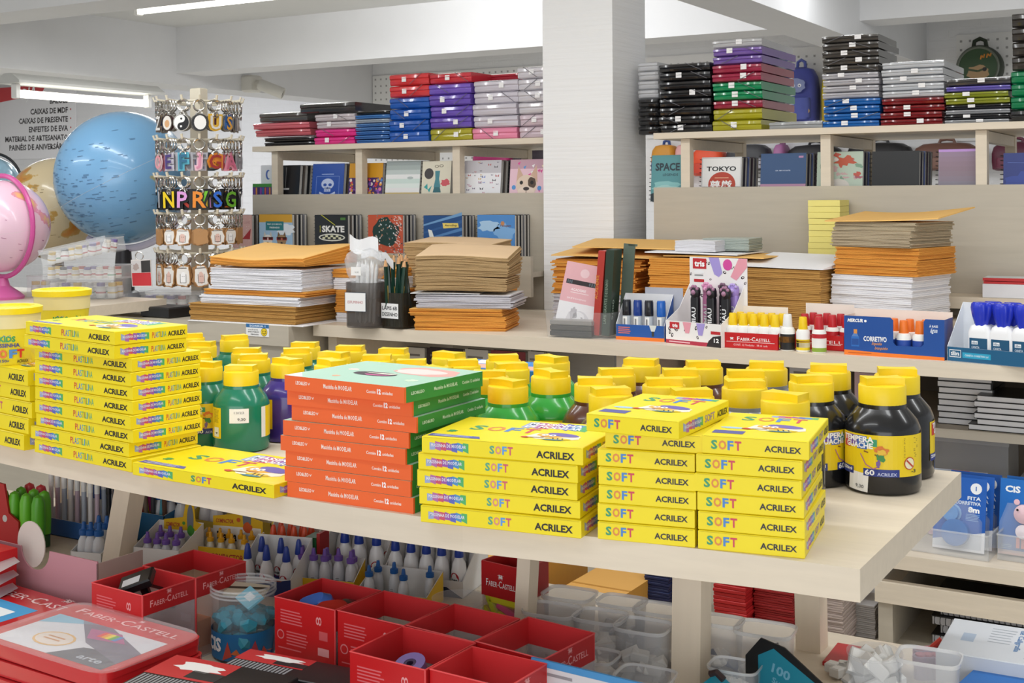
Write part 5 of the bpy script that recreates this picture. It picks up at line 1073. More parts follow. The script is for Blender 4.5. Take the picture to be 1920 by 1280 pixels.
for x0, x1, yt, c, d, n, nm in ((510, 558, 311, '#1E1E22', d_dash, 5, 'black'), (582, 641, 308, '#2D52A8', d_skull, 4, 'blue skull'), (651, 714, 307, '#4A2F6E', d_beads, 3, 'coloured beads'), (720, 784, 303, '#E4E8E8', d_stripes, 3, 'pale striped'), (788, 842, 303, '#E8E2CE', d_atrevida, 2, 'cream dress form'), (867, 936, 302, '#F0F0F4', d_butter, 3, 'white butterfly'), (953, 1017, 300, '#EFC9D6', d_bulldog, 2, 'pink bulldog')):
    nb_group(x0, x1, yt, Yu, zu, c, d, n, nm, .026)
zu = RPT-.0445
for x0, x1, yt, c, d, n, nm in ((1219, 1276, 292, '#5E9AA0', d_space, 3, 'teal SPACE'), (1313, 1388, 296, '#C8C8C8', d_tokyo, 5, 'white TOKYO'), (1424, 1509, 289, '#35537E', d_bluepink, 4, 'blue and pink'), (1530, 1616, 286, '#B9C9B8', d_floral, 3, 'floral'), (1633, 1722, 285, '#131315', d_frame, 5, 'plain black'), (1758, 1832, 281, '#8C8592', d_ombre, 4, 'mauve ombre'), (1880, 1960, 288, '#24357E', d_navy, 2, 'navy')):
    nb_group(x0, x1, yt, Yu, zu, c, d, n, nm, .026, ['#3A3C48', '#2E2A34', '#5C6A9A', '#4A3A44', '#6A6A74'] if x0 < 1700 else ['#4A5AA0', '#C9B090', '#6A5A80', '#2E3238'])
# the dark spiral book leaning at the pillar edge
p = WY(1219, 340, SY+.0); 

# ---- folder cases
def case(w, d, h, col, rough=.14, alpha=1.):
    m = MB(); mt = M(col, rough, alpha, var=.05, coat=.6, scale=8)
    pr = [(.006, 0), (.001, h*.12), (0, h*.35), (.002, h*.5), (-.003, h*.6), (-.003, h*.85), (.003, h*.97), (.012, h)]
    full = [(y, z) for y, z in pr]+[(d-.006, h), (d, h*.9), (d, h*.1), (d-.004, 0)]
    n = len(full); nx = 8; vs = []; fs = []
    for i in range(nx+1):
        x = w*i/nx; e = .004 if i in (0, nx) else 0
        for k, (y, z) in enumerate(full):
            bul = .004*math.sin(math.pi*i/nx)*math.sin(math.pi*min(1, z/h)) if k < 8 else 0
            vs.append((x+(.0015 if i == 0 else -.0015 if i == nx else 0)*0, y-bul+e, min(max(z, e*.3), h-e*.3)))
    for i in range(nx):
        for k in range(n): fs.append((i*n+k, (i+1)*n+k, (i+1)*n+(k+1) % n, i*n+(k+1) % n))
    fs += [tuple(range(n)), tuple(range((nx+1)*n-1, nx*n-1, -1))]
    return m.add(vs, fs, mt).build('case', 25)
def sticker(h): return MB().at(FR(-.0062)).rect(0, 0, .018, h, M('#F2F0F0', .5, var=0), 1).build('sticker')
def elastic(w, h, x, flip):
    a, b = (x, x+.05) if flip else (x+.05, x)
    return MB().tube([(a, -.0072, .002), (b, -.0072, h-.002)], .0009, M('#6A6A70', .6), 5).build('elastic')
FG = 'plastic folder cases on the display units'
def fstack(x0, x1, rows, top, nm, d=.30, Y=None, jx=.004, sk=True, seed=0, h0=0):
    """rows: (colour hex, pixel height, count, colour word, alpha), bottom to top"""
    rd = random.Random(seed); Y = Y or SY+.03
    a = WY(x0, 250, Y); b = WY(x1, 250, Y); w = b.x-a.x; z = top+h0; dd = dep(a); k = 0; tot = sum(r[2] for r in rows)
    for col, hp, cnt_, word, al in rows:
        h = hp/F*dd
        for i in range(cnt_):
            t = tot-1-k; parts = []
            cm = memo(('case', round(w, 3), round(d, 3), round(h, 4), col, al), lambda: case(w, d, h-.0008, col, .14, al))
            if sk and rd.random() < .75: parts.append(('sticker', memo(('stk', round(min(.016, h*.6), 4)), lambda: sticker(min(.016, h*.6))), None, 'white price sticker', (w*rd.choice((.3, .4, .5, .6, .35)), 0, h*.3)))
            if sk and rd.random() < .8 and h > .02: x_ = w*rd.choice((.1, .2, .55, .65)); f_ = rd.random() < .5; parts.append(('elastic', memo(('el', round(w, 3), round(h, 4), round(x_, 3), f_), lambda: elastic(w, h, x_, f_))))
            thing('folder_case', f'{word} folder case in the {nm}, {ordl(t, tot) if tot > 1 else "lying alone"}', 'folder', (a.x+rd.uniform(-jx, jx), Y+rd.uniform(0, .008), z), R(rd.uniform(-1, 1)), cm, parts, FG)
            z += h; k += 1
    return a, w, z
BK, CL = '#232325', '#D8D9DD'
fstack(496, 590, [('#2A282A', 9, 2, 'black', 1)], TOPL, 'leftmost pile', .3, SY+.05, .01, False, 1)
fstack(474, 578, [('#C9626A', 14, 1, 'rose', 1), ('#D9707A', 13, 1, 'rose', 1)], TOPL, 'leftmost pile above the black ones', .3, SY+.06, .006, False, 2, .037)
fstack(486, 575, [('#55524E', 18, 1, 'dark grey', 1)], TOPL, 'leftmost pile on the rose ones', .3, SY+.06, .006, False, 3, .037+.053)
fstack(590, 664, [('#E0348A', 15, 2, 'hot pink', 1), ('#DED4D8', 14, 2, 'clear', .8)], TOPL, 'second pile from the left', .3, None, .006, True, 4)
fstack(560, 662, [('#3A3836', 18, 1, 'black', 1)], TOPL, 'second pile from the left, across the top', .3, SY+.035, .002, False, 5, .115)
fstack(665, 728, [('#4A7CC0', 8, 3, 'blue', .9), ('#5C8CC8', 7, 2, 'pale blue', .9), ('#B9C4D0', 8, 1, 'clear', .8), ('#4A84C8', 8, 1, 'blue', .9), ('#30302E', 7, 1, 'black', 1)], TOPL, 'slim third pile', .3, None, .002, False, 6)
fstack(729, 802, [('#1F5AB4', 21, 4, 'deep blue', 1), ('#D6383C', 22, 2, 'red', 1)], TOPL, 'blue pile below red', .26, None, .002, True, 7)
fstack(805, 882, [('#A9A018', 24, 1, 'olive', 1), ('#6A4FB4', 21, 1, 'purple', 1), ('#6A4FB4', 21, 2, 'purple', 1), ('#7A5CC0', 20, 1, 'light purple', 1), ('#C92F3C', 20, 1, 'crimson', 1)], TOPL, 'purple pile', .3, None, .002, True, 8)
fstack(886, 968, [('#E88AA8', 23, 1, 'pink', 1), ('#DCD6E0', 22, 4, 'clear', .85)], TOPL, 'clear pile over pink', .3, None, .003, True, 9)
fstack(971, 1040, [('#E0CCD6', 23, 2, 'pinkish clear', .85), ('#E2DEE4', 22, 4, 'clear', .85)], TOPL, 'clear pile beside the pillar', .2, None, .003, True, 10)
a_ = WY(900, 160, SY+.12)
thing('folder_case', 'dark red folder case resting across the purple and clear piles', 'folder', (a_.x, SY+.16, TOPL+113/F*dep(a_)), R(-3), case(.15, .2, .025, '#B02A3A'), [], FG)
# right unit
YR = SY+.03
fstack(1196, 1233, [(BK, 17, 4, 'black', 1), (CL, 17, 4, 'clear', .8)], TOPR, 'pile half hidden by the pillar', .25, YR+.05, .002, False, 11)
fstack(1236, 1331, [(BK, 16.2, 8, 'black', 1)], TOPR, 'tall black pile right of the pillar', .18, YR, .004, True, 12)
fstack(1335, 1426, [('#A9A21E', 21, 2, 'yellow-green', 1), ('#9A2740', 16, 1, 'wine', 1), ('#0F8A56', 17, 2, 'green', 1), ('#A02A48', 16.5, 2, 'wine red', 1), ('#7A5CA8', 15.5, 2, 'lilac', 1), ('#D6D6D8', 15, 1, 'clear', .6)], TOPR, 'multicoloured pile', .30, YR, .004, True, 13)
fstack(1543, 1648, [('#1F66B0', 13.6, 4, 'blue', 1), ('#C4C2C8', 12, 4, 'clear', .85), ('#4A4642', 14, 5, 'charcoal', 1)], TOPR, 'tall pile with blue at the bottom', .22, YR, .003, True, 14)
fstack(1442, 1541, [('#B4B6B8', 15, 1, 'clear', .75)], TOPR, 'row between the multicoloured and blue piles', .2, YR, .0, False, 15)
fstack(1653, 1768, [('#7E1A20', 13, 4, 'dark red', 1), ('#D2D4D8', 13.5, 5, 'clear', .85)], TOPR, 'pile based on dark red', .28, YR, .004, True, 16)
fstack(1772, 1892, [('#B2B4B8', 8.5, 1, 'clear', .9), ('#2A2A2E', 9, 1, 'black', 1), ('#A9ABB0', 9.5, 1, 'clear', .9), ('#2A2A2E', 9, 1, 'black', 1), ('#8E9430', 12, 2, 'olive', 1), ('#6A5FB4', 11, 1, 'violet', 1), ('#4A4848', 14, 1, 'charcoal', 1)], TOPR, 'mixed pile under the round backpack', .2, YR, .004, True, 17)
fstack(1897, 1990, [(BK, 24, 1, 'black', 1), ('#0B7A4C', 24, 3, 'green', 1), ('#332F2C', 27, 4, 'black', 1)], TOPR, 'pile at the right photo edge', .25, YR, .003, False, 18)

# ---- bags hanging on the back wall
def backpack(w, h, d, c, c2, deco=None, handle=True):
    b = MB().sup([(0, 0), (.8, 0), (.97, h*.05), (1, h*.3), (1, h*.6), (.92, h*.82), (.7, h*.96), (.3, h), (0, h)], M(c, .5, var=.08), w, d, 3.4, 32, (w/2, d/2))
    f = MB().sup([(0, h*.06), (.8, h*.06), (.98, h*.1), (1, h*.35), (.95, h*.44), (.6, h*.46), (0, h*.46)], M(c2, .5, var=.08), w*.76, d*.5, 3.4, 28, (w/2, d*.06))
    hd = MB().tube([(w*.38, d*.6, h*.97), (w*.40, d*.6, h*1.10), (w*.5, d*.6, h*1.14), (w*.60, d*.6, h*1.10), (w*.62, d*.6, h*.97)], .010, M(c2, .5), 8)
    parts = [('front_pocket', f.build('pocket')), ('handle', hd.build('handle'))]
    if deco: parts.append(('front_panel', deco(w, h, d)))
    return b.build('backpack'), parts
def deco_face(w, h, d):
    m = MB().at(FR(-.016)); m.blob(w*.5, h*.66, w*.26, h*.13, '#8F9AC8', 1, 1, .1).blob(w*.35, h*.72, w*.1, h*.09, '#E09A3A', 2, 4).disc(w*.42, h*.66, w*.05, '#F4F4F8', 3).disc(w*.6, h*.66, w*.05, '#F4F4F8', 3).disc(w*.42, h*.655, w*.02, '#2A3A7A', 4).disc(w*.6, h*.655, w*.02, '#2A3A7A', 4)
    for i in range(7): m.blob(w*(.2+.1*i), h*(.2+.05*(i % 3)), w*.07, h*.06, ['#B8823A', '#6A5FB0', '#C9A06A', '#4F8AC0'][i % 4], 2+i % 2, i)
    return m.build('panel')
def hang(px0, px1, yb, yt, c, c2, label, deco=None, Y=None, d=.16):
    Y = Y or WY_-.182; a, b = WY(px0, yb, Y), WY(px1, yt, Y); w, h = b.x-a.x, b.z-a.z
    bm, bp = backpack(w, h*.88, d, c, c2, deco); return thing('backpack', label, 'backpack', (a.x, Y, a.z), 0, bm, bp, 'bags on the back wall')
hang(1461, 1527, 232, 108, '#4A52A8', '#5A66B8', 'blue and orange child backpack with a painted animal face on the back wall', deco_face)
hang(1536, 1590, 232, 112, '#D9C22A', '#C9A83A', 'yellow child backpack half hidden behind the tall charcoal pile')
bm, bp = None, None
# round dark green bag
a = WY(1790, 160, WY_-.2); b = WY(1872, 88, WY_-.2); r = (b.x-a.x)/2; Tm = Matrix.Rotation(R(90), 4, 'X')
m = MB().at(Tm).lathe([(0, -.06), (r*.9, -.06), (r*1.08, -.03), (r*1.08, .03), (r*.98, .06), (0, .062)], M('#24301F', .5, var=.15), 32)
rim = MB().at(Tm).lathe([(r*.93, .06), (r*.99, .066), (r*.93, .072), (r*.88, .066), (r*.93, .06)], M('#6E7468', .3), 32)
pn = MB().at(FR(-.0625)); pn.disc(0, 0, r*.88, '#2F4A2A', 1, None, 28).blob(0, -r*.25, r*.5, r*.36, '#A98A62', 2, 3, .15).line([(-r*.45, -r*.1), (0, -r*.2), (r*.4, -r*.05)], r*.1, '#3A4A2A', 3).line([(r*.12, r*.36), (r*.16, r*.56), (r*.26, r*.42), (r*.3, r*.6)], r*.06, '#D98A2A', 4).line([(r*.4, r*.42), (r*.44, r*.62), (r*.56, r*.48), (r*.6, r*.64)], r*.06, '#D98A2A', 4).disc(r*.3, -r*.12, r*.1, '#1E1A14', 4)
hdl = MB().tube([(-r*.3, 0, r*1.0), (-r*.25, 0, r*1.3), (0, 0, r*1.42), (r*.25, 0, r*1.3), (r*.3, 0, r*1.0)], .012, M('#2A3424', .5), 8)
thing('backpack', 'round dark green bag hanging on the right pegboard', 'backpack', ((a.x+b.x)/2, WY_-.09, (a.z+b.z)/2), 0, m.build('bag'), [('rim', rim.build('rim')), ('front_panel', pn.build('panel')), ('handle', hdl.build('handle'))])
for x0, x1, yb, yt, c, c2, lb in ((1216, 1262, 330, 262, '#C98A2A', '#2A4A8A', 'mustard bag seen under the shelf just right of the pillar'), (1262, 1283, 330, 262, '#D8A0A0', '#C88A8A', 'pale pink bag seen under the right shelf beside the mustard one'), (1292, 1352, 330, 268, '#E0502A', '#C8402A', 'orange-red bag seen under the right shelf'),
                                  (1356, 1438, 320, 262, '#3A3A3E', '#C8C8D0', 'grey and black bag seen under the right shelf'), (1446, 1470, 320, 262, '#A86A9A', '#8A4A7A', 'mauve bag seen under the right shelf'), (1470, 1572, 325, 262, '#1E1C20', '#2A282E', 'black bag seen under the right shelf left of centre'), (1582, 1706, 320, 258, '#1C1A1C', '#26242A', 'black bag seen under the right shelf at its centre'),
                                  (1708, 1832, 320, 258, '#6E4A3E', '#7A5648', 'brown glossy bag seen under the right shelf'), (1856, 1950, 320, 256, '#5A1E34', '#6A2A40', 'maroon bag seen under the shelf at the right'), (880, 950, 320, 272, '#B02A6A', '#1E1C20', 'pink and black bag seen under the left shelf'), (955, 1030, 320, 268, '#2A1E28', '#B02A5A', 'dark bag with pink pocket seen under the left shelf')):
    hang(x0, x1, yb, yt, c, c2, lb, None, WY_-.182)
# stationery pouch display at the far left of the unit
p = WY(456, 360, SY-.02)
m = MB().box(0, .09, 0, .05, 0, .062, M('#3F8A3A', .5)); m.at(FR(0)).rect(0, 0, .09, .05, '#4A2F6E', 1)
for i in range(8): m.rect(.004+i*.0106, .002, .011+i*.0106, .048, ['#5E3A8E', '#D08A3A', '#3A2A5E', '#7A3A9E', '#2A6A9A', '#C0563A'][i % 6], 2)
bk2 = MB().box(.0, .09, .045, .05, .062, .13, M('#E9EAF0', .5)).at(FR(.045)).disc(.035, .095, .012, '#4A6AB8', 1, .018).disc(.04, .095, .009, '#E9EAF0', 2, .014)
thing('marker_set', 'green and purple marker set box beside the keychain rack on the shelf', 'box', (p.x, SY+.03, LPT-.0445+.022), 0, m.build('box'), [('back_card', bk2.build('card'))])
thing('small_riser', 'white block carrying the green and purple marker set', 'block', (p.x, SY+.03, LPT-.0446), 0, MB().box(0, .09, 0, .06, 0, .0212, M('#E4E0DA', .6)).build('block'))
# price cards on the ledge
for i, (x, y) in enumerate(((517, 491), (607, 492))):
    q = WY(x, y, SY-.102); thing('price_card', f'orange price card on the ledge, {["left one by the keychain rack", "right one behind the plastic bag"][i]}', 'price card', (q.x, SY-.1005, q.z), 0, MB().box(-.02, .02, -.001, 0, -.012, .012, M('#E39A4A', .6)).at(FR(-.001)).text('PREÇO', 0, .001, .026, .006, '#B8542A', 1, .02, 'c').text('BAIXO', 0, -.008, .026, .006, '#B8542A', 1, .02, 'c').build('card'), group='orange price cards')
# ================================================================== GLOBES, KEYCHAIN RACK AND BEAD BOXES AT THE LEFT
RZ = .95
def globe_mat(base, land, s, seed, th=.56, land2=None):
    m = M(base, .25, var=.0, scale=s+seed*.001, coat=.3); nt = m.node_tree; b = nt.nodes['Principled BSDF']
    tc = nt.nodes.new('ShaderNodeTexCoord'); mp = nt.nodes.new('ShaderNodeMapping'); mp.inputs['Location'].default_value = (seed, seed*.7, seed*.3)
    nz = nt.nodes.new('ShaderNodeTexNoise'); nz.inputs['Scale'].default_value = s; nz.inputs['Detail'].default_value = 5
    cr = nt.nodes.new('ShaderNodeValToRGB'); e = cr.color_ramp.elements; e[0].position = th; e[0].color = (*lin(base), 1); e[1].position = th+.012; e[1].color = (*lin(land), 1)
    if land2: x = cr.color_ramp.elements.new(min(.99, th+.07)); x.color = (*lin(land2), 1)
    nt.links.new(tc.outputs['Object'], mp.inputs[0]); nt.links.new(mp.outputs[0], nz.inputs['Vector']); nt.links.new(nz.outputs['Fac'], cr.inputs[0]); nt.links.new(cr.outputs[0], b.inputs['Base Color']); return m
def marks(m, r, n, col, seed, facing=-35, spread=70):
    """tiny map lettering and dashes wrapped on the sphere"""
    rd = random.Random(seed)
    for i in range(n):
        a = R(facing-90+rd.gauss(0, spread*.5)); e = R(rd.gauss(-5, 28)); L = rd.uniform(.006, .02)*r/.19
        c, s_ = math.cos(a), math.sin(a); ce, se = math.cos(e), math.sin(e)
        n_ = Vector((c*ce, s_*ce, se)); u = Vector((-s_, c, 0)); v = n_.cross(u); u = (u-.35*v).normalized(); v = n_.cross(u)
        p = n_*(r*1.0015); h = .0011*r/.19*(1+(rd.random() < .1))
        m.add([p-u*L/2-v*h, p+u*L/2-v*h, p+u*L/2+v*h, p-u*L/2+v*h], [(0, 1, 2, 3)], col)
    return m.build('sphere', 80)
def globe(px_, py_, rpx, bx, by, base, land, label, s, seed, arm, ped, ncol, nm=90, th=.56, land2=None, tilt=23, armr=1.06, zb=CT, cone=None, side=1, span=None, arz=25):
    g = W(bx, by, zb); d = dep(g); r = rpx/F*d; cpos = Vector(ray(px_, py_))*d; cpos = Vector((cpos.x, cpos.y, cpos.z+CZ)); g = Vector((cpos.x, cpos.y, zb)); hz = cpos.z-zb
    sp = marks(MB().ball((0, 0, 0), r, globe_mat(base, land, s, seed, th, land2), 48, 32), r, nm, P(ncol), seed)
    A = MB(); pts = []
    for k in range(25):
        a = R(span[0]+(span[1]-span[0])*k/24) if span else R(-90-tilt*side+side*(200*k/24)-10*side); pts.append((math.cos(a)*r*armr, 0, math.sin(a)*r*armr))
    A.tube(pts, r*.055, arm, 8)
    bs = MB().lathe([(0, 0), (r*.44, 0), (r*.46, .008), (r*.36, .02), (r*.16, .04), (r*.11, hz-r*armr-.004 if hz-r*armr > .05 else .05), (0, hz-r*armr if hz-r*armr > .05 else .055)], ped, 28)
    eq = MB().ring((0, 0, 0), r*1.0, r*.0018, P('#D8D4CC'), 'z', 48, 4)
    return thing('globe', label, 'globe', (g.x, g.y, zb), 0, None, [('base', bs.build('base')), ('meridian_arm', A.build('arm'), None, None, (0, 0, hz), (0, 0, R(arz))), ('sphere', sp, [('equator_band', eq.build('equator'))], None, (0, 0, hz), (R(10), R(-tilt), R(20)))])
globe(231, 333, 124, 240, 566, '#7DB2DC', '#B9B070', 'large light blue globe beside the keychain rack', 3.2, 14, M('#D5CCE4', .15, alpha=.6, var=0), M('#2A2A2E', .4), '#5C86AC', 260, .68, '#D88A9A', 25, 1.07, CT, None, 1, (-122, -8))
globe(108, 388, 92, 110, 555, '#D9C6A0', '#C09A52', 'antique beige globe between the pink and the blue globes', 7, 3, M('#8A7650', .4), M('#5A4632', .4), '#8F7A52', 120, .57, '#C9802F', 20, 1.05)
globe(4, 424, 86, 8, 560, '#F0CADC', '#E38FB0', 'pink globe with a pink meridian arm at the left photo edge', 9, 5, M('#D0559A', .25), M('#DB6AAA', .3), '#A8608A', 150, .63, '#F0C080', 0, 1.10, RZ, None, 1, None, -4)
globe(-14, 345, 50, -14, 538, '#9CC4DC', '#A9B27A', 'small pale blue globe cut by the left photo edge', 9, 9, M('#2A2C30', .2), M('#3A3C40', .3), '#5C86AC', 40, .6, None, 20, 1.15)

# ---- keychain rack
q = W(338, 585, CT); q = Vector((q.x-.01, q.y+.095, CT)); D_ = dep(q)
def zpx(y): return CZ-(y-(HY+(355-960)*math.tan(ROLL)))/F*D_ - CT
RR = 58/F*D_
CREAM = M('#E6DDC8', .45)
post_ = MB().box(-.022, .022, -.016, .016, .01, zpx(166), CREAM, ch=.003)
bs = MB().lathe([(0, 0), (.085, 0), (.085, .012), (.02, .02), (0, .02)], CREAM, 28)
TIER = [186, 257, 326, 394, 465]
parts = [('post', post_.build('post')), ('base', bs.build('base'))]
NH = 16
for ty in TIER:
    z = zpx(ty); m = MB().ring((0, 0, z-.012), RR, .004, CREAM, 'z', 40, 6)
    for k in range(4): a = R(45+90*k); m.tube([(0, 0, z-.012), (RR*math.cos(a), RR*math.sin(a), z-.012)], .003, CREAM, 6)
    for k in range(NH):
        a = 2*math.pi*k/NH; c, s_ = math.cos(a), math.sin(a)
        m.tube([(RR*c, RR*s_, z-.012), ((RR+.038)*c, (RR+.038)*s_, z-.008), ((RR+.041)*c, (RR+.041)*s_, z+.004)], .0042, CREAM, 6)
    parts.append(('hook_ring', m.build('hook_ring')))
thing('keychain_rack', 'tall cream rack with five tiers of metal keychains', 'rack', q, 0, None, parts)
def kc_chain(n=4):
    m = MB().ring((0, 0, -.0145), .0165, .0026, CHROME, 'y', 14, 5); z = -.034
    for i in range(n):
        if i % 2: m.ring((0, 0, z), .009, .0022, CHROME, 'y', 8, 4)
        else: m.ball((0, 0, z), .0032, CHROME, 8, 6, 1.8)
        z -= .0095
    return m.build('keychain'), z
def ch_letter(t, col, back, sz=.045):
    def f():
        m = MB(); m.blob(0, 0, .001, .001, col, 0) if False else None
        if back: m.at(FR(.002)).text(t, 0, -sz*.64, None, sz*1.28, back, 0, .13, 'c'); m.at(FR(-.003)).text(t, 0, -sz*.5, None, sz, col, 1, .02, 'c').at()
        else: m.at(FR(0)).text(t, 0, -sz*.5, None, sz, col, 1, .05, 'c').at()
        o = MB(); vs, fs, a0, a1, b0, b1 = text_geo(t, .05); k = sz/(b1-b0)
        o.T = FR(.002, 0, -sz*.5); pts = [((x-(a0+a1)/2)*k, (y-b0)*k) for x, y in vs]
        m.add([o.T @ Vector((x, y, -.003)) for x, y in pts], [tuple(reversed(g)) for g in fs], back or col)
        return m.build('charm')
    return f
def ch_disc(c1, c2, kind):
    def f():
        r = .026; m = MB().at(FR(.002)).prism([(r*math.cos(a)*(.85 if kind == 'oval' else 1), r*math.sin(a)*1.0) for a in [k*math.pi/12 for k in range(24)]], 0, .004, c1); m.T = FR(-.002)
        if kind == 'yin':
            m.disc(0, 0, r*.94, '#1C1C1E', 1, None, 24).poly([(r*.9*math.cos(R(90+a)), r*.9*math.sin(R(90+a))) for a in range(0, 181, 15)]+[(0, -r*.9)], '#F4F4F2', 2).disc(0, r*.45, r*.45, '#F4F4F2', 3).disc(0, -r*.45, r*.45, '#1C1C1E', 3).disc(0, r*.45, r*.13, '#1C1C1E', 4).disc(0, -r*.45, r*.13, '#F4F4F2', 4)
        else: m.disc(0, 0, r*.7, c2, 1, r*.84).disc(0, -r*.1, r*.4, '#D9A878' if kind == 'oval' else c2, 2, r*.45)
        return m.build('charm')
    return f
def ch_wood(w, h, seed, face):
    def f():
        rd = random.Random(seed); pts = []
        for k in range(20):
            a = 2*math.pi*k/20; kk = 1+.12*rd.uniform(-1, 1); x = math.copysign(abs(math.cos(a))**.6, math.cos(a)); y = math.copysign(abs(math.sin(a))**.6, math.sin(a)); pts.append((x*w/2*kk, y*h/2*kk))
        m = MB().at(FR(.003)).prism(pts, 0, .005, M('#B98A58', .6, var=.1)); m.T = FR(-.002)
        if face:
            m.poly([(x*.88, y*.9) for x, y in pts], '#F2EFEA', 1).blob(0, -h*.08, w*.2, h*.28, '#FFFFFF' if seed % 2 else '#E8C4B8', 2, seed, .1).lines(-w*.35, h*.36, w*.7, 1, .01, h*.04, '#4A3A30', 2, seed).line([(-w*.2, h*.1), (-w*.2, -h*.3), (w*.2, -h*.3), (w*.2, h*.1)], w*.03, '#4A3A30', 3).disc(-w*.06, 0, w*.025, '#2A2020', 4).disc(w*.06, 0, w*.025, '#2A2020', 4)
        return m.build('charm')
    return f
chain_m = {}
def kc(tier, k, j, maker, nlink, name, key, label):
    bm, z = memo(('kc', nlink), lambda: kc_chain(nlink)); cm = memo(('charm', key), maker)
    a = 2*math.pi*k/NH; rr = RR+.033-.011*j; zt = zpx(TIER[tier])-.0132
    o = thing('keychain', label, 'keychain', (q.x+rr*math.cos(a), q.y+rr*math.sin(a), CT+zt), 0, bm, [('charm', cm, None, None, (0, 0, z-.0145))], 'keychains on the rack', rot=(R(rnd.uniform(-.5, .5)), R(rnd.uniform(-3, 3)), a+R(90)+R(rnd.uniform(-2, 2))))
FRONT = list(range(9, 19))      # hooks towards the viewer, left to right
T1 = [('Y', '#B9B4AE', None), ('W', '#A9A4B0', None), ('V', '#C9B8C4', None), ('Z', '#E9E6E0', '#6A5A48'), 'oval', 'yin', 'oval2', ('U', '#D8D4CC', '#E0B23A'), ('S', '#E0A23A', '#3A6AB0'), ('K', '#B9B4AE', None), ('I', '#C9C4BC', None), ('X', '#B0A8A0', None)]
T2 = [('B', '#8A8A8E', '#3A3A3E'), ('C', '#C9BCC0', '#E0707A'), ('D', '#1E1C1E', '#E9E4DC'), ('O', '#F0A0A8', '#E9D4D4'), ('E', '#4A3A7A', '#C9C4D0'), ('F', '#2F6A8A', '#5AB0C8'), ('J', '#D88AA8', '#F0C0D0'), ('G', '#9A2A2A', '#E08A2A'), ('A', '#D06A8A', '#F0A0B8'), ('H', '#8A8A92', '#C9C9D0'), ('N', '#6A6A72', '#B9B9C0'), ('T', '#6A6A72', '#B9B9C0')]
T3 = [('T', '#8A8A30', '#1A1A1C'), ('L', '#E8822A', '#1A1A1C'), ('M', '#3A5AC8', '#1A1A1C'), ('I', '#B9B9BC', '#1A1A1C'), ('N', '#F2D21E', '#1A1A1C'), ('P', '#E0A0DC', '#1A1A1C'), ('R', '#F0902A', '#1A1A1C'), ('S', '#2F6FD8', '#1A1A1C'), ('G', '#6AB02A', '#1A1A1C'), ('Y', '#6A6E74', '#1A1A1C'), ('K', '#C03A2A', '#1A1A1C'), ('V', '#7AD02A', '#1A1A1C')]
for t in range(5):
    for i, k in enumerate(FRONT):
        for j in range(3):
            back = j > 0; pos = f'{ORD[i]} hook from left on the {["top", "second", "third", "fourth", "bottom"][t]} rack tier'
            lb = ('front' if not back else ('middle' if j == 1 else 'rear'))+f' keychain on the {pos}'
            n = 2
            if t == 0:
                e = T1[i+1]
                if back: mk, key = ch_disc('#8A857C', ['#3A6AB0', '#6A3A4A', '#C9C4BC'][(i+j) % 3], 'x'), ('d', (i+j) % 3)
                elif e == 'oval': mk, key = ch_disc('#3A2A20', '#E9E4DC', 'oval'), 'oval'
                elif e == 'yin': mk, key = ch_disc('#C9C6C0', '#000000', 'yin'), 'yin'
                elif e == 'oval2': mk, key = ch_disc('#1C1A1A', '#F2F0EC', 'x'), 'oval2'
                else: mk, key = ch_letter(e[0], e[1], e[2], .042), e
            elif t in (1, 2):
                e = (T2, T3)[t-1][(i+1+(j*5 if back else 0)) % 12]; mk, key = ch_letter(e[0], e[1], e[2], .044 if t == 1 else .050), (t, e)
            elif t == 3:
                mk, key = ch_wood(.046, .050, 20+(i+j) % 4, not back and i % 3 != 2), ('w', (i+j) % 4, not back and i % 3 != 2)
            else: mk, key = ch_wood(.046, .066, 40+(i+j) % 3, not back), ('w5', (i+j) % 3, not back)
            kc(t, k, j, mk, n, '', key, lb)
# a wide photo tag with a red lower half on the bottom tier
p = W(290, 520, CT); 
m = MB().at(FR(0)).prism([(-.045, -.05), (.035, -.06), (.045, .045), (-.035, .055)], 0, .005, M('#E9E4E0', .5)); m.T = FR(-.005); m.poly([(-.042, -.047), (.034, -.057), (.0385, -.005), (-.038, .003)], '#D0353E', 1).poly([(-.037, .005), (0, .0), (.004, .046), (-.033, .052)], '#D9D6D6', 1).poly([(.001, .0), (.0385, -.004), (.043, .043), (.005, .046)], '#3A3838', 1).blob(-.018, .025, .012, .014, '#B9A9A4', 2, 3)
pz = zpx(506)
thing('keychain', 'large photo tag keychain with a red lower half at the bottom left of the rack', 'keychain', (q.x-RR*.75, q.y-RR*1.0-.075, CT+pz), R(25), m.build('tag'), [('ring', MB().ring((0, .0, .065), .016, .002, CHROME, 'y').build('ring'))], rot=(0, R(-8), R(25))).scale = (.78, .78, .78)

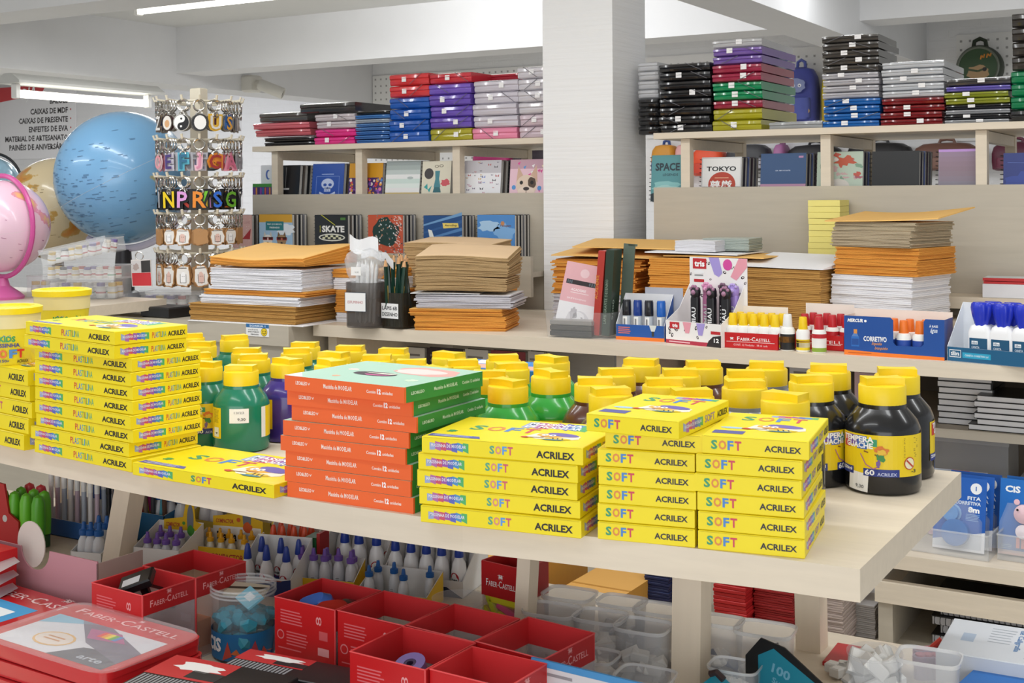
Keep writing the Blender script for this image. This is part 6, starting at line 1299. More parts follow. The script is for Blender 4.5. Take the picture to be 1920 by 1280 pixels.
# ---- clear boxes of small bottles
def clear_box(w, d, h):
    m = MB(); t = .0014
    m.box(0, w, 0, d, 0, t, CLEAR).box(0, w, 0, t, t, h, CLEARE).box(0, w, d-t, d, t, h, CLEAR).box(0, t, t, d-t, t, h, CLEAR).box(w-t, w, t, d-t, t, h, CLEARE)
    for a, b in (((0, 0), (w, 0)), ((w, 0), (w, d)), ((w, d), (0, d)), ((0, d), (0, 0))): m.tube([(*a, h), (*b, h)], .0022, CLEARE, 6)
    return m.build('box')
def clear_lid(w, d): return MB().box(-.003, w+.003, -.003, d+.003, 0, .003, CLEAR).box(-.003, w+.003, -.004, -.002, -.012, .003, CLEARE).build('lid')
def vial(cap, band):
    b = MB().lathe([(0, 0), (.011, 0), (.012, .002), (.012, .026), (.009, .029), (0, .029)], M('#E4E2DE', .3), 12).lathe([(.0123, .006), (.0123, .022)], P('#F4F3F0'), 12).lathe([(.0125, .011), (.0125, .015)], P(band), 12)
    c = MB().lathe([(.0095, .028), (.0105, .029), (.0105, .037), (0, .037)], M(cap, .35), 12)
    return b.build('vial'), [('cap', c.build('cap'))]
VK = [('#E6DFD6', '#C23A3A'), ('#B8342F', '#C23A3A'), ('#E0B92A', '#D9B32A'), ('#7A6AA8', '#C23A3A'), ('#3A3A40', '#B8342F'), ('#D8D4D0', '#5A9A6A')]
def bead_box(FLp, FRp, z, d, hp, label, n, rot=None, dy=0, lid=False, tag='', lie=False):
    a, b = W(*FLp, z), W(*FRp, z); w = (b-a).length; yaw = math.atan2(b.y-a.y, b.x-a.x); h = hpx(a, hp); base = Vector((a.x, a.y+dy, z))
    ro = (0, rot or 0, yaw)
    parts = [('lid', clear_lid(w, d), None, None, (0, 0, h+.004))] if lid else []
    thing('clear_box', label, 'box', base, 0, clear_box(w, d, h), parts, rot=ro)
    Mx = Matrix.Translation(base) @ Matrix.Rotation(yaw, 4, 'Z') @ Matrix.Rotation(rot or 0, 4, 'Y')
    rd = random.Random(int(FLp[0])); nx = max(1, int(w/.034)); k = 0
    for j in range(2):
        for i in range(nx):
            if k >= n: break
            cap, band = VK[rd.choice((0, 1, 2, 2, 3, 4, 5))]; bm, bp = memo(('v', cap, band), lambda: vial(cap, band))
            p = Mx @ Vector((.018+i*(w-.034)/max(1, nx-1), .02+j*.045, .004)); sc = min(1.2, (h-.006)/.037)
            o = thing('vial', f'tiny labelled vial inside the {tag}', 'vial', p, 0, bm, bp, f'vials in the {tag}', rot=(0, rot or 0, yaw+rd.uniform(0, 6))); o.scale = (sc,)*3; k += 1
p0 = W(80, 560, RZ)
bead_box((50, 557), (84, 558), RZ, .1, 40, 'clear box at the left end of the bead box pile', 4, None, .0, False, 'left end clear box')
bead_box((86, 561), (216, 561), RZ, .13, 36, 'bottom clear box of the pile in front of the globes', 14, None, .0, False, 'bottom clear box by the globes')
h1 = hpx(p0, 36)+.004
bead_box((80, 526), (214, 526), RZ+h1, .13, 26, 'middle clear box of the pile in front of the globes', 14, None, .0, False, 'middle clear box by the globes')
h2 = h1+hpx(p0, 26)+.004
bead_box((80, 500), (205, 500), RZ+h2, .13, 27, 'tilted top clear box of the pile in front of the globes', 14, R(-12), .0, True, 'tilted top clear box by the globes')
bead_box((264, 584), (388, 585), CT, .11, 36, 'clear lidded box under the keychain rack', 14, None, .0, True, 'clear box under the keychain rack')
# ---- desk bits
p = W(264, 594, CT); b = W(330, 596, CT); w = b.x-p.x
thing('black_case', 'flat black case lying on the desk before the clear box', 'case', p, R(-2), MB().box(0, w, 0, .1, 0, hpx(p, 20), M('#1E1E20', .35), ch=.004).build('case'))
p = W(206, 586, CT)
m = MB().box(0, .055, 0, .07, .0, .028, BLACK, ch=.004)
t = MB().add([(-.01, -.01, .030), (.06, -.01, .030), (.06, .07, .030), (-.01, .07, .030), (-.006, -.006, .052), (.05, -.004, .060), (.05, .065, .060), (-.006, .065, .052)], [(3, 2, 1, 0), (4, 5, 6, 7), (0, 1, 5, 4), (1, 2, 6, 5), (2, 3, 7, 6), (3, 0, 4, 7)], M('#8F9298', .4))
thing('hole_punch', 'grey topped black hole punch on the desk at the left', 'hole punch', (p.x-.0, p.y+.03, CT), 0, m.build('body'), [('lever', t.build('lever'))])
p = W(176, 581, CT)
thing('tape_dispenser', 'small glossy black tape dispenser at the corner of the riser board', 'tape dispenser', p, 0, MB().lathe([(0, 0), (.02, 0), (.022, .004), (.02, .026), (.012, .032), (0, .033)], M('#121214', .15), 20).build('d'), [('roll', MB().ring((0, -.02, .016), .008, .003, M('#6A6A70', .4), 'y').build('roll'))])
# ================================================================== ON THE LOW TIER AND UNDER THE TABLE
TZ = .66
def openbox(w, d, h, band, tall=True, printed=True, seed=0, body='#C9C2C4', t=.0016, bodya=.3, fclear=False):
    """tall box: red upper band, clear lower body on its right face, printed red left face, open top"""
    m = MB(); RD = M('#B81A1E', .4, alpha=.94, var=.04); CB = M(body, .12, alpha=bodya, var=0); LF = M('#C0181C', .35, var=.03); IN = M('#CC2A2E', .5, var=.05)
    (m.box(0, w, 0, t, h-band, h, IN, front=LF).box(0, w, 0, t, 0, h-band, CB) if fclear else m.box(0, w, 0, t, 0, h, IN, front=LF)); m.box(0, w, d-t, d, h-band, h, IN).box(0, w, d-t, d, 0, h-band, CB)
    m.box(w-t, w, t, d-t, h-band, h, IN, right=RD).box(w-t, w, t, d-t, .0, h-band, CB).box(0, t, t, d-t, h-band, h, IN).box(0, t, t, d-t, 0, h-band, CB).box(0, w, 0, d, 0, t, M('#D9D6D6', .5))
    for a, b in (((0, 0), (w, 0)), ((w, 0), (w, d)), ((w, d), (0, d)), ((0, d), (0, 0))): m.tube([(*a, h), (*b, h)], .0009, M('#D8484A', .3), 5)
    m.tube([(w, 0, 0), (w, 0, h)], .0012, M('#D8484A', .3), 5)
    if printed:
        m.at(FR(0)); m.lines(w*.1, h*.86, w*.4, 5, h*.035, h*.015, '#D8656A', 1, seed).lines(w*.2, h*.62, w*.42, 5, h*.035, h*.015, '#D8656A', 1, seed+1).lines(w*.06, h*.42, w*.4, 1, .01, h*.015, '#D8656A', 1).blob(w*.35, h*.2, w*.26, h*.16, '#C9585E', 1, seed+4, .15)
        m.disc(w*.1, h*.58, w*.06, '#D8787C', 1).disc(w*.1, h*.58, w*.045, '#C0181C', 2)
        m.text('8', w*.78, h*.78, h*.1, w*.09, '#E2989A', 1, .0, 'l', 90).rect(w*.74, h*.62, w*.88, h*.72, '#D0585C', 1).rect(w*.72, h*.44, w*.9, h*.53, '#E2989A', 1)
        m.line([(w*.76, h*.22), (w*.9, h*.22), (w*.83, h*.33), (w*.76, h*.22)], w*.02, '#E2989A', 1)
        m.at(RT(w)); fc(m, d*.14, h-band*.68, d*.72, band*.28, 1, '#E6A0A2')
    return m.build('box')
def abox(Lp, Fp, Rp, top, label, band=.03, bot=TZ, group=None, **k):
    """axis-aligned open box from the pixels of its left, front and right top corners"""
    l, f, r = W(*Lp, top), W(*Fp, top), W(*Rp, top); w = (f-l).length; d = (r-f).length; yaw = math.atan2(f.y-l.y, f.x-l.x)
    o = thing('open_box', label, 'box', (l.x, l.y, bot), yaw, openbox(w, d, top-bot, band, **k), group=group); return l, yaw, w, d
def inside(b, x, y, z=TZ+.002):
    l, yaw, w, d = b; return (l.x+w*x*math.cos(yaw)-d*y*math.sin(yaw), l.y+w*x*math.sin(yaw)+d*y*math.cos(yaw), z)
GB = 'red open display boxes'
bA = abox((172, 1092), (267, 1117), (364, 1084), .765, 'red and clear open box with black wallets at the left, nearer one', .026, group=GB, seed=1)
bB = abox((268, 1060), (367, 1084), (452, 1051), .765, 'red and clear open box behind the one with black wallets', .026, group=GB, seed=2, body='#D8A890')
bR = [abox((515, 1118), (628, 1144), (706, 1106), .765, 'red open box holding sharpeners beside the clear round tub', .026, group=GB, seed=3),
      abox((633, 1144), (758, 1173), (832, 1132), .765, 'empty red open box, second in the rear row from the left', .030, group=GB, seed=4),
      abox((762, 1172), (888, 1203), (964, 1158), .765, 'empty red open box, third in the rear row from the left', .030, group=GB, seed=5),
      abox((892, 1202), (1020, 1236), (1106, 1185), .765, 'empty red open box at the right end of the rear row', .030, group=GB, seed=6),
      abox((656, 1221), (797, 1256), (868, 1201), .765, 'red open box with a purple roll in the front row', .034, group=GB, seed=7),
      abox((806, 1254), (950, 1290), (1000, 1240), .765, 'red open box at the front right beside the blue bordered card', .034, group=GB, seed=8)]
for i, b in enumerate(bR[1:4]+bR[5:]):
    thing('card_insert', ['white card lining the second rear red box', 'white card lining the third rear red box', 'white card lining the right end red box', 'white card lining the front right red box'][i], 'card', inside(b, .06, .06), b[1], MB().box(0, b[2]*.88, 0, b[3]*.88, 0, .05, M('#F2F2F4', .6)).build('insert'))
def blk(w, d, h, c, ch=.002): return MB().box(0, w, 0, d, 0, h, M(c, .35), ch=ch).build('block')
for i, (x, y, z, c, r, lb) in enumerate(((.25, .3, .082, '#18181A', -20, 'black wallet eraser leaning in the left red box'), (.5, .5, .078, '#1C1C20', 25, 'second black wallet eraser in the left red box'), (.5, .2, .045, '#2A2E3A', 5, 'dark blue wallet low in the left red box'), (.2, .62, .03, '#9A8A90', 10, 'grey sharpener pack low in the left red box'))):
    thing('wallet', lb, 'wallet', inside(bA, x, y, TZ+z), 0, blk(.045, .03, .012, c), [('label_patch', MB().at(TP(.0122)).rect(.006, .004, .03, .018, '#C9C9CC', 1).build('patch'))], rot=(R(20), R(r), R(30+i*40)))
thing('folded_card', 'orange printed card folded inside the rear left red box', 'card', inside(bB, .25, .1), bB[1], MB().box(0, bB[2]*.5, 0, bB[3]*.7, 0, .035, M('#D98A5A', .5)).build('card'))
thing('folded_card', 'white card lining the rear left red box', 'card', inside(bB, .3, .55, TZ+.002), bB[1], MB().box(0, bB[2]*.6, 0, bB[3]*.4, 0, .07, M('#E6E4E0', .5)).build('card'))
def sharp(c, c2): 
    m = MB().sup([(0, 0), (.8, 0), (1, .006), (1, .022), (.7, .03), (0, .031)], M(c, .25), .05, .03, 3, 20); n = MB().at(FR(-.0155)).rect(-.014, .008, .014, .02, c2, 1); return m.build('sharpener'), [('label_patch', n.build('patch'))]
for i, (x, y, c, c2, lb) in enumerate(((.42, .45, '#3A62B0', '#8FB0DC', 'blue sharpener pack on top in the red box by the round tub'), (.62, .4, '#B02A20', '#E07A50', 'red sharpener pack on top in the red box by the round tub'), (.66, .6, '#3A2A2C', '#B9B4B4', 'black and clear sharpener pack on top in the red box by the round tub'))):
    bm, bp = sharp(c, c2); thing('sharpener_pack', lb, 'sharpener', inside(bR[0], x, y, .735-.004*i), 0, bm, bp, rot=(R(25), R(-20+20*i), R(20+30*i)))
thing('sharpener_heap', 'heap of sharpener packs filling the red box by the round tub', 'sharpener', inside(bR[0], .5, .5, TZ+.002), bR[0][1], MB().sup([(0, 0), (1, 0), (1, .06), (.7, .068), (0, .069)], M('#5A3A40', .4, var=.3, scale=60), bR[0][2]*.9, bR[0][3]*.9, 6, 24).build('heap'), kind='stuff')
thing('tape_roll', 'purple tape roll in the front red box', 'tape', inside(bR[4], .45, .55, TZ+.074), 0, MB().lathe([(.010, -.008), (.024, -.008), (.024, .014), (.010, .014), (.010, -.008)], M('#8A78B8', .4), 24).build('roll'), [('core', MB().lathe([(.0055, -.006), (.0095, -.006), (.0095, .0135), (.0055, .0135), (.0055, -.006)], M('#4A3A5A', .5), 16).build('core'))], rot=(R(20), 0, 0)).scale = (.72, .72, 1)
thing('tape_stand', 'white card block under the purple tape roll in the front red box', 'card', inside(bR[4], .1, .1), bR[4][1], MB().box(0, bR[4][2]*.8, 0, bR[4][3]*.8, 0, .058, M('#8A2A2E', .6)).build('insert'))
# clear round tub with teal gems
q = W(458, 1216, TZ+.0); q = W(457, 1225, TZ); r = hpx(q, 60); hh = .092
m = MB().lathe([(0, .001), (r*.93, .001), (r*.95, .004), (r*.97, hh*.86), (r*1.0, hh*.88), (r*1.0, hh), (r*.97, hh), (r*.95, hh*.88), (r*.93, .005), (0, .005)], CLEAR, 44)
for z in (hh*.9, hh*.95, hh): m.ring((0, 0, z), r*1.0, .0014, CLEARE, 'z', 44, 5)
lb = MB().lathe([(r*.972, .004), (r*.985, hh*.42)], M('#1F6FA8', .4), 44)
lb.warp = cylwrap(r*.99, -60); lb.T = FR(0); lb.text('CIS', -.052, hh*.16, .03, .018, '#F2F4F6', 2, .04)
for i in range(9): lb.poly([(-.02+.012*i, hh*(.05+.1*(i % 2))), (-.006+.012*i, hh*(.12)), (-.012+.012*i, hh*(.32-.1*(i % 3)))], ['#C84A3A', '#D8703A', '#5A4A7A', '#B83A4A'][i % 4], 2)
lb.warp = None
thing('round_tub', 'clear round tub with a blue label full of teal erasers', 'tub', q, 0, m.build('tub'), [('label', lb.build('label'))])
rg = random.Random(5)
gm = MB().lathe([(0, -.009), (.012, -.004), (.013, .002), (.007, .008), (0, .009)], M('#3FA3BC', .12, alpha=.85, var=.1), 6).build('gem', 10)
for i in range(40):
    a, rr = i*2.4, r*.82*math.sqrt((i % 20+.5)/20); thing('gem_eraser', 'teal faceted eraser inside the clear round tub', 'eraser', (q.x+rr*math.cos(a), q.y+rr*math.sin(a), TZ+.02+.024*(i//20)+rg.uniform(0, .008)), 0, gm, group='teal erasers in the clear round tub', rot=(rg.uniform(-1, 1), rg.uniform(-1, 1), rg.uniform(0, 6)))
thing('hang_tag', 'pale blue eraser packet on top of the teal erasers in the round tub', 'packet', (q.x+r*.5, q.y-r*.25, TZ+.078), 0, MB().box(-.018, .018, -.012, .012, 0, .003, M('#8FD0E4', .2, alpha=.85, var=0)).at(TP(.003)).rect(-.008, -.004, .008, .006, '#E6F2F6', 1).build('packet'), rot=(R(30), R(10), R(-20)))
thing('hang_tag', 'cream card packet at the back inside the round tub', 'packet', (q.x-.01, q.y+r*.4, TZ+.075), 0, MB().box(-.03, .03, -.012, .012, 0, .004, M('#CFC6AE', .5)).at(TP(.004)).line([(-.03, 0), (.03, .006)], .004, '#4A4438', 1).build('packet'), rot=(R(25), 0, R(10)))
# ---- coloured pencil tins at the lower left
TINR = M('#C4262A', .22, var=.03, coat=.5)
def tin(w, d, h):
    m = MB(); pts = []; rc = .014
    for cx, cy, a0 in ((w-rc, rc, -90), (w-rc, d-rc, 0), (rc, d-rc, 90), (rc, rc, 180)):
        for k in range(6): a = R(a0+18*k); pts.append((cx+rc*math.cos(a), cy+rc*math.sin(a)))
    m.prism(pts, 0, h*.55, TINR); m.prism([(w/2+(x-w/2)*1.008, d/2+(y-d/2)*1.01) for x, y in pts], h*.57, h, TINR)
    m.at(TP(h)); fc(m, w*.09, d*.82, w*.82, d*.09, 2, '#EAC4C6', False); knights(m, w*.55, d*.955, d*.05, '#EAC4C6')
    m.rect(w*.05, d*.06, w*.93, d*.72, '#CFD3DA', 1).poly([(w*.05, d*.5), (w*.4, d*.72), (w*.05, d*.72)], '#7FB8D0', 2).poly([(w*.25, d*.72), (w*.5, d*.72), (w*.93, d*.45), (w*.93, d*.2), (w*.55, d*.38)], '#6A6E80', 2).poly([(w*.4, d*.62), (w*.62, d*.66), (w*.75, d*.52), (w*.5, d*.45)], '#A8588A', 3)
    for i, c in enumerate(['#E04A3A', '#E8A03A', '#E8D83A', '#5AB04A', '#3A8AC8']): m.rect(w*(.52+.03*i), d*.52, w*(.55+.03*i), d*.62, c, 4)
    m.poly([(w*.93, d*.06), (w*.93, d*.4), (w*.6, d*.3), (w*.5, d*.06)], '#40505E', 2).text('arte', w*.68, d*.12, w*.18, d*.07, '#A8B4C0', 5, .02).disc(w*.36, d*.3, w*.14, '#D8B070', 3, d*.14).disc(w*.36, d*.3, w*.125, '#D8D0C8', 4, d*.12).lines(w*.29, d*.32, w*.14, 2, d*.05, d*.02, '#C08A5A', 5)
    return m.build('tin')
wrapm = M('#F2E6E8', .1, alpha=.22, var=0, bump=.4, scale=30)
bl, fr, rt = W(172, 1147, .735), W(196, 1268, .735), W(382, 1203, .735)
w = .225; yaw = R(-3); d = .145; fo = Vector((fr.x, fr.y, 0)); tw = (W(0, 1196, .735)-fr).length
org = (fr.x-w*math.cos(yaw)-.004, fr.y-w*math.sin(yaw)+.002)
th_ = .019
for i in range(4):
    dx, dy, dr = [(.012, -.012, 2), (-.004, -.006, -1), (.006, -.004, 1), (0, 0, 0)][i]
    thing('pencil_tin', ['bottom red pencil tin at the lower left', 'third red pencil tin from the top at the lower left', 'second red pencil tin from the top at the lower left', 'red pencil tin with a picture lid in clear wrap, topmost at the lower left'][i], 'tin', (org[0]+dx, org[1]+dy, TZ+i*(th_)), yaw+R(dr), memo('tin', lambda: tin(w, d, th_-.0012)), [('wrap', MB().sup([(1, 0), (1, .0025), (.99, .004), (0, .004)], wrapm, w*1.03, d*1.04, 8, 32, (w/2, d/2)).build('wrap'), None, None, (0, 0, th_-.0015))] if i == 3 else (), 'red pencil tins')
p = W(-40, 1180, .725)
t2 = MB().box(0, .24, 0, .15, 0, .018, TINR, ch=.003).at(TP(.018)); fc(t2, .10, .118, .16, .016, 1, '#F0D0D2', False); knights(t2, .205, .14, .012, '#F0D0D2', 1)
t2.rect(.0, .01, .15, .1, '#3F9AD0', 1).rect(0, .01, .13, .075, '#E8EEF2', 2).disc(.08, .04, .02, '#E8C23A', 3).disc(.05, .05, .015, '#D0508A', 3).disc(.1, .06, .012, '#7A4FA8', 3); t2.at()
BX = -1.30; BY = 1.03
t2 = MB().box(-.30, 0, 0, .13, 0, .052, TINR, ch=.002).at(TP(.052)); fc(t2, -.24, .095, .21, .018, 1, '#F0D0D2', False); knights(t2, -.10, .125, .014, '#F0D0D2', 1)
t2.rect(-.3, .004, -.1, .08, '#3F9AD0', 1).rect(-.3, .004, -.12, .06, '#E8EEF2', 2).disc(-.2, .03, .02, '#E8C23A', 3).disc(-.23, .04, .015, '#D0508A', 3).disc(-.17, .045, .012, '#7A4FA8', 3); t2.at()
thing('pencil_box', 'red pencil box with a blue and white picture behind the wrapped tin', 'box', (BX, BY, TZ), R(-5), t2.build('box'))
for i in range(3):
    b = MB().box(-.2, 0, 0, .045, 0, .0175, FCR, ch=.0006).at(FR(0)).text('CASTELL', -.006, .008, .03, .006, '#F0D0D0', 1, .01, 'r').at()
    thing('crayon_box', f'red box with an open silver flap at the left photo edge, {ordl(2-i, 3)}', 'box', (-1.510+.002*i, 1.128, TZ+.0526+.0185*i), R(-4), b.build('box'), [('flap', MB().add([(0, .002, .003), (.03, -.006, -.001), (.028, .03, .006), (0, .04, .006), (0, .04, .002)], [(0, 1, 2, 3), (0, 3, 4)], M('#D4D2D8', .3, metal=.5, var=0)).build('flap'))], 'red flap boxes')
# pink display card with a round notch
pl, pr = W(-30, 1110, TZ+.02), W(183, 1165, TZ+.02); yaw = math.atan2(pr.y-pl.y, pr.x-pl.x); w = (pr-pl).length; hh = hpx(pr, 112)
ph = hh+.02; cx = w*.47; rr = hpx(pr, 43)
m = MB(); k = 12
m.at(FR(0)); low = [(w*0, 0), (w, 0), (w, ph), (cx+rr, ph)]+[(cx+rr*math.cos(a), ph-.001-rr*.95*math.sin(a)) for a in [math.pi*i/k for i in range(k+1)]]+[(0, ph)]
m.prism(low, -.002, 0, M('#C08A92', .5, var=.02)).at(); m.box(w-.002, w, .0, .08, 0, ph*.97, M('#B8A098', .55)).box(0, w, .0, .08, 0, .002, M('#C08A92', .5))
m.at(FR(-.0003)).rect(w*.3, 0, w*.93, ph*.32, '#A82A70', 1).lines(w*.45, ph*.24, w*.3, 1, .01, ph*.015, '#E0A0C0', 2)
dk = MB().at(FR(.004)).prism([(cx-.012+rr*.96*math.cos(2*math.pi*i/28), ph+rr*.1+rr*1.05*math.sin(2*math.pi*i/28)) for i in range(28)], 0, .0015, M('#CFC4BA', .55))
thing('display_box', 'mauve pink display box with a round notch at the lower left', 'box', (pl.x, pl.y, TZ), yaw, m.build('box'), [('round_tab', dk.build('tab'))])
p = W(-6, 1050, TZ+.02)
m = MB().at(FR(0)).prism([(-.15, 0), (.045, 0), (.045, .05), (.020, .062), (.008, .11), (-.15, .12)], 0, .004, M('#B41E22', .45)).at(); rv = MB().at(FR(-.004)).disc(.010, .052, .006, '#C9C6C4', 1)
thing('display_card', 'red display card with a silver rivet at the left photo edge', 'card', (p.x-.115, p.y+.10, TZ), R(0), m.build('card'), [('rivet', rv.build('rivet'))])
# ---- black pencil sets at the bottom
def pencil_set(w, d, h):
    m = MB().box(0, w, 0, d, 0, h, M('#1C1C1F', .3), ch=.001); m.at(TP(h))
    m.rect(0, d*.45, w*.55, d, '#B8282C', 1).blob(w*.3, d*.78, w*.18, d*.12, '#E6E4E2', 2, 1).rect(w*.3, d*.5, w*.55, d*.7, '#1C1C1F', 2)
    for i in range(16): m.rect(w*.02+w*.03*i, d*.1, w*.038+w*.03*i, d*.42, '#8A8C90', 2)
    m.at(FR(0))
    for i in range(12): m.poly([(w*(.02+.045*i), h*.1), (w*(.055+.045*i), h*.1), (w*(.0375+.045*i), h*.8)], ['#F0F0EE', '#E8D83A', '#E89A2A', '#E0703A', '#D0402A', '#C83A6A', '#7A4FA8', '#3A6AC8', '#2A9AC8', '#3AA86A', '#6AB03A', '#8A6A3A'][i], 1)
    m.rect(w*.72, h*.15, w*.98, h*.85, '#B8282C', 1).disc(w*.84, h*.5, w*.05, '#E8C83A', 2, h*.3)
    return m.build('set')
f = W(216, 1284, .738); sh = .0258
for i in range(3): thing('pencil_set', ['bottom black pencil set box at the bottom photo edge', 'middle black pencil set box at the bottom photo edge', 'black pencil set box with coloured tips, topmost at the bottom edge'][i], 'pencil set', (f.x+.003*(i % 2), f.y+.003*(i % 2), TZ+sh*i), R(6-2*(i % 2)), memo('pset', lambda: pencil_set(.165, .10, sh-.0006)), group='black pencil sets at the bottom edge')
for i in range(2): thing('pencil_set', ['lower black pencil set box with a red cover behind the coloured tips', 'upper black pencil set box with a red and white cover behind the coloured tips'][i], 'pencil set', (f.x+.035+.004*i, f.y+.118, TZ+.0345*i), R(5), memo('pset2', lambda: pencil_set(.17, .055, .034)), group='black pencil sets with red covers')
thing('plastic_pack', 'grey clear-wrapped pack at the bottom edge below the round tub', 'pack', (f.x+.205, f.y+.03, TZ), R(10), MB().sup([(1, 0), (1, .046), (.95, .05), (0, .051)], M('#A8AAAE', .12, var=.2, bump=.5, scale=20), .13, .09, 6, 28, (.065, .045)).build('pack'), [('header_card', MB().box(.03, .11, .091, .094, 0, .062, WHITE).build('header'))])
# ---- card with the blue border
l, r_ = W(996, 1232, .768), W(1256, 1294, .768); yaw = math.atan2(r_.y-l.y, r_.x-l.x); w = (r_-l).length; h = .108
m = MB().box(0, w, 0, .003, 0, h, M('#3F86BE', .5, var=.06)); m.at(FR(0)).rect(w*.035, -.0, w*.985, h*.935, '#C9C7CC', 1).lines(w*.07, h*.86, w*.25, 1, .01, h*.03, '#8A888E', 2).rect(w*.07, h*.3, w*.3, h*.78, '#A8A6AC', 2).lines(w*.45, h*.78, w*.45, 4, h*.12, h*.04, '#A09EA4', 2).disc(w*.46, h*.3, w*.05, '#C05A5A', 2).disc(w*.46, h*.3, w*.04, '#C9C7CC', 3)
thing('notice_card', 'grey notice card with a blue border at the bottom edge', 'card', (l.x, l.y, TZ), yaw, m.build('card'), [('easel_back', MB().box(w*.4, w*.6, .0035, .05, 0, .02, M('#3F86BE', .5)).build('easel'))])
# ---- black and teal carton at the bottom right
l, r_ = W(1398, 1262, .70), W(1655, 1338, .70); yaw = math.atan2(r_.y-l.y, r_.x-l.x); w = (r_-l).length
m = MB(); BKC = M('#141416', .4); TL = '#1C7F96'
m.at(FR(0)); hz = .082
m.prism([(0, 0), (w, 0), (w, .02), (w*.62, .05), (w*.3, hz), (w*.12, hz*1.05), (0, hz*.75)], -.002, 0, BKC).poly([(w*.1, .012), (w*.55, .012), (w*.55, .05), (w*.22, hz*.95), (w*.1, hz*.8)], TL, 1).text('100', w*.2, hz*.62, w*.14, .011, '#6FA8C0', 2, .03, 'l', -14).text('Supersoft', w*.2, hz*.45, w*.26, .009, '#6FA8C0', 2, .02, 'l', -14).at()
m.box(0, w, .002, .07, 0, .012, BKC).box(0, .002, .002, .07, 0, hz*.7, BKC).box(w-.002, w, .002, .07, 0, .02, BKC)
thing('open_carton', 'black and teal open carton printed 100 at the bottom right', 'box', (l.x, l.y, TZ), yaw, m.build('carton'))
l2 = W(1318, 1290, .70)
thing('open_carton', 'turquoise carton corner at the bottom edge left of the black one', 'box', (l2.x, l2.y, TZ), yaw, MB().add([(0, 0, 0), (.04, 0, 0), (.04, .03, 0), (0, .03, 0), (0, 0, .046), (.04, 0, .03), (.04, .03, .03), (0, .03, .05)], [(3, 2, 1, 0), (4, 5, 6, 7), (0, 1, 5, 4), (1, 2, 6, 5), (2, 3, 7, 6), (3, 0, 4, 7)], M('#22A0BC', .4)).build('carton'), [('dark_flap', MB().tube([(0, .015, .052), (.008, .015, .056), (.018, .015, .05)], .004, M('#3A2A2A', .5), 6).build('flap'))])
# ---- frosted tubs of erasers
def tubm(w, d, h):
    return MB().sup([(0, .001), (.80, .001), (.82, .004), (.94, h*.93), (1.0, h*.94)], FROST, w, d, 4.5, 40).sup([(1.0, h*.94), (1.02, h), (.97, h), (.93, h*.95)], M('#F2F3F5', .2, alpha=.5, var=0), w, d, 4.5, 40).sup([(.93, h*.96), (.80, .006), (0, .006)], FROST, w, d, 4.5, 40).build('tub')
er_w = [MB().box(-.011, .011, -.007, .007, -.006, .006, M(c, .6), ch=.0015).build('eraser') for c in ('#F2F1EE', '#E9E8E4', '#F6F5F2')]
er_b = MB().box(-.012, .012, -.007, .007, -.006, .006, M('#F2F1EE', .6), ch=.0015).box(-.006, .012, -.0075, .0075, -.0065, .0065, M('#2E3E6E', .5)).build('eraser')
def tub(cx, cy, wpx, top, label, n, fill=.4, dk=0, seed=0, round_=False, heap=None):
    p = W(cx, cy, top); w = hpx(p, wpx); h = top-TZ; dd = w*.78
    thing('plastic_tub', label, 'tub', (p.x, p.y, TZ), R(4), memo(('tub', round(w, 3), round(h, 3)), lambda: tubm(w, dd, h)))
    rd = random.Random(seed+int(cx)); per = 9
    for i in range(n):
        k = i % per; z = TZ+.012+.0135*(i//per); sx = .36*w*.85; 
        x, y = (k % 3-1)*sx*.62+rd.uniform(-.003, .003), (k//3-1)*sx*.5+rd.uniform(-.003, .003)
        thing('eraser', f'eraser in the {label}', 'eraser', (p.x+x, p.y+y, z), 0, er_b if rd.random() < dk else rd.choice(er_w), group=f'erasers in tub {label}'.replace('frosted ', ''), rot=(rd.uniform(-.6, .6), rd.uniform(-.6, .6), rd.uniform(0, 6)))
tub(1068, 1110, 98, .735, 'frosted tub nearest the kraft carton', 9, 0)
tub(1035, 1140, 104, .735, 'frosted tub leftmost of the eraser tubs', 12)
tub(1166, 1124, 90, .735, 'frosted tub before the dark red stack', 22)
tub(1126, 1152, 98, .735, 'frosted tub in the middle of the left cluster', 27, dk=.06)
tub(1236, 1138, 92, .735, 'frosted tub just behind the front table leg', 9)
tub(1206, 1170, 104, .735, 'frosted tub nearest the front leg, left of it', 20)
tub(1110, 1225, 100, .72, 'frosted tub behind the blue bordered card', 27)
tub(1210, 1262, 110, .715, 'frosted tub at the bottom edge left of the leg', 18)
tub(1352, 1160, 82, .735, 'frosted tub right of the front leg', 14, dk=.3)
tub(1435, 1176, 110, .735, 'frosted tub before the table back leg', 12)
tub(1378, 1245, 96, .715, 'low frosted tub behind the black and teal carton', 18)
tub(1742, 1228, 116, .735, 'large frosted tub at the right end of the tier', 9)
p = W(1640, 1225, .73); r = hpx(p, 50)
thing('round_tub', 'round clear tub heaped with white erasers right of the back leg', 'tub', (p.x, p.y, TZ), 0, MB().lathe([(0, .001), (r*.85, .001), (r, .07), (r*1.03, .07), (r*1.03, .073), (r*.97, .072), (r*.83, .004), (0, .004)], FROST, 32).build('tub'))
for i in range(26):
    a, rr = i*2.4, r*.72*math.sqrt((i % 9+.5)/9); o = thing('eraser', 'white eraser inside the round clear tub right of the back leg', 'eraser', (p.x+rr*math.cos(a), p.y+rr*math.sin(a), TZ+.012+.022*(i//9)+rg.uniform(0, .006)), 0, rg.choice(er_w), group='white erasers in the round clear tub', rot=(rg.uniform(-1, 1), rg.uniform(-1, 1), rg.uniform(0, 6))); o.scale = (1.3,)*3
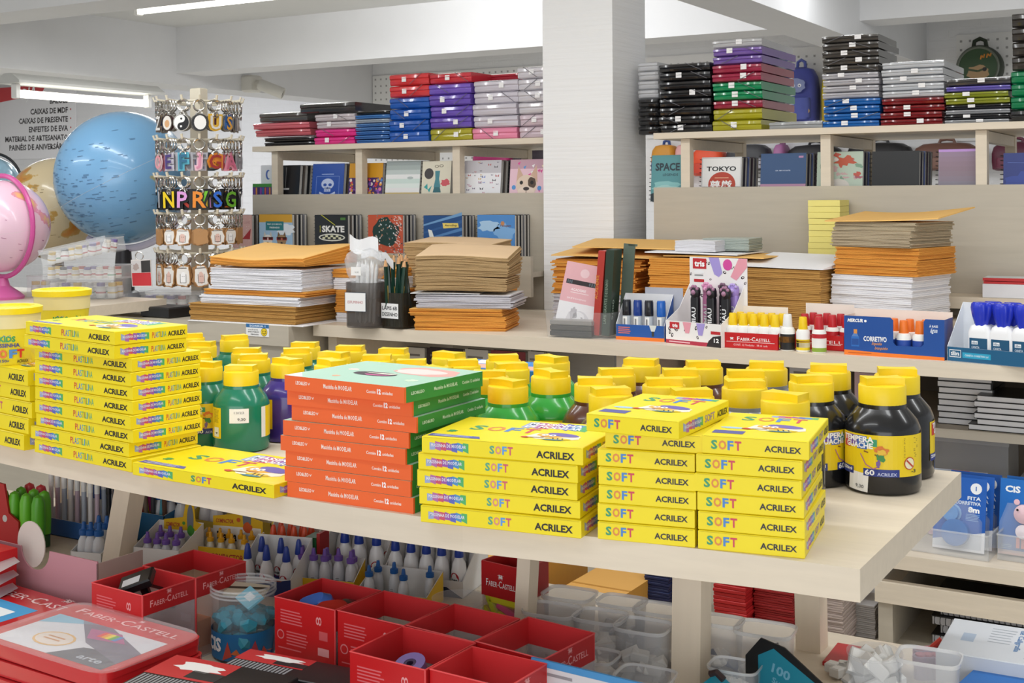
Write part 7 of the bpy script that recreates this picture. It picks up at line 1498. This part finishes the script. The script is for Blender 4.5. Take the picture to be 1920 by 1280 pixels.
for i in range(10):
    pp = W(1566+8*i, 1264+(i*7) % 14, TZ); thing('eraser', 'white eraser lying loose on the tier before the round clear tub', 'eraser', (pp.x, pp.y, TZ+.0085), 0, rg.choice(er_w), group='loose white erasers on the tier', rot=(0, 0, rg.uniform(0, 6)))
pp = W(1735, 1262, TZ)
thing('marker', 'small red pen inside the large frosted tub at the right', 'pen', (pp.x-.012, pp.y+.0, TZ+.012), 0, MB().tube([(0, 0, 0), (.03, .01, .03)], .004, M('#D0453A', .4), 8).build('pen'))
l = W(1542, 1248, TZ); q_ = W(1640, 1246, TZ)
thing('red_folder', 'flat red folder lying on the tier right of the table back leg', 'folder', (l.x, l.y, TZ+.0003), R(2), MB().box(0, q_.x-l.x, 0, .075, 0, .006, M('#C02024', .35), ch=.001).at(TP(.006)).line([(.008, .008), (.06, .008)], .0012, '#F0B8B8', 1).build('folder'))
# round lid
p = W(860, 1124, .72); r = hpx(p, 50)
thing('round_tub', 'empty frosted round tub behind the red open boxes', 'tub', (p.x, p.y, TZ), 0, MB().lathe([(0, .001), (r*.9, .001), (r*.97, .058), (r*1.02, .058), (r*1.02, .063), (r*.96, .063), (r*.88, .004), (0, .004)], FROST, 36).build('tub'))
# red and clear box of neon erasers behind the middle leg
bN = abox((904, 1050), (978, 1067), (1020, 1046), (TZ+.107), 'red and clear box of neon erasers behind the middle table leg', .045, printed=False, body='#C89A90', bodya=.25, fclear=True)
fcm = MB().at(FR(0)); fc(fcm, .006, .018, bN[2]*.8, .007, 1, '#FFFFFF'); 
thing('box_wordmark', 'red label band with a white wordmark on the neon eraser box', 'label', inside(bN, 0, -.004, TZ+.062), bN[1], MB().box(0, bN[2], -.0012, -.0004, 0, .045, FCR).at(FR(-.0012)).build('band') if False else (lambda m: (fc(m.at(FR(-.0015)), bN[2]*.12, .014, bN[2]*.74, .008, 1), m.build('band'))[1])(MB().box(0, bN[2], -.0015, -.0005, 0, .045, FCR)))
for i, (x, z, c, sc, lb) in enumerate(((.5, .058, '#F0EA2A', 1.6, 'long yellow'), (.25, .046, '#DDE83A', 1.4, 'lime'), (.60, .046, '#F0609A', 1.2, 'pink'), (.85, .04, '#FF7A2A', 1.3, 'orange'), (.3, .020, '#2FA84A', 1.7, 'green'), (.65, .030, '#F0E02A', 1.5, 'slanted yellow'), (.72, .012, '#2FA84A', 1.5, 'second green'), (.2, .034, '#F0EA2A', 1.2, 'small yellow'))):
    o = thing('neon_eraser', f'{lb} eraser in the red and clear box behind the middle leg', 'eraser', inside(bN, x, .10, TZ+z), bN[1], memo(('ne', c), lambda: MB().box(-.014, .014, -.006, .006, -.006, .006, M(c, .5), ch=.003).build('eraser')), rot=(0, R([0, 60, 20, -10, 25, 30, 5, 40][i]), bN[1])); o.scale = (sc, 1, sc*.85)

# ---- trays of glue bottles
def glue(col, lab=None, sc=1., body='#F2F2F0', cone=True):
    b = MB().lathe([(0, 0), (.013, 0), (.0145, .003), (.0145, .04), (.012, .056), (.007, .066), (.007, .069), (0, .069)], M(body, .3, var=.02, alpha=1.), 18)
    c = MB().lathe([(.0085, .067), (.0085, .072), (.0055, .092), (.0035, .098), (0, .099)] if cone else [(.0105, .067), (.011, .069), (.011, .078), (.006, .081), (.004, .096), (0, .097)], M(col, .35), 14)
    parts = [('cap', c.build('cap'))]
    if lab: l = MB(); l.warp = cylwrap(.0149, -90); l.T = FR(0); lab(l); l.warp = None; parts.append(('label', l.build('label')))
    return b.build('glue'), parts
def lab_pritt(l):
    for i in range(4): l.rect(-.012+.006*i, .006, -.006+.006*i, .022, '#23408C', 1)
    l.disc(0, .030, .0095, '#B8202A', 2, .0115).disc(0, .028, .0085, '#F2F2F2', 3, .006).text('Pritt', 0, .0255, .013, .005, '#1C1C1E', 5, .03, 'c')
def lab_plain(l):
    l.rect(-.006, .008, .006, .03, '#E2E6EC', 1).poly([(-.004, .012), (.004, .012), (-.004, .02)], '#222226', 3).lines(-.004, .026, .009, 2, .004, .0015, '#6A6A70', 3)
def gtray(FLp, FRp, z, d, hfp, hbp, m, label, rows, cols, bot, tag, front=None, inner=None, header=None, group=None, zoff=.0015, jit=.002, sk=(), gs=.72):
    a, yaw, w = row(FLp, FRp, z); hf, hb = hpx(a, hfp), hpx(a, hbp)
    t = tray(w, d, hf, hb, m, inner)
    if front: t.at(FR(0)); front(t, w, hf)
    parts = []
    if header: parts.append(('header_card', header(w, d, hb)))
    thing('display_tray', label, 'tray', a, yaw, t.build('tray'), parts)
    bm, bp = bot; k = 0
    for j in range(rows):
        for i in range(cols):
            if (i, j) in sk: continue
            x = .014+(w-.028)*i/max(1, cols-1); y = .016+(d-.034)*j/max(1, rows-1)
            o = thing('glue_bottle', f'{tag} bottle in the {label}', 'bottle', loc(a, yaw, x+rnd.uniform(-jit, jit), y, zoff), yaw+rnd.uniform(-.3, .3), bm, bp, f'{tag} bottles in the {label}'); o.scale = (gs,)*3
    return a, yaw, w
def compactor(nm):
    def f(t, w, h): t.rect(0, 0, w, h, '#EFC01A', 1).text('COMPACTOR', w*.95, h*.35, w*.55, h*.35, '#B8402A', 2, .03, 'r')
    return f
def header_bird(word, badge):
    def f(w, d, hb):
        h = .098; x0 = w*.12; W_ = w*.86; y = d-.0005
        m = MB().at(FR(y)).prism([(x0, 0), (x0+W_, 0), (x0+W_, h*.62), (x0+W_*.82, h*.66), (x0+W_*.78, h*.95), (x0+W_*.68, h*1.04), (x0+W_*.58, h*.98), (x0+W_*.5, h*.72), (x0, h*.66)], 0, .0012, M('#EFC01A', .5, var=0)); m.T = FR(y-.0012)
        m.rect(x0, 0, x0+W_*.97, h*.5, '#F2F1EC', 1).text('COMPACTOR', x0+W_*.06, h*.55, W_*.36, h*.07, '#C0452A', 2, .03).text(word, x0+W_*.08, h*.25, W_*.4, h*.16, '#1C1C1E', 3, .03).lines(x0+W_*.06, h*.12, W_*.36, 1, .01, h*.03, '#9A9A9A', 2)
        # a plain grey bird with folded wings
        m.blob(x0+W_*.72, h*.22, W_*.2, h*.24, '#C9CCD0', 3, 3, .08).disc(x0+W_*.69, h*.68, W_*.085, '#7A808A', 4, h*.26).blob(x0+W_*.7, h*.5, W_*.09, h*.09, badge, 5, 2, .1).line([(x0+W_*.55, h*.3), (x0+W_*.72, h*.2), (x0+W_*.88, h*.3)], h*.06, '#EDEEF0', 5).disc(x0+W_*.52, h*.62, W_*.04, badge, 3)
        return m.build('header')
    return f
YC = '#EFC01A'
gp = memo('g_purple', lambda: glue('#7A58B0', lab_plain, 1, '#DDDDE2', False)); gb_ = memo('g_blue', lambda: glue('#1F5FA8', lab_plain, 1, '#DDE0E4', False)); gy_ = memo('g_yel', lambda: glue('#F0B01E', None, 1, '#EDE6D0', False))
go = memo('g_or', lambda: glue('#E8542A', None, 1, '#EDEDEB', True)); gpr = memo('g_pritt', lambda: glue('#1F3FA0', lab_pritt, 1, '#F4F4F4', True))
gtray((132, 1063), (190, 1068), TZ, .075, 30, 62, WHITE, 'blue capped glue tray behind the left front leg', 2, 3, gb_, 'blue capped')
gtray((250, 1069), (336, 1077), TZ, .075, 44, 74, WHITE, 'purple capped glue tray marked Ar', 2, 4, gp, 'purple capped', None, None, header_bird('Arco', '#4E9A3A'), gs=.6, sk=((3, 1),))
gtray((352, 1056), (462, 1066), TZ, .06, 34, 50, M('#EFC01A', .5, var=0), 'yellow capped glue tray marked Branca', 2, 5, gy_, 'yellow capped', compactor(''), None, header_bird('Branca', '#D8602A'), gs=.5)
gtray((440, 1112), (545, 1122), TZ, .075, 34, 88, WHITE, 'small blue capped glue tray behind the round tub', 2, 3, gpr, 'blue capped white glue', lambda t, w, h: t.poly([(0, 0), (w, 0), (w, h), (w*.5, h*.7), (0, h*.5)], '#20306A', 1).lines(w*.55, h*.85, w*.3, 1, .01, h*.06, '#A85A4A', 2))
gtray((488, 1072), (580, 1080), TZ, .06, 18, 96, WHITE, 'orange capped glue tray', 2, 4, go, 'orange capped')
gtray((540, 1104), (664, 1116), TZ, .042, 24, 54, M('#EFC01A', .5, var=0), 'purple capped glue tray behind the red boxes', 2, 5, gp, 'purple capped', compactor(''), gs=.62, sk=((1, 1), (3, 0)))
gtray((592, 1088), (712, 1100), TZ, .09, 26, 118, WHITE, 'left tray of tall white glue bottles', 2, 4, gpr, 'tall white glue', lambda t, w, h: t.rect(w*.82, 0, w, h, '#B8202A', 1), gs=.86, sk=((2, 1), (0, 0)))
gtray((716, 1104), (868, 1122), TZ, .10, 30, 118, WHITE, 'right tray of tall white glue bottles', 2, 5, gpr, 'tall white glue', lambda t, w, h: t.rect(0, 0, w, h, '#E4E2E0', 1).poly([(0, 0), (w, 0), (w*.8, h*.6), (0, h*.3)], '#20304A', 2), gs=.82)
gtray((668, 1134), (800, 1150), TZ, .06, 28, 56, M('#EFC01A', .5, var=0), 'blue capped glue tray behind the empty red boxes', 2, 4, gb_, 'blue capped', compactor(''), gs=.56, sk=((1, 0), (2, 1), (3, 0)))
# rear trays against the dark
for i, (x0, x1, y, bt, lb) in enumerate(((272, 305, 1010, gb_, 'rear blue capped glue tray under the table'), (338, 412, 1011, gp, 'rear purple capped glue tray under the table'), (436, 520, 1012, gy_, 'rear yellow capped glue tray under the table'))):
    a = W(x0, y, TZ); thing('display_tray', lb, 'tray', (a.x, a.y, TZ), 0, tray(.088, .075, .04, .075, M('#C9B24A', .5), M('#B89A6A', .6)).build('tray'))
    for j in range(2):
        for k in range(3): o = thing('glue_bottle', f'bottle in the {lb}', 'bottle', (a.x+.018+.0255*k, a.y+.018+.038*j, TZ+.0015), 0, bt[0], bt[1], f'bottles in the {lb}'); o.scale = (.84, .84, 1)
# green and red slanted box between the orange capped bottles and the tall glue
p = W(572, 1052, TZ+.03); thing('glue_box', 'small green and red box beside the orange capped bottles', 'box', (p.x, p.y, TZ), R(10), MB().box(0, .02, 0, .03, 0, .068, M('#1F6A3A', .5)).box(.0205, .026, 0, .03, 0, .075, M('#B82A2A', .5)).at(FR(0)).text('C', .012, .02, .006, .010, '#F0F0EE', 1, .03).build('box'))
# ---- pens at the far left
def pen(body, cap, L=.11, r=.0042): return MB().lathe([(0, 0), (r, .002), (r, L*.7), (0, L*.7)], M(body, .35), 10).build('pen'), [('cap', MB().lathe([(r*1.1, L*.68), (r*1.15, L*.95), (r*.6, L), (0, L)], M(cap, .35), 10).build('cap'))]
a = W(28, 1010, TZ); a = Vector((a.x, a.y+.05, TZ))
thing('pen_holder', 'white tray of white capped pens under the left end of the table', 'tray', a, 0, tray(.15, .08, .03, .05, M('#3A6AB0', .5)).build('tray'))
for i in range(16):
    bm, bp = memo(('pn', i % 3), lambda: pen(['#E6E4E4', '#C9B4C4', '#B9C4D4'][i % 3], '#F2F2F0', .115)); thing('pen', 'white capped pen standing in the tray at the far left under the table', 'pen', (a.x+.012+.017*(i % 8), a.y+.018+.03*(i//8), TZ+.002), 0, bm, bp, 'white capped pens')
for i in range(5): bm, bp = memo(('pk', i % 2), lambda: pen(['#26262A', '#4A9AD0'][i % 2], ['#1C1C1E', '#2A6AA8'][i % 2], .12)); thing('pen', 'dark pen standing at the right end of the white capped pens', 'pen', (a.x+.158+.009*i, a.y+.02+.01*(i % 2), TZ+.0005), 0, bm, bp, 'dark pens by the white capped ones')
p = W(50, 930, TZ+.1); thing('display_card', 'blue pen display card under the left end of the table', 'card', (a.x+.03, a.y+.088, TZ), 0, MB().box(0, .11, 0, .002, 0, .17, M('#1B4FA0', .45)).at(FR(0)).rect(.012, .135, .045, .165, '#C22A32', 1).text('tris', .018, .145, .02, .012, '#FFFFFF', 2, .03).text('pen', .06, .12, .025, .012, '#E6EEF8', 1, .03).lines(.05, .145, .04, 1, .01, .003, '#A9C0E8', 1).build('card'))
cap_g = lambda c: MB().lathe([(0, 0), (.0105, .002), (.0115, .03), (.011, .06), (.0075, .072), (0, .076)], M(c, .35), 16).build('highlighter')
for i, (x, y, c, nm) in enumerate(((0, .0, '#6ABF2A', 'green'), (.03, .0, '#62B828', 'green'), (.06, 0, '#6ABF2A', 'green'), (.09, 0, '#58B024', 'green'), (.012, .03, '#62B828', 'green'), (.045, .03, '#6ABF2A', 'green'), (.0, .06, '#D8404A', 'red'), (.03, .06, '#D8404A', 'red'), (.072, .03, '#6ABF2A', 'green'))):
    thing('highlighter', f'rounded {nm} highlighter, {["front row first", "front row second", "front row third", "front row fourth", "middle row first", "middle row second", "back row first", "back row second", "middle row third"][i]}, below the white pens', 'highlighter', (a.x+.015+x*1.0, a.y-.085+y*.9, TZ+.021), 0, memo(('hl', c), lambda: cap_g(c)), [('body', memo(('hb', c), lambda: MB().cyl(.0095, -.0195, .0, M('#2A5A2A' if nm == 'green' else '#6A2A2A', .4), 14).build('body')))], 'rounded highlighters')
b = W(150, 1030, TZ); b = Vector((b.x-.02, b.y+.09, TZ))
thing('pen_holder', 'tray of assorted coloured pens between the two left legs', 'tray', b, 0, tray(.125, .09, .05, .07, M('#2A6A9A', .5)).build('tray'))
PC = ['#E8E23A', '#D0408A', '#3A3A3E', '#B8342F', '#8A7A6A', '#4A4A50', '#5AB0C8', '#6A4A3A', '#C9C4BC', '#2A2A2C']
for i in range(24): bm, bp = memo(('pc', i % 10), lambda: pen(PC[i % 10], PC[(i*3+1) % 10], .12)); thing('pen', 'coloured pen in the tray between the two left legs', 'pen', (b.x+.012+.0145*(i % 8), b.y+.015+.028*(i//8), TZ+.002), 0, bm, bp, 'coloured pens', rot=(R(rnd.uniform(-4, 4)), R(rnd.uniform(-5, 5)), 0))

# ================================================================== UNDER THE COUNTER
BZ = .3006
def slab_stack(px0, px1, py, z, d, hp, n, m, top, nm, seed, cat='paper stack', dy=0, gname='paper_stack'):
    a, b = W(px0, py, z), W(px1, py, z); a = Vector((a.x, a.y+dy, z)); return thing(gname, nm, cat, a, 0, bundle((b-Vector((a.x, a.y-dy, z))).length, d, hpx(a, hp), n, m, top, seed, .002))
RDS = M('#8E1416', .5, var=.1)
slab_stack(1338, 1402, 1206, BZ, .2, 120, 8, M('#B01C1E', .5, var=.08), M('#B01C1E', .5), 'tall bright red paper stack under the counter', 1)
slab_stack(1414, 1490, 1206, BZ, .2, 118, 12, RDS, RDS, 'dark red paper stack under the counter', 2)
slab_stack(1504, 1582, 1206, BZ, .18, 104, 12, M('#B4A49C', .7), M('#B4A49C', .7), 'beige grey paper stack under the counter behind the back leg', 3)
slab_stack(1592, 1642, 1190, BZ, .18, 60, 8, M('#A8A29E', .7), PAPER, 'grey paper stack under the counter, left of the shelf post', 4)
slab_stack(1208, 1258, 1180, BZ, .2, 118, 10, M('#1E2850', .5), M('#1E2850', .5), 'navy paper stack under the counter', 5)
slab_stack(1120, 1258, 1190, BZ, .10, 72, 3, M('#8E1A1C', .5), M('#A02024', .5), 'low dark red carton before the navy stack', 6, 'carton', -.32, 'carton')
KC = M('#C8923E', .6, var=.06, scale=8, stretch=(1, 10, 1)); KCT = M('#D8A458', .6, var=.06, scale=8)
def carton(px0, px1, py, z, d, hp, nm, dy=0):
    a, b = W(px0, py, z), W(px1, py, z); h = hpx(a, hp); w = b.x-a.x
    return thing('carton', nm, 'carton', (a.x, a.y+dy, z), 0, MB().box(0, w, 0, d, 0, h, KC, KCT, ch=0).box(w*.0, w, d*.49, d*.51, h, h+.0006, M('#B8843A', .5)).build('carton'))
carton(860, 1010, 1190, BZ, .42, 130, 'kraft cardboard carton behind the neon eraser box', -.1)
carton(1040, 1182, 1205, BZ, .36, 96, 'lower kraft cardboard carton left of the navy stack', -.1)
# white box with a sleeve, right of the tier
l, r_ = W(1740, 1198, .72), W(1880, 1228, .72); yaw = math.atan2(r_.y-l.y, r_.x-l.x)-.0; w = .15
m = MB().box(0, .118, 0, .13, 0, .05, M('#D2D6DC', .5), ch=.001).at(TP(.05)); m.text('Caderno de Caligrafia', .094, .118, .10, .009, '#5A86B8', 2, .02, 'l', -90).text('de Caligrafia', .080, .118, .08, .009, '#5A86B8', 2, .02, 'l', -90).lines(.05, .11, .03, 6, .01, .002, '#9AA2AC', 1).rect(.02, .05, .035, .08, '#A8B8CC', 1)
thing('notebook', 'pale blue-grey exercise book stack at the right, printed sideways', 'notebook', (l.x+.01, l.y-.005, TZ), R(2), m.build('book'))
thing('notebook', 'second pale exercise book stack cut by the right photo edge', 'notebook', (l.x+.140, l.y+.03, TZ), R(4), MB().box(0, .12, 0, .13, 0, .03, M('#C9D0DA', .5), ch=.001).build('book'))
for i in range(8):
    q = W(1748+15*(i % 5), 1222+12*(i//5), TZ+.02); thing('stamp', 'lilac capped stamp before the pale exercise books', 'stamp', (q.x-.01, q.y-.02, TZ), 0, memo('stamp', lambda: MB().lathe([(0, 0), (.008, 0), (.008, .016), (.0095, .017), (.0095, .028), (0, .029)], M('#B79AB8', .3, alpha=.85, var=0), 14).build('stamp')), [('pad', memo('stpad', lambda: MB().cyl(.006, .0285, .0305, M('#C86A80', .4), 12).build('pad')))], 'lilac stamps')
q = W(1800, 1275, .69); thing('display_tray', 'bright blue carton corner at the bottom right edge', 'box', (q.x, q.y-.03, TZ), R(-8), MB().box(0, .14, 0, .09, 0, .034, M('#1B6FC0', .4), ch=.001).at(TP(.034)).poly([(.03, .0), (.075, .0), (.06, .02), (.04, .03)], '#141416', 1).build('carton'))
# black notebooks on the inner shelf
BNB = lambda w, d, h: MB().box(0, w, 0, d, 0, .0012, BLACK).box(.0015, w-.003, .0015, d-.0015, .0012, h-.0012, M('#E6E6E8', .7)).box(0, w, 0, d, h-.0012, h, M('#1C1C1E', .3)).box(w-.004, w, 0, d, .0012, h-.0012, BLACK)
a = W(1755, 796, .735); w = hpx(a, 100); nbm = BNB(w, .14, .0135).build('notebook')
for i in range(8): thing('notebook', f'black hardback notebook in the pile under the counter, {ordl(7-i, 8)}', 'notebook', (a.x+rnd.uniform(-.002, .002), a.y+.02, .7356+.0138*i), R(rnd.uniform(-1, 1)), nbm, group='black notebooks under the counter')
a = W(1826, 806, .735); nbm2 = BNB(.21, .15, .0125).build('notebook')
for i in range(6): thing('notebook', f'black notebook in the flat pile under the counter at right, {ordl(5-i, 6)}', 'notebook', (a.x+.006*(i % 2)+(-.012 if i == 0 else 0), a.y-.0, .7356+.0128*i), R(rnd.uniform(-1, 1)), nbm2, group='flat black notebooks at the right edge')
# blister packs and clear bins on the lower shelf
def blister(w, h, col, kind):
    m = MB().box(0, w, 0, .0015, 0, h, M(col, .35, var=.02)); m.at(FR(0)); parts = []
    if kind == 'tape':
        m.poly([(0, 0), (w, 0), (w, h*.28), (0, h*.12)], '#EFEFF2', 1).text('FITA', w*.9, h*.70, w*.26, h*.05, '#E6EEF8', 2, .03, 'r').text('CORRETIVA', w*.9, h*.63, w*.5, h*.05, '#E6EEF8', 2, .03, 'r').text('8m', w*.88, h*.53, w*.22, h*.08, '#FFFFFF', 2, .05, 'r').disc(w*.8, h*.86, w*.11, '#F2F4F8', 2).text('1', w*.8, h*.83, None, h*.06, '#1F5FB8', 3, .04, 'c').lines(w*.62, h*.5, w*.28, 5, h*.02, h*.007, '#9AC0EA', 2).text('Waleu', w*.12, h*.8, w*.24, h*.05, '#E6EEF8', 2, .03).disc(w*.35, h*.5, w*.19, '#8FBCE8', 3).rect(w*.3, h*.46, w*.4, h*.54, '#E6EEF8', 4)
        bl = MB().at(FR(-.001)).T; b = MB().at(FR(-.001)); b.lathe([(w*.27, 0), (w*.26, .014), (w*.06, .016), (0, .014)], M('#4A86D0', .1, alpha=.75, var=0), 28, (w*.45, h*.24)); b.lathe([(w*.16, .003), (w*.15, .013), (w*.05, .013), (0, .012)], M('#6FA4E0', .1, alpha=.8, var=0), 20, (w*.35, h*.5)); parts.append(('correction_tape', b.build('tape')))
    else:
        m.text('CiS', w*.1, h*.82, w*.3, h*.09, '#F4F8FC', 2, .04).text('Tape', w*.52, h*.84, w*.2, h*.05, '#DCE8F6', 2, .02).lines(w*.06, h*.12, w*.22, 3, h*.02, h*.008, '#A9CCF0', 2).rect(0, 0, w, h*.06, '#E8C8C0', 1)
        b = MB().at(FR(-.001)); b.lathe([(w*.2, 0), (w*.19, .014), (w*.1, .02), (0, .021)], M('#EFC4CC', .3), 24, (w*.5, h*.55)); b.lathe([(w*.15, 0), (w*.14, .016), (0, .018)], M('#F2E4E8', .2), 20, (w*.5, h*.32)); b.disc(w*.4, h*.6, w*.025, '#2A2224', 190).disc(w*.6, h*.6, w*.025, '#2A2224', 190)
        for x in (.4, .5, .6): b.rect(w*(x-.035), h*.1, w*(x+.035), h*.24, '#E08A84', 60)
        b.disc(w*.34, h*.70, w*.06, '#EFC4CC', 8).disc(w*.66, h*.70, w*.06, '#EFC4CC', 8); parts.append(('tape_body', b.build('tape')))
    cv = MB().at(FR(-.0005)).prism([(w*.06, h*.04), (w*.94, h*.04), (w*.94, h*.42), (w*.6, h*.68), (w*.2, h*.68), (w*.06, h*.42)], 0, .023, M('#E8F0FA', .06, alpha=.12, var=0)); parts.append(('blister_cover', cv.build('cover')))
    return m.build('pack'), parts
a, b = W(1742, 1034, mz), W(1842, 1046, mz); w = (b-a).length; h = hpx(a, 135)
for i in range(3):
    bm, bp = memo(('bl', 'tape'), lambda: blister(w, h, '#1F5FB8', 'tape')); thing('blister_pack', ['blue correction tape blister pack, front one in the clear bin', 'blue correction tape pack just behind the front one', 'rear blue correction tape pack in the clear bin'][i], 'blister pack', (a.x+.010*i, a.y+.03+.03*i, mz+.0035), R(-3), bm, bp, 'correction tape packs', rot=(R(-12), 0, R(-3)))
thing('blister_pack', 'pink and white blister pack behind the blue correction tapes', 'blister pack', (a.x-.03, a.y+.13, mz+.0035), 0, MB().box(0, w*1.15, 0, .002, 0, h*.95, M('#D8B4C4', .4)).at(FR(0)).rect(0, h*.7, w*1.15, h*.95, '#B9C0CC', 1).rect(w*.45, h*.72, w*.8, h*.95, '#D8602A', 2).text('Fital', w*.5, h*.82, w*.25, h*.05, '#F4E8E0', 3, .02).build('pack'), [('blister_cover', MB().box(w*.1, w*.4, -.02, -.001, h*.1, h*.3, M('#F0E4EA', .1, alpha=.5, var=0)).build('cover'))], rot=(R(-8), 0, 0))
thing('clear_bin', 'clear plastic bin holding the blue correction tape packs', 'bin', (a.x-.045, a.y-.012, mz+.0006), R(-3), clear_box(w*1.58, .24, h*.34))
a2, b2 = W(1866, 1046, mz), W(1965, 1058, mz); w2 = (b2-a2).length; h2 = hpx(a2, 140); bm, bp = blister(w2, h2, '#1B6FC4', 'pig')
for i in range(2): thing('blister_pack', ['blue blister pack with a pink animal shaped tape at the right edge', 'blue pack behind the pink animal shaped tape'][i], 'blister pack', (a2.x+.008*i, a2.y+.03+.03*i, mz+.0035), 0, bm, bp, 'animal tape packs', rot=(R(-12), 0, R(-3)))
thing('clear_bin', 'clear plastic bin at the right photo edge with the animal tape packs', 'bin', (a2.x+.006, a2.y-.012, mz+.0006), R(-3), clear_box(w2*1.4, .24, h2*.34))
a3 = W(1760, 905, mz+.10)
thing('clear_box', 'large clear plastic box behind the correction tape packs', 'box', (a.x-.05, a.y+.24, mz+.0006), 0, clear_box(.17, .14, .2), [('lid', clear_lid(.17, .14), None, None, (0, 0, .202))])
thing('carton', 'grey paper bundle behind the animal tape packs at the right edge', 'carton', (a2.x+.01, a2.y+.235, mz+.0006), 0, bundle(.16, .12, .12, 8, M('#B4B6BA', .5), M('#C4C6CA', .5), 71, .002))
# spiral pads below the rail
a = WY(1748, 1120, CY+.02); w = .34
sp_ = MB().box(0, w, 0, .15, 0, .016, M('#CFCFD4', .6)).box(-.002, w+.002, -.001, .15, .016, .018, BLACK)
for i in range(30): sp_.ring((.006+i*(w-.012)/29, -.001, .009), .0085, .001, M('#5A5A5E', .3, metal=.6, var=0), 'x', 8, 3)
spm = sp_.build('pad')
for i in range(5): thing('spiral_pad', f'black covered spiral pad under the right counter shelf, {ordl(4-i, 5)}', 'notebook', (a.x+.015*(i % 2), CY+.02+.01*(i % 2), .301+.0195*i), 0, spm, group='spiral pads under the right counter')
# goods glimpsed between the bottles and the counter edge, standing on the base shelf
a = W(745, 655, .70)
for i, (x0, x1, yt, c, lb, dd) in enumerate(((758, 796, 642, '#E6E2DC', 'white notebook with bars seen under the counter left of the pillar', 0), (800, 868, 643, '#3A2E34', 'dark patterned notebook seen under the counter', .0), (872, 915, 646, '#D8D6D2', 'white striped notebook seen under the counter', 0), (920, 985, 648, '#8A2A30', 'dark red notebook seen under the counter', 0), (990, 1020, 650, '#C9C6C2', 'pale notebook seen under the counter beside the pillar', 0), (1284, 1318, 666, '#B8202A', 'red notebook seen under the counter right of the pillar', 0), (1480, 1560, 672, '#D2D4DA', 'pale grey notebook seen under the counter behind the bottles', 0), (1602, 1690, 680, '#E2C4C8', 'pink and white notebook seen under the counter', 0))):
    q0, q1 = WY(x0, yt+8, CY+.35), WY(x1, yt+8, CY+.35); zb_ = .7358 if x0 > 1500 else .3008; bm, bp = nb_mesh(q1.x-q0.x, q0.z-zb_, .018, c, lambda m, w, h: m.lines(w*.1, h*.95, w*.7, 4, h*.03, h*.012, '#8A8480', 1), spiral=False)
    thing('notebook', lb, 'notebook', (q0.x, CY+.35, zb_), 0, bm, bp, 'notebooks under the counter')
